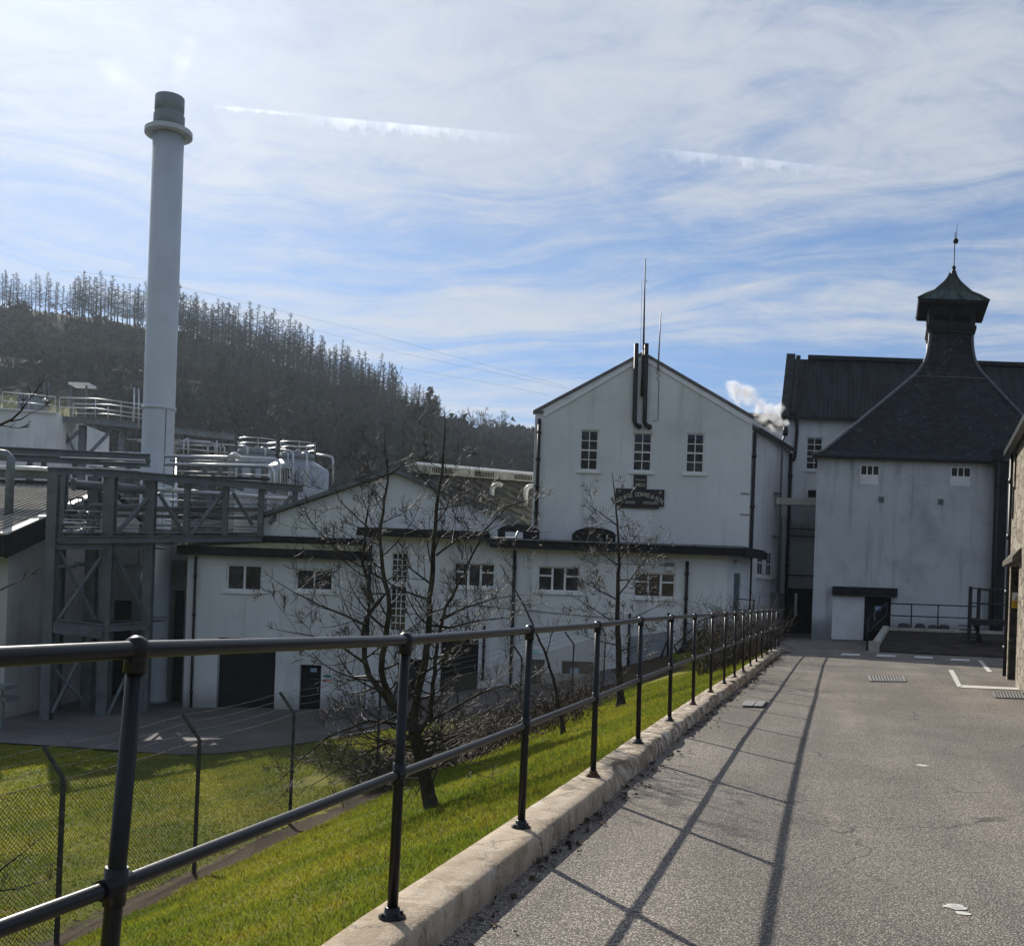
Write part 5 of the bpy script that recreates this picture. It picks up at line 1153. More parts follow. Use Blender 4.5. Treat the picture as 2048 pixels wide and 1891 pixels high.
# ------------------------------------------------------------------ outside stair from yard to the upper door
def make_outside_stair():
    Y = 40.4; t = Thing("metal_staircase", "black metal outside staircase with twin handrails climbing the white wall", "staircase", P(1345, 1330, Y))
    A, B = P(1348, 1322, Y), P(1416, 1262, Y)
    for k in range(2):
        o_ = V((0, 0.9 * k, 0)); t.part("stringer", MB().beam(A + o_, B + o_, 0.05, 0.2), DARKSTEEL)
    for k in range(9):
        p = A + (B - A) * ((k + 0.5) / 9); t.part("step", MB().box(p.x - 0.13, p.x + 0.13, Y + 0.03, Y + 0.87, p.z, p.z + 0.035), DARKSTEEL)
    for ys in (Y, Y + 0.9):
        t.part("handrail", MB().tube([P(1348, 1292, ys), P(1396, 1247, ys), P(1402, 1240, ys), P(1413, 1236, ys), P(1452, 1228, ys)], 0.024, 8), RAILBLACK)
        t.part("handrail", MB().tube([P(1346, 1314, ys), P(1413, 1265, ys), P(1452, 1261, ys)], 0.022, 8), RAILBLACK)
        for x, y0, y1 in ((1414, 1237, 1290), (1434, 1232, 1283), (1456, 1228, 1270)): t.part("post", MB().cyl(P(x, y0, ys), P(x, y1, ys), 0.022, 8), RAILBLACK)
    a, b = P(1416, 1264, Y), P(1500, 1258, Y); t.part("landing", MB().box(a.x, b.x + 0.6, Y, Y + 1.0, a.z - 0.1, a.z), CONC)
    t.part("raking_post", MB().tube([P(1311, 1340, Y), P(1337, 1275, Y)], 0.045, 6), DARKSTEEL); t.part("raking_post", MB().tube([P(1348, 1292, Y), P(1366, 1322, Y)], 0.035, 6), DARKSTEEL)
    t.part("post", MB().cyl(P(1337, 1225, Y), P(1335, 1345, Y), 0.05, 8), DARKSTEEL)
    m = MB(); a = P(1405, 1293, Y - 1); m.box(a.x, a.x + 0.5, Y - 1.4, Y - 1, a.z - 0.6, a.z); single("electric_box", m, DARKSTEEL, "dark square box half hidden in the scrub below the stair landing", "box")
    # landing rail by the return-wall door
    t2 = Thing("door_rail", "short black guard rail outside the grey door of the return wall", "railing", P(1480, 1240, 41.6))
    t2.part("rail", MB().tube([P(1474, 1197, 41.6), P(1510, 1200, 41.6), P(1506, 1222, 41.6)], 0.022, 6), RAILBLACK); t2.part("rail", MB().tube([P(1474, 1219, 41.6), P(1510, 1221, 41.6)], 0.02, 6), RAILBLACK); t2.part("post", MB().cyl(P(1507, 1200, 41.6), P(1500, 1260, 41.6), 0.022, 6), RAILBLACK)
make_outside_stair()

# ------------------------------------------------------------------ painted lines, gratings, drain cover
def sheet_px(pts, z=0.014):
    return [PZ(x, y, z) for x, y in pts]
def make_markings():
    def line(name, pts, lab, grp="white lines on the lane"):
        m = MB(); q = sheet_px(pts, 0.011); m.quad(*q); single(name, m, ROADPAINT, lab, "road marking", grp)
    line("road_line", [(1897, 1339), (1906, 1339), (1914, 1352), (1924, 1372), (1915, 1373), (1904, 1352)], "worn thick white bay line turning towards the lane, left of the stone doorway")
    line("road_line", [(1924, 1369), (2048, 1375), (2048, 1379), (1920, 1374)], "thin white bay line running to the right edge from the thick one")
    line("road_line", [(1956, 1320), (1963, 1320), (1985, 1343), (1975, 1343)], "short white slanting line crossing into the shade near the steel landing")
    for k, (x, y) in enumerate(((1684, 1305.5), (1755, 1308), (1830, 1311), (1903, 1316))):
        line("road_dash", [(x, y), (x + 36, y + 1.5), (x + 36, y + 5.5), (x - 3, y + 4)], ("white dash nearest the kiln door in the shaded row", "white dash in the shaded row, below the terrace kerb's end post", "white dash in the shaded row below the middle of the earth bank", "white dash in the shaded row by the steel landing's post")[k], "white dashes in the shade of the kiln")
    for k, (cx_, cy_, n_, R) in enumerate(((1914, 1812, 11, 0.055), (1925, 1824, 7, 0.035), (1845, 1530, 8, 0.06))):
        c = PZ(cx_, cy_, 0.0); c.z = 0.007 * noise.noise((c.x * 0.5, c.y * 0.5, 1.0)) + 0.003 * noise.noise((c.x * 1.7, c.y * 1.7, 2.0)) + 0.0015; rr_ = random.Random(50 + k); m = MB(); pts = []
        for i in range(16): a = i * 0.3927; q = R * (0.75 + 0.5 * noise.noise((math.cos(a) * 1.3, math.sin(a) * 1.3, k * 5.0)) + 0.15 * rr_.random()); pts.append(c + V((math.cos(a) * q * 1.3, math.sin(a) * q, 0)))
        for i in range(16): m.add([c + UP * 0.001, pts[i], pts[(i + 1) % 16]], [(0, 1, 2)])
        single("paint_splash", m, ROADPAINT, ("white paint splash on the near lane, the larger of a close pair", "small white paint splash just below a larger one on the near lane", "faint white splash in the middle distance of the lane")[k], "paint mark", "white splashes on the lane")
    def grate(pts, lab, nb):
        a, b, c, d = sheet_px(pts, 0.012); th = Thing("drain_grating", lab, "drain", (a + c) / 2)
        m = MB(); m.quad(a - UP * 0.004, b - UP * 0.004, c - UP * 0.004, d - UP * 0.004); th.part("void", m, DRAINDARK)
        for k in range(nb):
            f = (k + 0.5) / nb; m = MB(); m.beam(a + (b - a) * f, d + (c - d) * f, (b - a).length / nb * 0.5, 0.008); th.part("bar", m, CAST)
        m = MB()
        for p, q in ((a, b), (b, c), (c, d), (d, a)): m.beam(p, q, 0.025, 0.008)
        th.part("frame", m, CAST)
    grate([(1740, 1361), (1812, 1362), (1806, 1351), (1736, 1350)], "square iron grating with pale bars in the middle of the lane", 12)
    grate([(1990, 1394), (2062, 1396), (2058, 1384), (1984, 1383)], "iron grating by the white bay line at the right edge", 12)
    a, b, c, d = sheet_px([(1482, 1411), (1530, 1413), (1537, 1403), (1492, 1401)], 0.012); th = Thing("drain_cover", "two-part iron drain cover in the shade near the kerb", "drain", (a + c) / 2)
    for f0, f1 in ((0.0, 0.47), (0.52, 0.9)):
        m = MB(); p = [a + (b - a) * f0, a + (b - a) * f1, d + (c - d) * f1, d + (c - d) * f0]; m.prism([q for q in p], (0, 0, 0.012)); th.part("plate", m, CAST)
    m = MB(); p = [a + (b - a) * 0.93, b, c, d + (c - d) * 0.93]; m.quad(*[q + UP * 0.003 for q in p]); th.part("slot", m, DRAINDARK)
make_markings()

# ------------------------------------------------------------------ the works on the left: shed, pipe bridge, stack, racks, tanks
def make_shed():
    X = -18.6; Yf = 37.8; Ye = 37.1; Yr = 46.8; ze = 3.0; zr = 5.75; zb = -4.8; Xl = -42
    t = Thing("pale_shed", "pale rendered shed with sunlit corrugated roof at the left edge", "building", (X, Yf, -4.5))
    m = MB(); slope = (zr - ze) / (Yr - Ye); zt = ze + slope * (Yf - Ye) - 0.1
    m.quad(V((Xl, Yf, zb)), V((X, Yf, zb)), V((X, Yf, zt)), V((Xl, Yf, zt))); m.quad(V((X, Yf, zb)), V((X, Yr + 8, zb)), V((X, Yr + 8, zt + 0.2)), V((X, Yr, zr - 0.1)), V((X, Yf, zt))); t.part("wall", m, SHED_WALL)
    # box-profile sheets running up the slope
    prof = []; x = X + 0.18; p = 0.25
    while x > Xl:
        prof += [(x, 0.0), (x - 0.11, 0.0), (x - 0.135, 0.02), (x - 0.225, 0.02)]; x -= p
    m = MB(); rows = []
    for (y, z) in ((Ye, ze), (Yr, zr)): rows.append([V((a, y, z + h)) for a, h in prof])
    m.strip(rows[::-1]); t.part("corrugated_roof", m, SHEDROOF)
    m = MB(); m.quad(V((Xl, Yr, zr)), V((X + 0.18, Yr, zr)), V((X + 0.18, Yr + 9, zr - 2.4)), V((Xl, Yr + 9, zr - 2.4))); t.part("rear_roof", m, DARKROOF)
    m = MB(); m.hexa([V((X + 0.19, Ye - 0.05, ze - 0.85)), V((X + 0.28, Ye - 0.05, ze - 0.85)), V((X + 0.28, Yr, zr - 0.85)), V((X + 0.19, Yr, zr - 0.85))], [V((X + 0.19, Ye - 0.05, ze + 0.0)), V((X + 0.28, Ye - 0.05, ze + 0.0)), V((X + 0.28, Yr, zr + 0.0)), V((X + 0.19, Yr, zr + 0.0))])
    m.box(Xl, X + 0.189, Ye - 0.12, Ye - 0.02, ze - 0.8, ze - 0.03); t.part("bargeboard", m, FASCIA)
    m = MB(); m.hexa([V((X + 0.02, Ye - 0.05, ze + 0.005)), V((X + 0.30, Ye - 0.05, ze + 0.005)), V((X + 0.30, Yr, zr + 0.005)), V((X + 0.02, Yr, zr + 0.005))], [V((X + 0.02, Ye - 0.05, ze + 0.075)), V((X + 0.30, Ye - 0.05, ze + 0.075)), V((X + 0.30, Yr, zr + 0.075)), V((X + 0.02, Yr, zr + 0.075))]); t.part("verge_flashing", m, SHEETEDGE)
    m = MB(); m.box(Xl, X + 0.2, Yr - 0.25, Yr + 0.25, zr + 0.04, zr + 0.16); t.part("ridge_cap", m, DARKROOF)
    Yp = 40.5; zz = ze + slope * (Yp - Ye); b = P(19, 985, Yp); x0 = b.x; m = MB(); top = P(25, 920, Yp)
    m.tube([V((x0, Yp, zz - 0.1)), V((x0, Yp, top.z - 0.25)), top + V((-0.05, 0, 0.02)), top + V((-0.25, 0, 0.22)), top + V((-0.75, 0, 0.28))], 0.17, 10); single("roof_vent", m, GALV, "grey hooked vent pipe standing on the corrugated shed roof", "vent pipe")
    m = MB(); q = P(0, 1345, 35.2); q.z = g(q.x, 35.2)
    th = Thing("pallet_stand", "pale green metal stand at the foot of the shed", "stand", (q.x, 40.5, q.z)); th.part("leg", MB().box(q.x + 0.05, q.x + 0.15, 35.2, 35.3, q.z, q.z + 1.0), GALV); th.part("leg", MB().box(q.x - 0.9, q.x - 0.8, 35.2, 35.3, q.z, q.z + 1.0), GALV)
    th.part("tray", MB().box(q.x - 1.1, q.x + 0.35, 35.0, 35.9, q.z + 1.0, q.z + 1.15), GALV); th.part("tray", MB().box(q.x - 1.0, q.x + 0.3, 35.0, 35.9, q.z + 1.4, q.z + 1.55), GALV); th.part("upright", MB().box(q.x + 0.05, q.x + 0.12, 35.2, 35.27, q.z + 1.15, q.z + 1.4), GALV)
make_shed()

def make_pipe_bridge():
    Yf, Yr = 0.0, 2.4; zb = -4.6
    def P(px, py, o): return globals()['P'](px, py, 38.0 + (px - 110) * 0.0160 + o)     # the bridge runs obliquely back to the hall
    t = Thing("pipe_bridge", "grey steel lattice pipe bridge on trestle columns, full of pipes", "pipe bridge", P(205, 1430, Yf))
    def col(x0, y0, x1, y1, Y, w=0.36): a = P(x0, y0, Y); b = P(x1, y1, Y); t.part("column", MB().ibeam(a, V((a.x, a.y, zb)), w, w, side=(0, 1, 0)), GREYSTEEL)
    for Y in (Yf, Yr):
        dx = 0 if Y == Yf else 16
        col(109 + dx, 950, 96 + dx, 1425, Y); col(222 - dx * 2.0, 953, 206 - dx * 2, 1430, Y, 0.42); col(304 - dx * 0.4, 955, 290 - dx * 0.4, 1420, Y)
    def ch(name, x0, y0, x1, y1, w, h, Y): t.part(name, MB().ibeam(P(x0, y0, Y), P(x1, y1, Y), w, h), GREYSTEEL)
    for Y in (Yf, Yr):
        ch("top_chord", 188, 944, 606, 977, 0.25, 0.30, Y); ch("bottom_chord", 112, 1079, 522, 1076, 0.25, 0.28, Y)
        ch("top_chord", 96, 940, 188, 944, 0.2, 0.22, Y)
        ch("cross_beam", 106, 1250, 204, 1262, 0.2, 0.56, Y); ch("cross_beam", 216, 1255, 292, 1250, 0.2, 0.3, Y); ch("cross_beam", 228, 1090, 304, 1090, 0.2, 0.30, Y); ch("cross_beam", 110, 1088, 210, 1088, 0.2, 0.40, Y)
        for x in (376, 453, 524, 591): t.part("vertical", MB().ibeam(P(x, 955 + (x - 376) * 0.07, Y), P(x - 4, 1074, Y), 0.22, 0.24, side=(0, 1, 0)), GREYSTEEL)
        for (x0, y0, x1, y1) in ((317, 985, 371, 1072), (446, 984, 380, 1072), (466, 985, 505, 1050), (582, 992, 540, 1046), (309, 982, 231, 1068)):
            t.part("diagonal", MB().beam(P(x0, y0, Y), P(x1, y1, Y), 0.13, 0.16, side=(0, 1, 0)), GREYSTEEL)
        for (x0, y0, x1, y1) in ((200, 1117, 112, 1245), (118, 1100, 190, 1238), (230, 1108, 296, 1240), (180, 1272, 105, 1425), (262, 1330, 216, 1430), (110, 1340, 165, 1400)):
            t.part("brace", MB().beam(P(x0, y0, Y), P(x1, y1, Y), 0.10, 0.14, side=(0, 1, 0)), GREYSTEEL)
    for x, y in ((196, 945), (304, 954), (376, 960), (453, 966), (524, 972), (112, 1079), (222, 1079), (304, 1079), (376, 1077), (453, 1077), (518, 1076)):
        a = P(x, y, Yf); b = P(x, y, Yr); b.x = a.x + 0.05; b.z = a.z; t.part("cross_tie", MB().beam(a, b, 0.14, 0.18), GREYSTEEL)
    # trays and deck plates added to shade the yard below
    for k, (y0, y1) in enumerate(((1066, 1066), (1013, 1017))):
        a, b, c, d = P(112 if k == 0 else 200, y0, 0.12), P(518, y1, 0.12), P(518, y1, 2.25), P(112 if k == 0 else 200, y0, 2.25); c.z = b.z; d.z = a.z; d.x, c.x = a.x, b.x
        m = MB(); m.hexa([a, b, c, d], [p + UP * 0.05 for p in (a, b, c, d)]); t.part("shade_tray", m, GREYSTEEL)
    for y in (1082, 1244):
        a, b = P(104, y, 0.1), P(296, y, 0.1); m = MB(); m.hexa([a, V((b.x, b.y, a.z)), V((b.x, b.y + 2.1, a.z)), V((a.x, a.y + 2.1, a.z))], [p + UP * 0.04 for p in (a, V((b.x, b.y, a.z)), V((b.x, b.y + 2.1, a.z)), V((a.x, a.y + 2.1, a.z)))]); t.part("deck_plate", m, DARKSTEEL)
    # the pipes it carries
    r = random.Random(5)
    def pipe(x0, y0, x1, y1, d, Y, mat=PIPEMETAL): t.part("pipe", MB().tube([P(x0, y0, Y), P(x1, y1, Y)], M(d / 2, 43), 10), mat)
    for (x0, y0, x1, y1, d, Y, mat) in ((300, 977, 618, 1001, 10, 1.4, PIPEMETAL), (230, 1014, 560, 1023, 5, 1.0, PIPEMETAL), (230, 1030, 525, 1036, 8, 1.9, GALV), (225, 1050, 520, 1053, 6, 1.3, PIPEMETAL),
                                        (300, 1064, 510, 1066, 6, 0.8, PIPEMETAL), (130, 1031, 215, 1033, 5, 1.2, GALV), (128, 1045, 215, 1047, 5, 0.8, PIPEMETAL), (125, 1062, 215, 1063, 6, 1.3, PIPEMETAL), (180, 1008, 300, 1012, 6, 1.6, GALV), (170, 1022, 300, 1024, 3, 1.1, PIPEMETAL), (330, 1041, 520, 1043, 3, 2.1, PIPEMETAL), (340, 1003, 600, 1012, 3, 2.3, GALV), (240, 996, 560, 1006, 2, 0.5, PIPEMETAL), (230, 1022, 520, 1028, 2, 0.4, PIPEMETAL), (240, 1044, 515, 1047, 2, 0.4, WHITEPIPE), (235, 1057, 505, 1059, 2, 0.3, GALV), (310, 990, 560, 998, 2, 0.6, GALV), (130, 1020, 215, 1022, 2, 0.4, PIPEMETAL), (130, 1053, 212, 1054, 2, 0.3, WHITEPIPE), (128, 1038, 214, 1040, 2, 0.5, PIPEMETAL)):
        pipe(x0, y0, x1, y1, d, Y, mat)
    t.part("drum", MB().tube([P(146, 969, 1.8), P(148, 969, 1.8), P(150, 969, 1.8), P(304, 980, 1.8)], [M(12, 42), M(12, 42), M(9.5, 42), M(9.5, 42)], 14), GREYSTEEL)
    t.part("standpipe", MB().tube([P(281, 1048, 0.9), P(280, 1133, 0.9)], M(4.5, 41), 10), PIPEMETAL); t.part("standpipe", MB().tube([P(283, 1136, 0.9), P(281, 1172, 0.9)], M(3.2, 41), 8), PIPEMETAL)
    t.part("standpipe", MB().tube([P(352, 918, 47.8), P(351, 1018, 2.2)], M(4, 44), 10), PIPEMETAL)
    for k in range(14):                                       # valves and flanges on the small pipes by the trestle
        x = 130 + r.random() * 55; y = (1012, 1031, 1046, 1062)[k % 4] + r.uniform(-2, 2); p = P(x, y, 0.6 + r.random() * 0.4); m = MB()
        m.cyl(p - V((0.09, 0, 0)), p + V((0.09, 0, 0)), 0.14, 9); m.cyl(p, p + UP * 0.32, 0.035, 6); m.lathe(p + UP * 0.30, [(0.13, 0), (0.13, 0.03)], 10); t.part("valve", m, GALV)
    m = MB().tube([P(105, 1135, 1.4), P(150, 1131, 1.4), P(150, 1127, 1.4), P(300, 1133, 1.4)], 0.09, 7); t.part("pipe", m, GALV)
make_pipe_bridge()

def make_stack():
    Y = 62.0; b = P(318, 1300, Y); top = P(337, 190, Y); z0 = -4.7; ax = b.x; 
    def at(y): q = P(330, y, Y); return q.z
    # a true upright stack standing on the yard; the lean in the photograph is the camera's
    xc = P(325, 620, Y).x; r0, r1 = M(31, Y), M(30, Y)
    t = Thing("chimney_stack", "tall pale steel chimney stack with collar ring and dark grey top", "chimney", (xc, Y, z0))
    m = MB().lathe((xc, Y, 0), [(r0 * 1.18, z0), (r0 * 1.18, at(1090)), (r0, at(1080)), (r0 * 0.99, at(820)), (r1, at(262))], 40); t.part("shaft", m, CHIM)
    m = MB().lathe((xc, Y, 0), [(r0 * 1.06, at(821)), (r0 * 1.06, at(814))], 40); t.part("band", m, CHIM)
    zr0, zr1 = at(272), at(262); R = M(46, Y); m = MB()
    m.lathe((xc, Y, 0), [(r1 * 1.03, zr0 + 0.02), (R * 0.97, zr0), (R, zr0 + 0.02), (R, zr1 - 0.02), (R * 0.985, zr1), (r1 * 1.03, zr1 + 0.02)], 40, smooth=False); t.part("collar_ring", m, CHIM)
    za, zt = at(232), at(196); rc = M(28.5, Y); m = MB().lathe((xc, Y, 0), [(r1 * 1.0, zr1 + 0.001), (r1 * 1.0, za), (rc * 0.93, za + 0.05), (rc * 0.93, za + 0.22), (rc, za + 0.28), (rc, zt), (rc * 0.9, zt), (rc * 0.9, zt - 0.6)], 40); t.part("flue_top", m, CHIMCAP)
    m = MB().tube([(xc + r0 * 0.72, Y - r0 * 0.72, z0), (xc + r0 * 0.72, Y - r0 * 0.72, at(815))], 0.02, 6); t.part("conductor", m, GREYSTEEL)
    STACK_TOP.append(V((xc, Y, zt)))
STACK_TOP = []
make_stack()

def make_racks():
    Y = 56.0
    t = Thing("pipe_rack", "upper grey pipe rack crossing behind the pipe bridge with bright pipes on it", "pipe rack", P(100, 1300, Y)); z0 = -4.6
    def pipe(pts, d, mat, Y=Y, nm="pipe"): t.part(nm, MB().tube([P(x, y, Y) for x, y in pts], M(d / 2, Y), 10), mat)
    t.part("rack_beam", MB().ibeam(P(-60, 896, Y), P(300, 914, Y), 0.3, 0.32), GREYSTEEL); t.part("rack_beam", MB().ibeam(P(-60, 911, Y), P(300, 927, Y), 0.3, 0.36), GREYSTEEL); t.part("rack_beam", MB().ibeam(P(-60, 911, Y + 1.8), P(300, 927, Y + 1.8), 0.3, 0.36), GREYSTEEL)
    pipe([(-60, 894), (140, 903), (290, 907)], 5, PIPEMETAL, Y + 0.6); pipe([(110, 902), (292, 912)], 3, PIPEMETAL, Y + 0.2); pipe([(120, 914), (290, 920)], 3, WHITEPIPE, Y - 0.3); pipe([(200, 922), (292, 925)], 3, PIPEMETAL, Y - 0.2); pipe([(120, 934), (215, 937), (292, 941)], 3, WHITEPIPE, Y - 0.4); pipe([(180, 932), (280, 940)], 5, PIPEMETAL, Y + 1)
    pipe([(330, 912), (480, 915), (548, 918), (557, 922), (560, 930), (560, 985)], 7, PIPEMETAL); pipe([(330, 928), (440, 930), (532, 932), (542, 935), (547, 944), (548, 985)], 8, PIPEMETAL); pipe([(340, 920), (530, 925)], 4, GALV, Y + 1)
    pipe([(355, 942), (400, 943), (472, 945)], 3, WHITEPIPE, Y + 1); pipe([(350, 951), (540, 958)], 6, BLACKPIPE, Y + 0.5); pipe([(478, 948), (540, 950)], 3, WHITEPIPE, Y + 0.8)
    for x in (20, 60, 88, 150, 212, 258, 410, 440, 480, 506, 527): a, b = P(x, 924 if x < 320 else 930, Y + 0.9), P(x, 955, Y + 0.9); t.part("hanger", MB().beam(a, b, 0.22, 0.22), GREYSTEEL)
    for x in (60, 260, 420, 530): a = P(x, 930, Y + 1.5); t.part("column", MB().ibeam(a, V((a.x, a.y, z0)), 0.3, 0.3, side=(0, 1, 0)), GREYSTEEL)
    t.part("vessel", MB().tube([P(452, 913, Y - 0.2), P(460, 911, Y - 0.2), P(470, 909, Y - 0.2), P(478, 912, Y - 0.2), P(482, 914, Y - 0.2)], [0.02, 0.1, 0.17, 0.1, 0.02], 10), WHITEPIPE)
    t.part("louvre_panel", MB().box(P(563, 935, Y).x, P(579, 935, Y).x, Y, Y + 0.1, P(563, 990, Y).z, P(563, 934, Y).z), WHITEPIPE); m = MB(); x0, x1 = P(563, 935, Y).x, P(579, 935, Y).x
    for k in range(5): q = x0 + (x1 - x0) * (k + 0.5) / 5; m.box(q - 0.025, q + 0.025, Y - 0.02, Y - 0.002, P(563, 990, Y).z, P(563, 935, Y).z)
    t.part("louvre_slat", m, FASCIA)
    # fat white insulated pipe over the shed's ridge end
    single("insulated_pipe", MB().tube([P(-60, 932, 43), P(60, 936, 43), P(128, 940, 43), P(134, 941, 43)], [M(4, 43)] * 3 + [M(2, 43)], 12), WHITEPIPE, "bright white insulated pipe lying level above the corrugated shed roof", "pipe")
    single("dark_beam", MB().ibeam(P(-60, 945, 43.4), P(140, 950, 43.4), 0.3, 0.36), GREYSTEEL, "dark grey beam under the bright white insulated pipe", "beam")
    # concrete boiler house behind the trestle
    Yb = 46.5; th = Thing("boiler_house", "dull grey boiler house wall in shade behind the trestle columns", "building", P(240, 1300, Yb)); a, b = P(70, 1070, Yb), P(297, 1070, Yb); pl = Plane((0, Yb, 0), (1, 0, 0))
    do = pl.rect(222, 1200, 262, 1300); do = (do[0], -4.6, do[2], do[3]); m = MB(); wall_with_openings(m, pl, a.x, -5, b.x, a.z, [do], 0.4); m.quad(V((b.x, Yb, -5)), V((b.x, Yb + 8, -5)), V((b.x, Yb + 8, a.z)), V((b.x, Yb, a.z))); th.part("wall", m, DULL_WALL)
    m = MB(); m.box(a.x - 0.2, b.x + 0.2, Yb - 0.2, Yb + 8, a.z, a.z + 0.3); th.part("roof", m, DARKROOF); m = MB(); pl.box(m, *do, -0.5, -0.41); th.part("roller_door", m, BLACKDOOR)
    Yb = 66.0; th = Thing("rear_store", "pale grey rear store wall glimpsed between the stack's foot and the low white block", "building", P(360, 1300, Yb)); a, b = P(296, 1070, Yb), P(392, 1070, Yb); pl = Plane((0, Yb, 0), (1, 0, 0))
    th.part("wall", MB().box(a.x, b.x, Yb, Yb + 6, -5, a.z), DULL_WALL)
    for (x0, y0, x1, y1) in ((344, 1120, 392, 1150), (344, 1180, 392, 1205)): m = MB(); pl.box(m, *pl.rect(x0, y0, x1, y1), 0.003, 0.12); th.part("duct", m, GREYSTEEL)
    th.part("pipe", MB().tube([P(336, 1090, Yb - 0.4), P(334, 1240, Yb - 0.4), P(345, 1255, Yb - 0.4), P(372, 1250, Yb - 0.4)], 0.12, 8), BLACKPIPE)
make_racks()

def make_shade_block():  # added block that keeps a patch of sun off the yard
    y0 = 45.3; x0, x1 = P(294, 1200, y0).x, -13.72; zt = 3.65; t = Thing("shade_block", "added dull grey block shading the yard, between the trestle and the low white block", "building", (x0, y0, -3.75)); pl = Plane((0, y0, 0), (1, 0, 0))
    r = pl.rect(343, 1180, 366, 1398); m = MB(); wall_with_openings(m, pl, x0, -4.8, x1, zt, [(r[0], -3.78, r[2], r[3])], 0.3)
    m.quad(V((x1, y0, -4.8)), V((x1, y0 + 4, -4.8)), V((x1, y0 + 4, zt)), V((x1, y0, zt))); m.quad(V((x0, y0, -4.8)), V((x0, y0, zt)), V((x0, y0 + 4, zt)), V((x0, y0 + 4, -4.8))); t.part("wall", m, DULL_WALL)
    t.part("roof", MB().box(x0 - 0.1, x1 + 0.1, y0 - 0.1, y0 + 4, zt + 0.001, zt + 0.15), DARKROOF)
    m = MB(); pl.box(m, r[0], -3.78, r[2], r[3], -0.35, -0.305); t.part("door", m, BLACKDOOR)
    for (u0, v0, u1, v1) in ((344, 1120, 371, 1150),): m = MB(); pl.box(m, *pl.rect(u0, v0, u1, v1), 0.003, 0.12); t.part("duct", m, GREYSTEEL)
    yd = 44.5; a, b = P(322, 1092, yd), P(319, 1392, yd); d = Thing("stack_foot_standin", "fat round grey duct standing on the yard beside the trestle's right column", "duct", (b.x, yd, -3.7))  # added shaft in place of the stack's foot, hidden by the block
    m = MB().lathe((a.x, yd, 0), [(0.52, -3.72), (0.52, -3.55), (0.44, -3.5), (0.44, a.z)], 28); d.part("shaft", m, CHIM)
    d.part("flange", MB().lathe((a.x, yd, 0), [(0.50, 0.0), (0.50, 0.07)], 28), CHIM)
make_shade_block()

def rail_thing(t, pts, Y, z_up, nm="handrail", mat=PIPEMETAL, r=0.035, posts=True, mids=(0.5,)):
    """guard rail over a run of deck points (already 3D)"""
    t.part(nm, MB().tube([p + UP * z_up for p in pts], r, 6), mat)
    for k in mids: t.part(nm, MB().tube([p + UP * z_up * k for p in pts], r * 0.85, 6), mat)
    if posts:
        for a, b in zip(pts[:-1], pts[1:]):
            n = max(1, int((b - a).length / 1.6))
            for k in range(n): q = a + (b - a) * (k / n); t.part("post", MB().cyl(q, q + UP * z_up, r * 0.9, 6), mat)
        t.part("post", MB().cyl(pts[-1], pts[-1] + UP * z_up, r * 0.9, 6), mat)

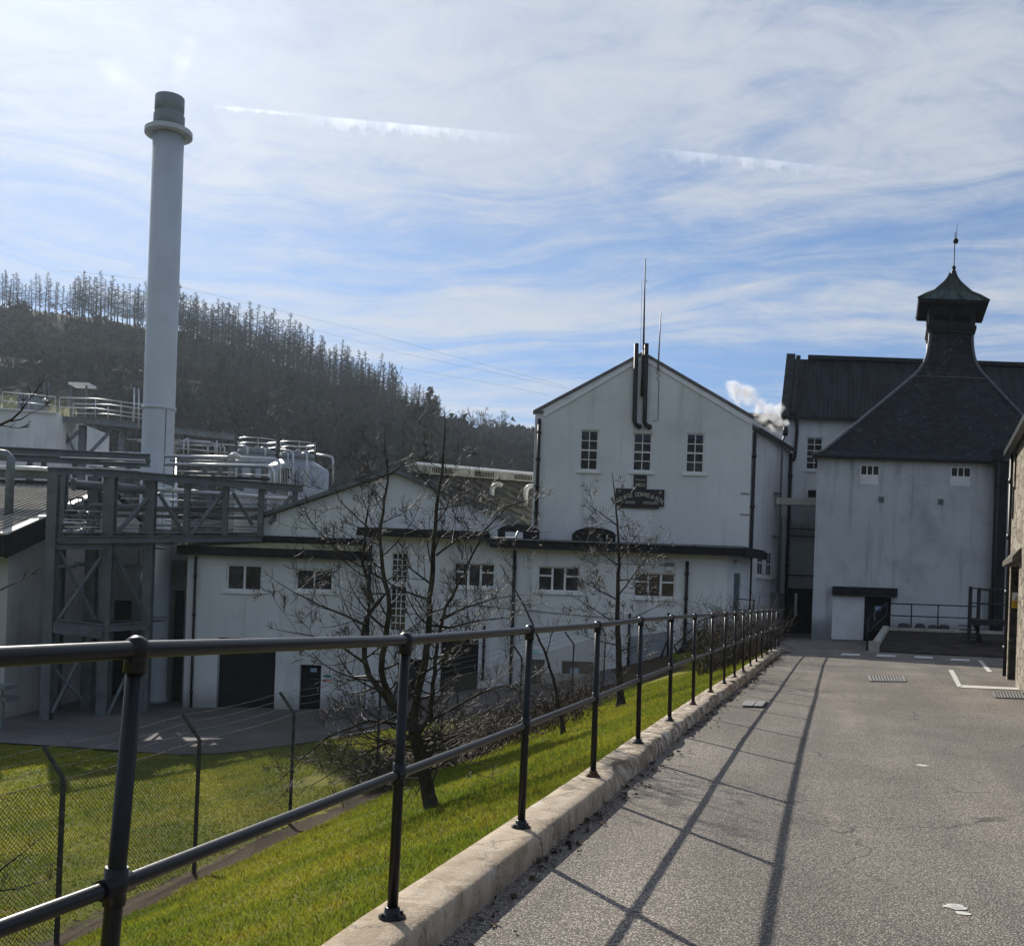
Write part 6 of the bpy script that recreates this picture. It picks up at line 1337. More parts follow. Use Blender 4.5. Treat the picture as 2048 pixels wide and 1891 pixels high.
def make_walkway():
    Y = 70.0
    t = Thing("steel_walkway", "raised grey steel walkway with pale guard rails left of the chimney stack", "walkway", P(240, 1300, Y))
    d = [P(118, 836, Y), P(190, 838, Y), P(292, 851, Y), P(470, 872, Y)]; d2 = [p + V((0, 2.2, 0)) for p in d]
    for a, b in zip(d[:-1], d[1:]):
        t.part("deck", MB().hexa([a, b, b + V((0, 2.2, 0)), a + V((0, 2.2, 0))], [p + UP * 0.08 for p in (a, b, b + V((0, 2.2, 0)), a + V((0, 2.2, 0)))]), GALV)
        t.part("edge_beam", MB().ibeam(a + V((0, -0.12, -0.1)), b + V((0, -0.12, -0.1)), 0.2, 0.40), GALV)
    rail_thing(t, [p + UP * 0.08 for p in d[:3]], Y, M(39, Y)); rail_thing(t, [p + UP * 0.08 for p in d2[:3]], Y, M(39, Y))
    for x, y in ((121, 845), (166, 850), (246, 853), (465, 878)):
        a = P(x, y, Y + 1); t.part("column", MB().ibeam(a, V((a.x, a.y, -4.7)), 0.42, 0.42, side=(0, 1, 0)), GALV)
    for (x0, y0, x1, y1) in ((128, 858, 150, 905), (158, 862, 128, 888), (232, 850, 180, 905), (380, 876, 350, 905)): t.part("brace", MB().beam(P(x0, y0, Y + 0.6), P(x1, y1, Y + 0.6), 0.18, 0.18, side=(0, 1, 0)), GALV)
    # pipework under the right-hand end
    for (x0, y0, x1, y1, dd) in ((345, 880, 470, 890, 3), (350, 889, 440, 891, 4), (380, 881, 420, 884, 5), (254, 878, 290, 879, 2), (275, 882, 292, 883, 3), (345, 895, 455, 905, 3)): t.part("pipe", MB().tube([P(x0, y0, Y - 0.5), P(x1, y1, Y - 0.5)], M(dd / 2, Y), 8), PIPEMETAL)
    for pts in (([(430, 910), (430, 887), (424, 885), (404, 886)]), ([(434, 912), (434, 880)]), ([(441, 910), (441, 894), (447, 891), (449, 896), (449, 910)]), ([(368, 880), (367, 908)]), ([(377, 876), (376, 908)]), ([(416, 890), (416, 908)]), ([(378, 876), (352, 889)])): t.part("pipe", MB().tube([P(x, y, Y - 0.7) for x, y in pts], M(1.6, Y), 8), PIPEMETAL)
    # white rendered tank house left of it
    Yw = 69.0; th = Thing("white_tank_house", "plain white block with pale rails on its roof behind the shed", "building", P(50, 1300, Yw)); a, b = P(-80, 812, Yw), P(114, 827, Yw)
    m = MB(); m.prism([V((a.x, Yw, -5)), V((b.x, Yw, -5)), V((b.x, Yw, b.z)), V((a.x, Yw, a.z))], (0, 9, 0)); th.part("wall", m, WALL)
    m = MB(); m.beam(a + V((0, -0.02, 0.04)), b + V((0, -0.02, 0.04)), 0.3, 0.1); th.part("coping", m, WHITE)
    rail_thing(th, [P(4, 818, Yw + 0.4), P(110, 828, Yw + 0.4)], Yw, M(35, Yw))
    q = P(52, 806, Yw + 1.5); w = M(14, Yw); single("roof_cabinet", MB().box(q.x - w, q.x + w, Yw + 1.2, Yw + 3, P(52, 832, Yw).z, P(52, 783, Yw).z), GALV, "pale grey cabinet on the white tank house roof", "cabinet")
    q = P(90, 823, Yw + 0.9); s_ = Thing("roof_cowl", "small grey vent with a white domed cap on the tank house roof", "vent", q); s_.part("pipe", MB().cyl(q, P(90, 802, Yw + 0.9), M(4, Yw), 10), GALV); s_.part("cap", MB().lathe(P(90, 801, Yw + 0.9), [(M(6.5, Yw), 0), (M(4, Yw), 0.1), (0.02, 0.16)], 12), WHITEPIPE)
    # tall thin poles and a lit canopy
    for k, (x, y0, y1) in enumerate(((268, 842, 775), (277, 856, 777))): single("light_pole", MB().tube([P(x, y0, Y - 0.4), P(x + 0.5, y1, Y - 0.4)], 0.06, 6), PIPEMETAL, ("slim steel pole with a small lamp beside the chimney stack, the one farther from it", "slim steel pole beside the chimney stack, the one closer to it")[k], "pole", "poles by the stack")
    Yc = 74.0; th = Thing("roof_canopy", "small flat bright-topped canopy on two thin legs above the walkway", "canopy", P(157, 835, Yc)); a, b = P(137, 764, Yc), P(177, 765, Yc); m = MB(); m.box(a.x, b.x, Yc, Yc + 1.4, a.z - 0.15, a.z + 0.02); th.part("top", m, WHITEPIPE)
    for x in (143, 173): q = P(x, 768, Yc + 0.3); th.part("leg", MB().cyl(q, V((q.x, q.y, P(x, 838, Yc).z)), 0.07, 6), GREYSTEEL)
    for k, x in enumerate((88, 97)): single("thin_post", MB().cyl(P(x, 815, Yw + 3), P(x, 765, Yw + 3), 0.06, 6), GREYSTEEL, ("thin dark post on the tank house roof, left one of a pair", "thin dark post on the tank house roof, right one of a pair")[k], "post", "thin posts on the tank house roof")
make_walkway()

def make_tanks():
    def tank(xc, r_px, ysh, ycap, cap_px, ytop, Y, lab):
        c = P(xc, ysh, Y); r = M(r_px, Y); zs = c.z; zc = P(xc, ycap, Y).z; zt = P(xc, ytop, Y).z; rc = M(cap_px, Y)
        t = Thing("steel_tank", lab, "tank", (c.x, Y, -4.7), "steel tanks")
        m = MB().lathe((c.x, Y, 0), [(r, -4.7), (r, zs), (r * 0.97, zs + 0.12), (rc, zc)], 40); t.part("shell", m, STAINLESS)
        m = MB().lathe((c.x, Y, 0), [(rc, zc), (rc, zt), (rc * 0.2, zt + 0.05)], 32); t.part("top_drum", m, GALV)
        n = 10; ring = [V((c.x + rc * 1.05 * math.cos(6.283 * k / n), Y + rc * 1.05 * math.sin(6.283 * k / n), zt)) for k in range(n + 1)]
        h = M(21, Y); t.part("guard_rail", MB().tube([p + UP * h for p in ring], 0.035, 6), PIPEMETAL); t.part("guard_rail", MB().tube([p + UP * h * 0.5 for p in ring], 0.028, 6), PIPEMETAL)
        for p in ring[:-1:2]: t.part("post", MB().cyl(p, p + UP * h, 0.03, 6), PIPEMETAL)
        m = MB()
        for k in range(5):
            q = ring[k * 2] * 0.5 + V((c.x, Y, zt)) * 0.5; m.lathe(q, [(0.22, 0), (0.22, 0.18), (0.16, 0.2), (0.16, 0.3)], 10)
        t.part("manway", m, STAINLESS); return t, c.x
    t, x = tank(593, 64, 941, 921, 34, 908, 80.0, "big silver steel tank with conical top, the rightmost")
    for pts, d in (([(633, 909), (655, 911), (664, 914), (666, 922), (666, 968)], 5), ([(586, 975), (586, 905), (578, 900), (562, 899)], 4), ([(576, 940), (576, 906), (566, 904)], 2.5), ([(613, 972), (614, 908), (608, 906), (602, 908)], 4)): t.part("vent_pipe", MB().tube([P(x_, y_, 77.0) for x_, y_ in pts], M(d / 2, 77), 8), PIPEMETAL)
    m = MB(); q = P(594, 955, 77.4); m.tube([P(591, 978, 77.4), P(591, 946, 77.4), P(594, 941, 77.4), P(597, 946, 77.4), P(597, 978, 77.4)], 0.05, 6); t.part("ladder_hoop", m, GREYSTEEL)
    t2, x2 = tank(512, 52, 935, 912, 37, 901, 86.0, "silver steel tank with railed top, half hidden behind the pipes")
    for pts, d in (([(495, 912), (495, 895), (491, 892), (478, 892)], 5), ([(531, 912), (531, 898), (526, 895), (520, 897)], 5)): t2.part("vent_pipe", MB().tube([P(x_, y_, 83.0) for x_, y_ in pts], M(d / 2, 83), 8), PIPEMETAL)
make_tanks()

# ------------------------------------------------------------------ chain-link fence with cranked posts and barbed wire
def make_fence():
    px = [((112, 1888), (135, 1558), (92.7, 1502)), ((378, 1755), (395, 1484), (358.5, 1437)), ((567, 1654), (580.6, 1428), (553, 1397))]
    posts = []; 
    ds = [(XK(12.4), 12.4)]
    ys = [6.5, 9.6, 12.4, 15.3, 18.2, 21.3, 24.4, 27.6, 30.9, 34.2]
    t = None; info = []
    for y in ys:
        x = float(XK(y)) - 7.5 + max(0, y - 20) * 0.16 - min(max(0, y - 12.4), 7) * 0.052; info.append(V((x, y, g(x, y))))
    t = Thing("chain_link_fence", "chain-link fence with cranked concrete-grey posts and barbed wire along the foot of the bank", "fence", info[2])
    H = 1.98; tops = []; arms = []
    for i, b in enumerate(info):
        nx = info[min(i + 1, len(info) - 1)] - info[max(i - 1, 0)]; out = V((-nx.y, nx.x, 0)).normalized()
        lean = V((0.015, 0, 0)); tp = b + UP * H + lean; e = tp + out * 0.30 + UP * 0.36
        po = t.part("post", MB().beam(b - UP * 0.1, tp, 0.05, 0.05, side=(0, 1, 0)), FENCEPOST); t.part("cranked_arm", MB().beam(tp, e, 0.04, 0.04), FENCEPOST, po); tops.append(tp); arms.append(e)
    for f in (0.0, 0.36, 0.68, 0.97):
        m = MB(); pts = []
        for i in range(len(info) - 1):
            a, b = tops[i].lerp(arms[i], f), tops[i + 1].lerp(arms[i + 1], f)
            for k in range(14): pts.append(a.lerp(b, k / 14) - UP * 0.035 * math.sin(math.pi * k / 14))
        m.tube(pts, 0.0038, 4)
        for p in pts[::2]: m.tube([p + V((0.02, 0.012, 0.022)), p, p + V((-0.02, -0.012, 0.02))], 0.0035, 3); 
        t.part("barbed_wire", m, WIRE)
    for i in range(len(info) - 1):
        A, B = info[i], info[i + 1]; L = (B - A).length; u = (B - A) / L; m = MB(); p = 0.062; hgt = H - 0.08; nrm = V((-u.y, u.x, 0)).normalized()
        n = int((L + hgt) / p); far = A.y > 22
        if far: p = 0.08; n = int((L + hgt) / p)
        for k in range(n):
            for sgn in (1, -1):
                s0 = k * p - (hgt if sgn > 0 else 0); a, b = s0, s0 + hgt
                za, zb_ = (0.0, hgt) if sgn > 0 else (hgt, 0.0)
                if a < 0: za += -a * sgn; a = 0
                if b > L: zb_ -= (b - L) * sgn; b = L
                if b - a < 0.02: continue
                q0 = A + u * a + UP * (za + 0.04) + nrm * 0.03; q1 = A + u * b + UP * (zb_ + 0.04) + nrm * 0.03; w = nrm.cross((q1 - q0).normalized()) * 0.0036; h_ = nrm * 0.0036
                m.add([q0 - w, q0 + w, q0 + h_, q1 - w, q1 + w, q1 + h_], [(0, 1, 4, 3), (1, 2, 5, 4), (2, 0, 3, 5)])
        t.part("wire_netting", m, WIRE)
    for f in (0.03, 0.5, 0.985):
        t.part("line_wire", MB().tube([b + UP * (H * f) for b in info], 0.003, 4), WIRE)
make_fence()

# ------------------------------------------------------------------ bare trees
def grow(mb, p, d, L, r, depth, rr, up=0.35, seg=0.12, twig=0.0032, bend=0.17, kids=(4, 6), split=(0.34, 0.62)):
    """a branch with side shoots that curve up towards their tips"""
    n = max(3, int(L / seg)); pts = [p.copy()]; rs = [r]; q = p.copy(); dd = d.normalized()
    for i in range(n):
        j = V((rr.gauss(0, 1), rr.gauss(0, 1), rr.gauss(0, 1))) * bend
        dd = (dd + j * 0.42 + UP * up * (0.10 + 0.45 * i / n)).normalized(); q = q + dd * (L / n); pts.append(q.copy()); rs.append(max(twig * 0.8, r + (twig - r) * (i + 1) / n))
    mb.tube(pts, rs, 6 if r > 0.012 else (4 if r > 0.006 else 3), cap=False)
    e = pts[-1]
    if depth <= 1: mb.add([e + dd * 0.018, e + V((0.004, 0, 0)), e + V((-0.002, 0.0035, 0)), e + V((-0.002, -0.0035, 0))], [(0, 1, 2), (0, 2, 3), (0, 3, 1)])
    if depth <= 0: return
    for k in range(rr.randint(*kids)):
        i = min(len(pts) - 2, max(1, int(len(pts) * rr.uniform(0.18, 0.97)))); ax = (pts[i + 1] - pts[i - 1]).normalized()
        s_ = ax.orthogonal().normalized(); s_.rotate(Matrix.Rotation(rr.uniform(0, 6.283), 3, ax)); nd = (ax * rr.uniform(0.35, 0.9) + s_ * rr.uniform(0.6, 1.0) + UP * 0.15).normalized()
        grow(mb, pts[i], nd, L * rr.uniform(*split) * (1.05 - 0.5 * i / len(pts)), max(twig, rs[i] * 0.55), depth - 1, rr, up, seg, twig, bend, kids, split)

def bare_tree(name, lab, limbs, Y, low, rr, group=None, bl=(0.5, 1.0), every=0.14, twig=0.0028, trunk_mat=BARK_L, low_n=26, low_len=(0.7, 1.3), depth=2, base_flare=True):
    """limbs: list of (pixel path, depth offset at end, radius start, radius end); first one is the trunk"""
    tr = MB(); cr = MB(); base = None
    for li, (path, dy, r0, r1) in enumerate(limbs):
        n = len(path); pts = [P(x, y, Y + dy * i / (n - 1)) for i, (x, y) in enumerate(path)]
        fine = []; 
        for a, b in zip(pts[:-1], pts[1:]):
            k = max(1, int((b - a).length / 0.12))
            for i in range(k): fine.append(a.lerp(b, i / k) + V((rr.gauss(0, 0.006), rr.gauss(0, 0.006), 0)))
        fine.append(pts[-1]); m = len(fine); rs = [r0 + (r1 - r0) * (i / (m - 1)) ** 0.85 for i in range(m)]
        if li == 0:
            base = V((pts[0].x, pts[0].y, g(pts[0].x, pts[0].y))); fine[0] = base - UP * 0.05
            if base_flare: rs[0] *= 1.7; rs[1] *= 1.15
        tr.tube(fine, rs, 10 if r0 > 0.05 else 7, cap=False)
        if li == 0 and low_n == 0 and len(limbs) > 1: continue
        start = 0.10 if li else 0.25; acc = 0
        for i in range(max(1, int(m * start)), m - 1):
            acc += (fine[i] - fine[i - 1]).length
            if acc >= every * (0.6 if li else 1.0) * rr.uniform(0.6, 1.4):
                acc = 0; ax = (fine[i + 1] - fine[i - 1]).normalized(); s_ = ax.orthogonal().normalized(); s_.rotate(Matrix.Rotation(rr.uniform(0, 6.283), 3, ax))
                s_.y *= 0.8; taper = 1.0 - 0.45 * i / m
                grow(cr, fine[i], (s_ + ax * rr.uniform(0.2, 0.8)).normalized(), rr.uniform(*bl) * taper, max(twig, min(0.016, rs[i] * 0.45)), depth, rr, 0.42, 0.09, twig)
        grow(cr, fine[-1], (fine[-1] - fine[-3]).normalized(), 0.25, r1, 1, rr, 0.3, 0.08, twig)
    if low_n:
        path, dy, r0, r1 = limbs[0]; pts = [P(x, y, Y) for x, y in path]
        for k in range(low_n):                                # drooping lower branches fan out all round
            f = rr.uniform(0.45, 1.0); i = min(len(pts) - 2, int(f * (len(pts) - 1))); q = pts[i].lerp(pts[i + 1], rr.random()); a = rr.uniform(0, 6.283)
            grow(cr, q, V((math.cos(a), math.sin(a) * 0.85, rr.uniform(-0.15, 0.5))), rr.uniform(*low_len), 0.014, depth, rr, 0.22, 0.09, twig)
    t = Thing(name, lab, "tree", base, group); t.part("trunk", tr, trunk_mat); t.part("crown", cr, TWIG); return t

def make_trees():
    rr = random.Random(11)
    limbs = [([(868, 1640), (858, 1590), (848, 1545), (836, 1500), (828, 1460)], 0.0, 0.092, 0.074),
             ([(828, 1460), (800, 1425), (768, 1390), (739, 1352), (730, 1317), (725, 1266), (730, 1236), (750, 1212), (739, 1183), (727, 1126), (730, 1067), (736, 1019)], 0.5, 0.050, 0.010),
             ([(800, 1425), (775, 1385), (762, 1340), (771, 1281), (779, 1212), (765, 1138), (759, 1067), (768, 1001), (777, 960), (774, 930), (770, 885)], -0.3, 0.046, 0.008),
             ([(828, 1460), (826, 1425), (837, 1376), (852, 1317), (858, 1251), (858, 1198), (867, 1138), (867, 1079), (875, 1019), (881, 960), (887, 900), (890, 855)], 0.2, 0.058, 0.008),
             ([(832, 1470), (861, 1430), (868, 1346), (875, 1272), (890, 1212), (917, 1168), (947, 1108), (971, 1058), (1015, 1013), (1054, 1001)], -0.5, 0.034, 0.006),
             ([(777, 950), (807, 930), (846, 918), (862, 922)], 0.2, 0.012, 0.004), ([(750, 1212), (765, 1195), (772, 1186)], 0.0, 0.03, 0.01),
             ([(730, 1250), (690, 1230), (640, 1210), (590, 1185), (552, 1162)], 0.5, 0.018, 0.005), ([(735, 1330), (680, 1290), (620, 1270), (570, 1262)], -0.6, 0.018, 0.005),
             ([(880, 1240), (930, 1215), (990, 1195), (1040, 1190)], 0.6, 0.018, 0.005), ([(862, 1250), (900, 1255), (960, 1240), (1010, 1235)], -0.5, 0.018, 0.005), ([(770, 1160), (700, 1120), (650, 1075), (620, 1040)], 0.4, 0.014, 0.005),
             ([(872, 1110), (920, 1075), (960, 1070), (995, 1050)], 0.5, 0.014, 0.005), ([(760, 1080), (720, 1040), (680, 1000), (665, 960)], 0.4, 0.012, 0.004), ([(830, 1455), (900, 1420), (960, 1385), (1010, 1370), (1060, 1390)], -0.4, 0.024, 0.006),
             ([(815, 1450), (740, 1440), (660, 1470), (600, 1520), (560, 1560)], 0.5, 0.022, 0.005), ([(842, 1500), (890, 1480), (950, 1450), (1000, 1440)], 0.3, 0.018, 0.005), ([(848, 1560), (835, 1580), (828, 1592)], -0.3, 0.01, 0.005), ([(820, 1470), (760, 1490), (690, 1530), (640, 1560)], -0.5, 0.018, 0.005)]
    bare_tree("bare_tree", "multi-stemmed bare tree with leaning pale trunk on the lawn bank", limbs, 12.0, True, rr, "bare trees on the bank", bl=(0.45, 1.1), every=0.115, low_n=20, low_len=(0.6, 1.2))
    rr = random.Random(5)
    limbs = [([(1243, 1412), (1238, 1360), (1237, 1300), (1234, 1240), (1236, 1180), (1238, 1100), (1234, 1040), (1230, 990), (1224, 945)], 0.0, 0.095, 0.008)]
    for (x, y), (x2, y2) in (((1236, 1250), (1330, 1205)), ((1236, 1250), (1150, 1195)), ((1237, 1190), (1330, 1080)), ((1236, 1200), (1140, 1150)), ((1238, 1120), (1290, 1050)), ((1236, 1130), (1165, 1080)), ((1234, 1050), (1180, 1010)), ((1236, 1020), (1262, 985)), ((1238, 1300), (1310, 1280)), ((1237, 1290), (1165, 1270)), ((1236, 1160), (1290, 1150))):
        limbs.append(([(x, y), ((x * 0.55 + x2 * 0.45), (y * 0.45 + y2 * 0.55) + 4), (x2, y2)], rr.uniform(-0.9, 0.9), 0.020, 0.005))
    bare_tree("bare_tree", "slender bare sapling with a single straight stem in front of the three-light windows", limbs, 23.5, True, rr, "bare trees on the bank", bl=(0.45, 1.05), every=0.17, twig=0.0046, low_n=0, trunk_mat=BARK)
    rr = random.Random(8)
    limbs = [([(1127, 1466), (1118, 1410), (1106, 1354), (1092, 1309), (1066, 1250), (1040, 1195), (1012, 1150), (1000, 1128)], 0.0, 0.042, 0.008), ([(1092, 1309), (1103, 1270), (1122, 1230)], 0.2, 0.012, 0.006), ([(1098, 1330), (1085, 1345), (1062, 1340)], 0.3, 0.010, 0.006)]
    bare_tree("bare_tree", "thin leaning sapling low on the bank between two railing posts", limbs, 19.5, True, rr, "bare trees on the bank", bl=(0.35, 0.9), every=0.22, twig=0.0042, low_n=0, trunk_mat=BARK, depth=1)
    rr = random.Random(21)
    limbs = [([(-160, 1900), (-170, 1600), (-165, 1300), (-140, 1050), (-120, 900)], 0.0, 0.11, 0.02), ([(-140, 1050), (-60, 880), (0, 850), (26, 838), (42, 822), (52, 806)], -0.2, 0.03, 0.006), ([(20, 842), (40, 838), (58, 828)], 0.0, 0.008, 0.004), ([(-165, 1300), (-80, 1200), (0, 1180), (28, 1166)], 0.1, 0.022, 0.006),
             ([(-168, 1700), (-90, 1760), (0, 1740), (25, 1720), (44, 1706)], 0.3, 0.022, 0.006), ([(-168, 1720), (-80, 1790), (0, 1780), (40, 1775), (70, 1765)], -0.3, 0.02, 0.005)]
    bare_tree("bare_tree", "bare tree whose branch tips reach in at the left edge of the view", limbs, 9.0, True, rr, "bare trees on the bank", bl=(0.2, 0.4), every=0.28, low_n=6, depth=1, low_len=(0.5, 0.8), twig=0.003)
make_trees()

def tangle(name, lab, cat, cx, cy, ext, n, L, rr, mat=BRAMBLE, leaves=0, up=0.3):
    """a heap of arching stems rooted over an area"""
    mb = MB()
    for k in range(n):
        a = rr.uniform(0, 6.283); q = math.sqrt(rr.random()); x = cx + math.cos(a) * ext[0] * q + ext[2] * math.sin(a) * q; y = cy + math.sin(a) * ext[1] * q
        z = g(x, y); az = rr.uniform(0, 6.283); l = L * rr.uniform(0.5, 1.2)
        grow(mb, V((x, y, z - 0.03)), V((math.cos(az) * 0.6, math.sin(az) * 0.6, 1.0)), l, rr.uniform(0.006, 0.012), 1, rr, -up, 0.14, 0.005, 0.3, (2, 4), (0.3, 0.55))
    t = Thing(name, lab, cat, (cx, cy, g(cx, cy))); t.part("stems", mb, mat)
    if leaves:
        lm = MB()
        for k in range(leaves):
            a = rr.uniform(0, 6.283); q = math.sqrt(rr.random()); x = cx + math.cos(a) * ext[0] * q + ext[2] * math.sin(a) * q; y = cy + math.sin(a) * ext[1] * q; p = V((x, y, g(x, y) + L * 0.75 * rr.random() ** 1.5)); s_ = rr.uniform(0.02, 0.05)
            d1 = V((rr.gauss(0, 1), rr.gauss(0, 1), rr.gauss(0, 1))).normalized() * s_; d2 = d1.orthogonal().normalized() * s_ * 0.6; lm.add([p - d1, p + d2, p + d1, p - d2], [(0, 1, 2, 3)])
        t.part("dead_leaves", lm, DEADLEAF)
    return t
rr = random.Random(31)
tangle("bramble_bush", "dark bramble tangle heaped at the foot of the bank behind the multi-stemmed tree", "bush", -0.6, 22.6, (2.6, 2.2, 1.0), 230, 1.3, rr, leaves=1800)
tangle("bramble_bush", "low brown scrub along the fence at the lawn's far edge", "bush", 1.2, 27.5, (1.6, 2.6, 0.9), 150, 0.9, rr, leaves=900)
tangle("shrub", "dense dark bare shrub behind the railing near the metal staircase", "bush", 6.1, 28.4, (0.75, 3.6, 1.1), 330, 1.75, rr, leaves=1500, up=0.12)
tangle("shrub", "twiggy shrub at the far end of the railing by the passage", "bush", 8.0, 33.6, (0.7, 2.2, 0.7), 120, 1.4, rr, leaves=400, up=0.12)

# ------------------------------------------------------------------ hillside with its larch wood
SKY_G = [(-3000, 700), (-900, 520), (-400, 560), (0, 620), (120, 630), (200, 640), (300, 662), (400, 688), (500, 716), (600, 750), (700, 785), (800, 822), (860, 848), (920, 862), (1000, 866), (1070, 862), (1200, 868), (1500, 885), (2200, 900), (3000, 880), (6000, 900)]
def hill_e(px): y = np.interp(px, [a for a, b in SKY_G], [b for a, b in SKY_G]); return px_dir(px, float(y)).z
def ridge_Y(px): return float(np.interp(px, [-3000, 0, 600, 860, 1000, 1500, 6000], [420, 340, 320, 300, 420, 520, 520]))
HV, HH = [0, 0.12, 0.3, 0.5, 0.62, 0.72, 0.86, 1.0], [0, 0.05, 0.25, 0.48, 0.62, 0.68, 0.84, 1.0]
def hill_pt(px, v):
    Yr = ridge_Y(px); Y = 86 + (Yr - 86) * v; zr = hill_e(px) * Yr + EYE; sh = float(np.interp(v, HV, HH))
    x = (px - CX) / F * Y; z = -4.6 + (zr + 4.6) * sh + noise.noise((x * 0.02, Y * 0.02, 0)) * 3.0 * min(1, v * 3) * (1 - 0.6 * v)
    return V((x, Y, z))
def make_hill():
    us = list(range(-3000, -300, 150)) + list(range(-300, 1200, 20)) + list(range(1200, 6001, 200)); vs = [i / 60 for i in range(61)]; mb = MB(); rows = []
    for v in vs: rows.append([hill_pt(u, v) for u in us])
    back = [V((p.x * 1.25, p.y * 1.25, p.z - 6)) for p in rows[-1]]; far = [V((p.x * 1.6, p.y * 1.6, -30)) for p in rows[-1]]; rows += [back, far]
    rows.insert(0, [V((p.x, p.y - 3, p.z - 1.5)) for p in rows[0]]); mb.strip(rows, True)
    m, t, bs = new_mat("heather_hillside"); p = pos(t); n = t.noise(p, 0.06, 6, 0.68); f = t.noise(p, 0.7, 5, 0.7)
    c = t.mix(t.smooth(n, 0.38, 0.62), (0.030, 0.026, 0.021), (0.062, 0.054, 0.035)); c = t.mix(t.smooth(f, 0.45, 0.65), c, t.mix(1.0, c, (0.5, 0.5, 0.5), 'MULTIPLY'))
    c = t.mix(t.math('MULTIPLY', t.smooth(t.noise(p, 0.11, 4, 0.7), 0.66, 0.72), 0.7), c, (0.20, 0.18, 0.09))
    FC = [hill_pt(20, 0.415), hill_pt(-70, 0.42)]; msk = None
    for q in FC:
        d = t.vmath('LENGTH', t.vmath('MULTIPLY', t.vmath('SUBTRACT', p, tuple(q)), (1.0, 0.75, 0.0))); k = t.smooth(t.math('ADD', d, t.math('MULTIPLY', t.noise(p, 0.15, 3), 9.0)), 15.0, 12.5); msk = k if msk is None else t.math('MAXIMUM', msk, k)
    c = t.mix(msk, c, t.mix(t.smooth(t.noise(p, 0.5, 4, 0.7), 0.4, 0.7), (0.30, 0.27, 0.10), (0.16, 0.15, 0.07)))
    t.put(bs.inputs['Base Color'], c); bs.inputs['Roughness'].default_value = 1.0; bs.inputs['Specular IOR Level'].default_value = 0.05
    structure("hillside", mb, m); return FC
FIELD = make_hill()

def make_scrub():
    """heather, gorse and thicket too many to count, over the whole slope"""
    r = np.random.default_rng(4); 
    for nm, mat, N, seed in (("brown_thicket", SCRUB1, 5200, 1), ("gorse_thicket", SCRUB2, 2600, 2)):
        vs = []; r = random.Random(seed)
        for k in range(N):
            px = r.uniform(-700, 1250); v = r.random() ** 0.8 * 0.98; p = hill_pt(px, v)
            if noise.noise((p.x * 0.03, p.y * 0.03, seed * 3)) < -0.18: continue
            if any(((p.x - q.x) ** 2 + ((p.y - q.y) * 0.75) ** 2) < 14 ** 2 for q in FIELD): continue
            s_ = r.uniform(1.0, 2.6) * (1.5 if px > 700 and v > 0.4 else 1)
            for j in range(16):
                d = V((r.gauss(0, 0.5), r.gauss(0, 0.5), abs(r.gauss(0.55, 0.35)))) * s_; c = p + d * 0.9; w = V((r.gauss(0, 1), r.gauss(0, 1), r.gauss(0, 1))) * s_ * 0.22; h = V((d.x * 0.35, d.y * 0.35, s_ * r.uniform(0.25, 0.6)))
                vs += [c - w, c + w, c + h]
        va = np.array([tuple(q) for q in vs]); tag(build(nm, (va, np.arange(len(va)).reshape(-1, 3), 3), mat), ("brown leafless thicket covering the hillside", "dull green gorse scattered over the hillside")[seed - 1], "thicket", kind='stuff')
make_scrub()

def larch(seed, H, dead=False):
    r = random.Random(seed); tr = MB(); cr = MB(); lean = V((r.gauss(0, 0.02), r.gauss(0, 0.02), 1)); top = lean * H
    n = 9; tr.tube([lean * (H * i / n) + V((r.gauss(0, 0.05), 0, 0)) for i in range(n + 1)], [0.22 * (1 - i / n) + 0.035 for i in range(n + 1)], 6)
    z = H * r.uniform(0.20, 0.32)
    while z < H * 0.985:
        f = z / H; L = (1.05 - f) * H * 0.235 * r.uniform(0.5, 1.15) + 0.4; a = r.uniform(0, 6.283); d = V((math.cos(a), math.sin(a), r.uniform(-0.12, 0.28))); b = lean * z; e = b + d * L
        md = b + d * L * 0.55 - UP * 0.05 * L; cr.tube([b, md, e + UP * 0.10 * L], [0.07, 0.05, 0.03], 3, cap=False)
        for k in range(r.randint(9, 14)):
            q = b.lerp(e, r.uniform(0.15, 1.0)); w = V((r.gauss(0, 0.4), r.gauss(0, 0.4), r.uniform(-0.35, 0.45))) * (0.5 + 0.3 * L); s_ = 0.075; cr.add([q - V((s_, 0, 0)), q + V((s_, 0, 0)), q + w], [(0, 1, 2)])
        z += r.uniform(0.12, 0.26)
    return tr, cr
def pine(seed, H):
    r = random.Random(seed); tr = MB(); cr = MB(); tr.tube([(0, 0, 0), (0.05, 0, H * 0.6), (0, 0, H)], [0.3, 0.2, 0.04], 7); z = H * 0.15
    while z < H * 0.98:
        f = z / H; L = (1.08 - f) ** 0.7 * H * 0.26 * r.uniform(0.7, 1.1); a = r.uniform(0, 6.283); d = V((math.cos(a), math.sin(a), r.uniform(-0.2, 0.15))); b = V((0, 0, z))
        cr.tube([b, b + d * L], [0.05, 0.02], 3, cap=False)
        for k in range(20):
            q = b + d * L * r.uniform(0.25, 1.05); w = V((r.gauss(0, 0.5), r.gauss(0, 0.5), r.gauss(0, 0.28))); u = V((r.gauss(0, 0.4), r.gauss(0, 0.4), r.gauss(0, 0.2))); cr.add([q - w * 0.6, q + w * 0.6, q + u], [(0, 1, 2)])
        z += r.uniform(0.10, 0.2)
    return tr, cr
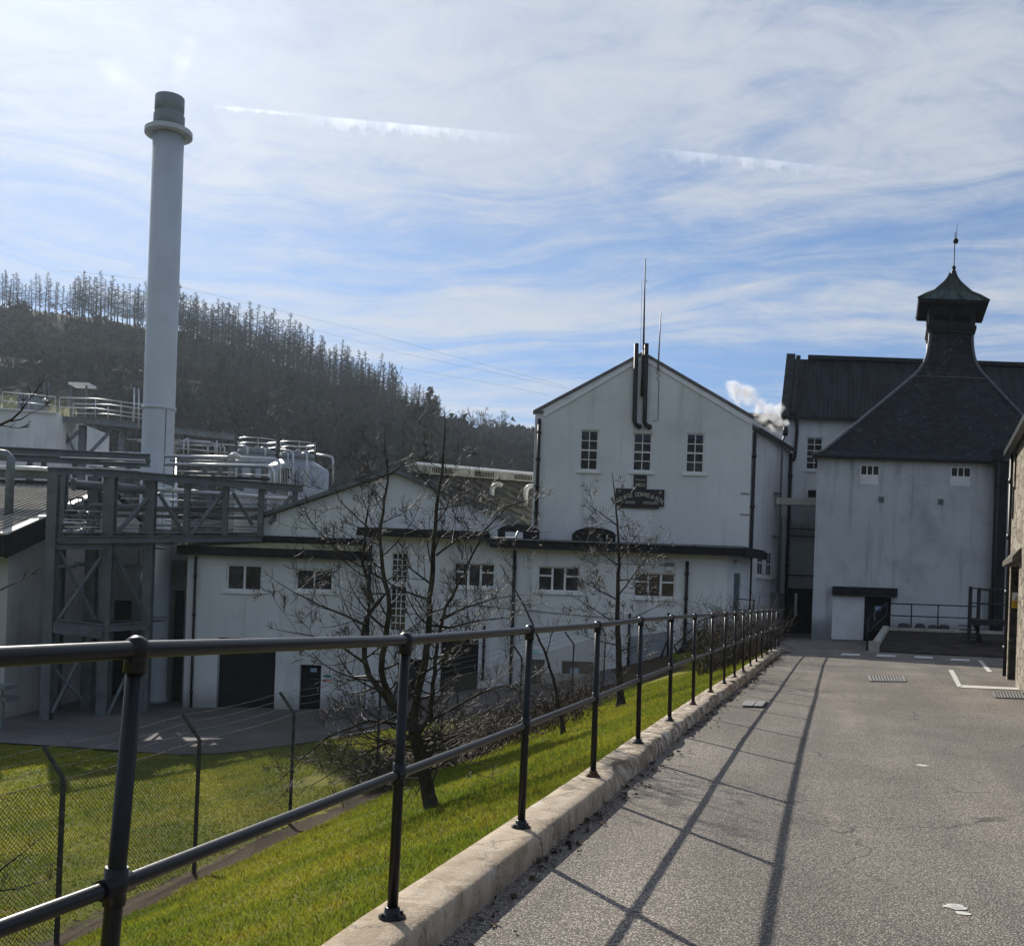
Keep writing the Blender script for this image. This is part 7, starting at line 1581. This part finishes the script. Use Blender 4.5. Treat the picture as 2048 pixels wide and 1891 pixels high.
def broadleaf(seed, H):
    r = random.Random(seed); tr = MB(); cr = MB(); tr.tube([(0, 0, 0), (0.1, 0, H * 0.35), (0.0, 0.1, H * 0.6)], [0.25, 0.18, 0.1], 6)
    for k in range(16): a = r.uniform(0, 6.283); grow(cr, V((0, 0, H * r.uniform(0.25, 0.6))), V((math.cos(a), math.sin(a), r.uniform(0.3, 1.3))), H * r.uniform(0.3, 0.5), 0.09, 2, r, 0.25, 0.6, 0.03, 0.25, (4, 7), (0.35, 0.6))
    return tr, cr
def make_wood():
    r = random.Random(77); protos = []
    def proto(kind, mk, mats, name, *a):
        tr, cr = mk(*a); e = bpy.data.objects.new(name, None); to = build("trunk", tr, mats[0], e); co = build("crown", cr, mats[1], e)
        for c in (to, co): COL.objects.unlink(c)
        return e, to, co
    larches = [proto('l', larch, (LARCH, LARCH), "larch_tree", 100 + i, 15.0 + i * 0.8) for i in range(7)]
    pines = [proto('p', pine, (LARCH, NEEDLE), "pine_tree", 200 + i, 12.0) for i in range(2)]
    broads = [proto('b', broadleaf, (LARCH, LARCH), "bare_broadleaf_tree", 300 + i, 11.0) for i in range(3)]
    def place(pr, p, s_, lab, cat, grp):
        e, to, co = pr; n = e.copy(); COL.objects.link(n); n.location = p; n.scale = (s_ * r.uniform(0.85, 1.15), s_ * r.uniform(0.85, 1.15), s_); n.rotation_euler = (0, 0, r.uniform(0, 6.283)); tag(n, lab, cat, grp)
        for c in (to, co): k = c.copy(); COL.objects.link(k); k.parent = n
    cnt = 0
    for row, (v, step) in enumerate(((0.995, 7.2), (0.968, 9.6))):
        px = -170.0
        while px < 858:
            px += step * r.uniform(0.5, 1.6) * (1.4 if px < 120 else 1.0)
            if 642 < px < 658 and row == 0: continue
            vv = v + r.uniform(-0.014, 0.004); p = hill_pt(px, vv); p.z -= 0.3; s_ = r.uniform(0.60, 0.95) * (0.80 if px < 130 else 1.0) * (0.62 if px > 780 else 0.85 if px > 690 else 1.0)
            lab = "bare larch in the wood on the skyline left of the chimney stack" if px < 315 else ("bare larch in the dense wood sloping down right of the chimney stack" if px < 660 else "bare larch in the thinning line where the skyline wood runs down to the right")
            place(larches[r.randrange(7)], p, s_, lab, "larch tree", "larches on the hill"); cnt += 1
    # the rest of the wood behind the front ranks, one dark mass down the slope
    geo = []
    for e, to, co in larches[:4]:
        for ob in (to, co):
            me = ob.data; me.calc_loop_triangles(); nv = len(me.vertices); va = np.empty(nv * 3, np.float32); me.vertices.foreach_get('co', va); ta = np.empty(len(me.loop_triangles) * 3, np.int32); me.loop_triangles.foreach_get('vertices', ta); geo.append((va.reshape(-1, 3), ta.reshape(-1, 3)))
    VV, TT, o_ = [], [], 0
    for v, lo_, hi_, step in ((0.945, 330, 850, 9), (0.915, 350, 850, 10), (0.88, 420, 850, 11), (0.845, 500, 845, 12), (0.81, 560, 840, 13), (0.775, 620, 830, 14)):
        px = float(lo_)
        while px < hi_:
            px += step * r.uniform(0.5, 1.6); p = hill_pt(px, v + r.uniform(-0.016, 0.016)); s_ = r.uniform(0.55, 0.9) * (0.65 if px > 780 else 1.0); k = r.randrange(4); an = r.uniform(0, 6.283); ca, sa = math.cos(an), math.sin(an)
            for va, ta in geo[2 * k:2 * k + 2]:
                q = np.empty_like(va); q[:, 0] = (va[:, 0] * ca - va[:, 1] * sa) * s_ + p.x; q[:, 1] = (va[:, 0] * sa + va[:, 1] * ca) * s_ + p.y; q[:, 2] = va[:, 2] * s_ + p.z - 0.3
                VV.append(q); TT.append(ta + o_); o_ += len(q)
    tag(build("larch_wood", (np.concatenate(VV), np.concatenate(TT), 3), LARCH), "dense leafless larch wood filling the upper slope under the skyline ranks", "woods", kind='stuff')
    for k, (px, v, s_) in enumerate(((846, 0.99, 0.85), (858, 0.985, 0.72))): place(pines[k], hill_pt(px, v), s_, ("dark evergreen at the right end of the larch wood, the taller of two", "dark evergreen at the right end of the larch wood, the shorter of two")[k], "pine tree", "evergreens ending the wood")
    for px, v in ((868, 0.92), (880, 0.97), (893, 0.90), (908, 0.97), (921, 0.92), (936, 0.96), (949, 0.90), (962, 0.97), (976, 0.93), (990, 0.97)):
        p = hill_pt(px, v * 0.86 if px > 860 else v); place(broads[r.randrange(3)], p, r.uniform(0.6, 0.95) * (1.2 if px > 900 else 0.9), "bare broadleaf tree in the grey row right of the evergreens", "bare tree", "bare trees beyond the halls")
    for k in range(46):
        px = r.uniform(560, 1060); p = hill_pt(px, r.uniform(0.10, 0.5)); place(broads[r.randrange(3)], p, r.uniform(0.55, 1.0), "bare tree in the dark wood on the slope behind the mossy hall roof", "bare tree", "bare trees on the lower slope")
    for k in range(44):
        px = r.uniform(-60, 700); p = hill_pt(px, r.uniform(0.45, 0.85))
        if any(((p.x - q.x) ** 2 + ((p.y - q.y) * 0.75) ** 2) < 17 ** 2 for q in FIELD): continue
        place(pines[k % 2], p, r.uniform(0.3, 0.75), "small dark evergreen scattered on the brown hillside", "pine tree", "young evergreens on the hillside")
    for e, to, co in larches + pines + broads:
        for c in (to, co, e): bpy.data.objects.remove(c)
    # power lines strung across the valley
    for k, pts in enumerate((([(120, 541), (296, 558), (700, 655), (1010, 740), (1130, 772)]), ([(300, 583), (560, 640), (800, 705), (1140, 778)]), ([(800, 735), (960, 762), (1100, 790)]))):
        m = MB(); q = [P(x, y, 260 + 10 * k) for x, y in pts]; f = []
        for a, b in zip(q[:-1], q[1:]): f += [a.lerp(b, i / 6) for i in range(6)]
        m.tube(f + [q[-1]], 0.028, 3); single("power_line", m, GREYSTEEL, ("thin power line crossing above the larch wood, the topmost", "thin power line crossing the valley, middle one", "short thin power line showing low beside the tall gable")[k], "power line", "power lines over the valley")
make_wood()

# ------------------------------------------------------------------ short grass on the bank and lawn
def make_grass():
    r = np.random.default_rng(9); V_, F_ = [], []
    N = 430000; y = 1.6 + 31 * r.random(N) ** 1.8; d = 0.22 + 27 * r.random(N) ** 1.5; x = XK(y) - d / 0.955
    edge = np.interp(x, [-40, -16, -9.5, -7, 0.0, 5], [33, 32.2, 30.6, 31.5, 33.2, 34])
    soil = np.exp(-((d - 7.0) / 0.55) ** 2) * (y < 24); keep = (soil < 0.35 + 0.3 * r.random(N)) & (y < edge - 0.2) & ~((y > 21.5) & (d > 5.2) & (d < 9.5)) & (x / y * F + CX > -160)
    x, y, d = x[keep], y[keep], d[keep]; n = len(x); z = G(x, y); nz = np.array([noise.noise((a * 0.9, b * 0.9, 0)) for a, b in zip(x, y)]); z = z + np.where(d > 0.5, nz * 0.045, 0) - 0.006
    h = (0.020 + 0.030 * r.random(n)) * (1 + y / 34); a = r.random(n) * 6.283; w = 0.0035 * (1 + y / 5.5); ln = h * (r.random(n) * 1.3); b = r.random(n) * 6.283
    base = np.stack([x, y, z], -1); wx = np.stack([np.cos(a) * w, np.sin(a) * w, np.zeros(n)], -1); tip = base + np.stack([np.cos(b) * ln, np.sin(b) * ln, h], -1)
    va = np.stack([base - wx, base + wx, tip], 1).reshape(-1, 3); fa = np.arange(n * 3).reshape(-1, 3)
    m, t, bs = new_mat("grass_blade"); p = pos(t); nn = t.noise(p, 0.45, 5, 0.6); n2 = t.noise(p, 3.0, 5, 0.7); f = t.noise(p, 70, 2)
    c = t.mix(t.smooth(nn, 0.36, 0.64), (0.145, 0.195, 0.028), (0.275, 0.275, 0.042)); c = t.mix(t.math('MULTIPLY', t.smooth(n2, 0.50, 0.68), 0.6), c, (0.32, 0.22, 0.03)); c = t.mix(t.smooth(f, 0.35, 0.65), t.mix(1.0, c, (0.6, 0.65, 0.6), 'MULTIPLY'), c)
    t.put(bs.inputs['Base Color'], c); bs.inputs['Roughness'].default_value = 0.7; bs.inputs['Specular IOR Level'].default_value = 0.2
    tr = t.new('ShaderNodeBsdfTranslucent'); t.put(tr.inputs[0], t.mix(1.0, c, (1.35, 1.35, 0.9), 'MULTIPLY')); mx = t.new('ShaderNodeMixShader'); mx.inputs[0].default_value = 0.42
    out = t.n['Material Output']; t.l.new(bs.outputs[0], mx.inputs[1]); t.l.new(tr.outputs[0], mx.inputs[2]); t.l.new(mx.outputs[0], out.inputs[0])
    tag(build("grass", (va, fa, 3), m), "short mossy grass on the bank and lower lawn", "grass", kind='stuff')
make_grass()

# ------------------------------------------------------------------ steam
def steam(name, lab, blobs, dens, scale, seed):
    """one cloud: a lumpy closed hull filled with a noisy volume"""
    m = MB()
    bm = bmesh.new()
    for c, r in blobs: bmesh.ops.create_icosphere(bm, subdivisions=2, radius=r, matrix=Matrix.Translation(c))
    me = bpy.data.meshes.new(name); cen = sum((V(c) for c, r in blobs), V()) / len(blobs)
    for v in bm.verts: v.co -= cen
    bm.to_mesh(me); bm.free(); o = bpy.data.objects.new(name, me); o.location = cen; COL.objects.link(o)
    rem = o.modifiers.new("merge", 'REMESH'); rem.mode = 'VOXEL'; rem.voxel_size = min(r for c, r in blobs) * 0.35
    mt = bpy.data.materials.new(name); mt.use_nodes = True; t = NT(mt.node_tree); t.n.clear(); out = t.new('ShaderNodeOutputMaterial'); vol = t.new('ShaderNodeVolumePrincipled')
    p = pos(t); n = t.noise(p, scale, 6, 0.68, 0.8); fall = None
    for c, r in blobs:
        d = t.vmath('LENGTH', t.vmath('SUBTRACT', p, tuple(c))); k = t.smooth(t.math('DIVIDE', d, r), 0.98, 0.0); fall = k if fall is None else t.math('MAXIMUM', fall, k)
    de = t.math('MULTIPLY', t.smooth(t.math('ADD', n, t.math('MULTIPLY', fall, 0.36)), 0.68, 0.98), dens); de = t.math('MULTIPLY', de, t.smooth(fall, 0.0, 0.3))
    t.put(vol.inputs['Density'], de); vol.inputs['Color'].default_value = (0.96, 0.96, 0.97, 1); vol.inputs['Anisotropy'].default_value = 0.45
    t.l.new(vol.outputs[0], out.inputs['Volume']); me.materials.append(mt); tag(o, lab, "steam", kind='stuff')
s0 = STEAM_AT[0]; Ys = s0.y
steam("steam_puff", "white steam puff drifting from the slim vent pipe", [(s0 + V((0.02, 0, 0.15)), 0.34), (P(1556, 846, Ys), 0.62), (P(1548, 832, Ys), 0.80), (P(1535, 822, Ys), 0.9), (P(1520, 812, Ys), 0.95), (P(1503, 802, Ys), 0.95), (P(1490, 790, Ys), 1.0), (P(1477, 782, Ys), 0.95), (P(1466, 772, Ys), 0.8), (P(1545, 852, Ys), 0.75), (P(1528, 835, Ys), 0.9), (P(1555, 818, Ys), 0.6), (P(1510, 822, Ys), 0.8)], 4.0, 1.35, 1)
s1 = STACK_TOP[0]
steam("stack_steam", "thin white steam trailing up and away from the chimney stack", [(s1 + V((0.2, 0, 1.0)), 1.1), (P(350, 160, 62), 1.3), (P(362, 120, 62), 1.7), (P(372, 80, 63), 1.9), (P(335, 70, 63), 1.5), (P(235, 150, 66), 2.2), (P(205, 140, 66), 1.7), (P(270, 165, 65), 1.6)], 0.075, 0.55, 2)

# ------------------------------------------------------------------ the other side of the valley, behind the viewer, and the air
def make_rear_hill():
    mb = MB(); rows = []
    for k, (rr_, z) in enumerate(((150, -5.5), (190, 8), (250, 34), (330, 66), (380, 74), (460, 60), (520, -20))):
        row = []
        for i in range(49):
            a = math.pi * (1.0 + i / 48); h = z * (1 + 0.25 * noise.noise((math.cos(a) * 2, math.sin(a) * 2, k * 0.3))); row.append(V((math.cos(a) * rr_ * 1.2, math.sin(a) * rr_ - 5, h)))
        rows.append(row)
    mb.strip(rows, True); structure("far_hillside", mb, basic("wooded_hillside", (0.06, 0.06, 0.04), 1.0, 0.4, 0.05, spec=0.05))
    mb = MB(); n = 64; mb.quad(*[V((math.cos(6.2832 * i / n) * 900, math.sin(6.2832 * i / n) * 800 + 80, -9.0)) for i in range(n)]); structure("valley_ground", mb, basic("valley_grass", (0.07, 0.075, 0.03), 1.0, 0.4, 0.05, spec=0.05))
make_rear_hill()

def make_haze():
    mb = MB(); mb.box(-2300, 2600, -700, 1000, -60, 150); o = build("haze", mb, None); o['kind'] = 'stuff'; o['label'] = "thin spring haze over the valley"; o['category'] = "haze"
    m = bpy.data.materials.new("haze_air"); m.use_nodes = True; t = NT(m.node_tree); t.n.clear(); out = t.new('ShaderNodeOutputMaterial'); v = t.new('ShaderNodeVolumePrincipled')
    v.inputs['Density'].default_value = 0.00015; v.inputs['Color'].default_value = (0.74, 0.87, 1.0, 1); v.inputs['Anisotropy'].default_value = 0.45
    t.l.new(v.outputs[0], out.inputs['Volume']); o.data.materials.append(m)
make_haze()
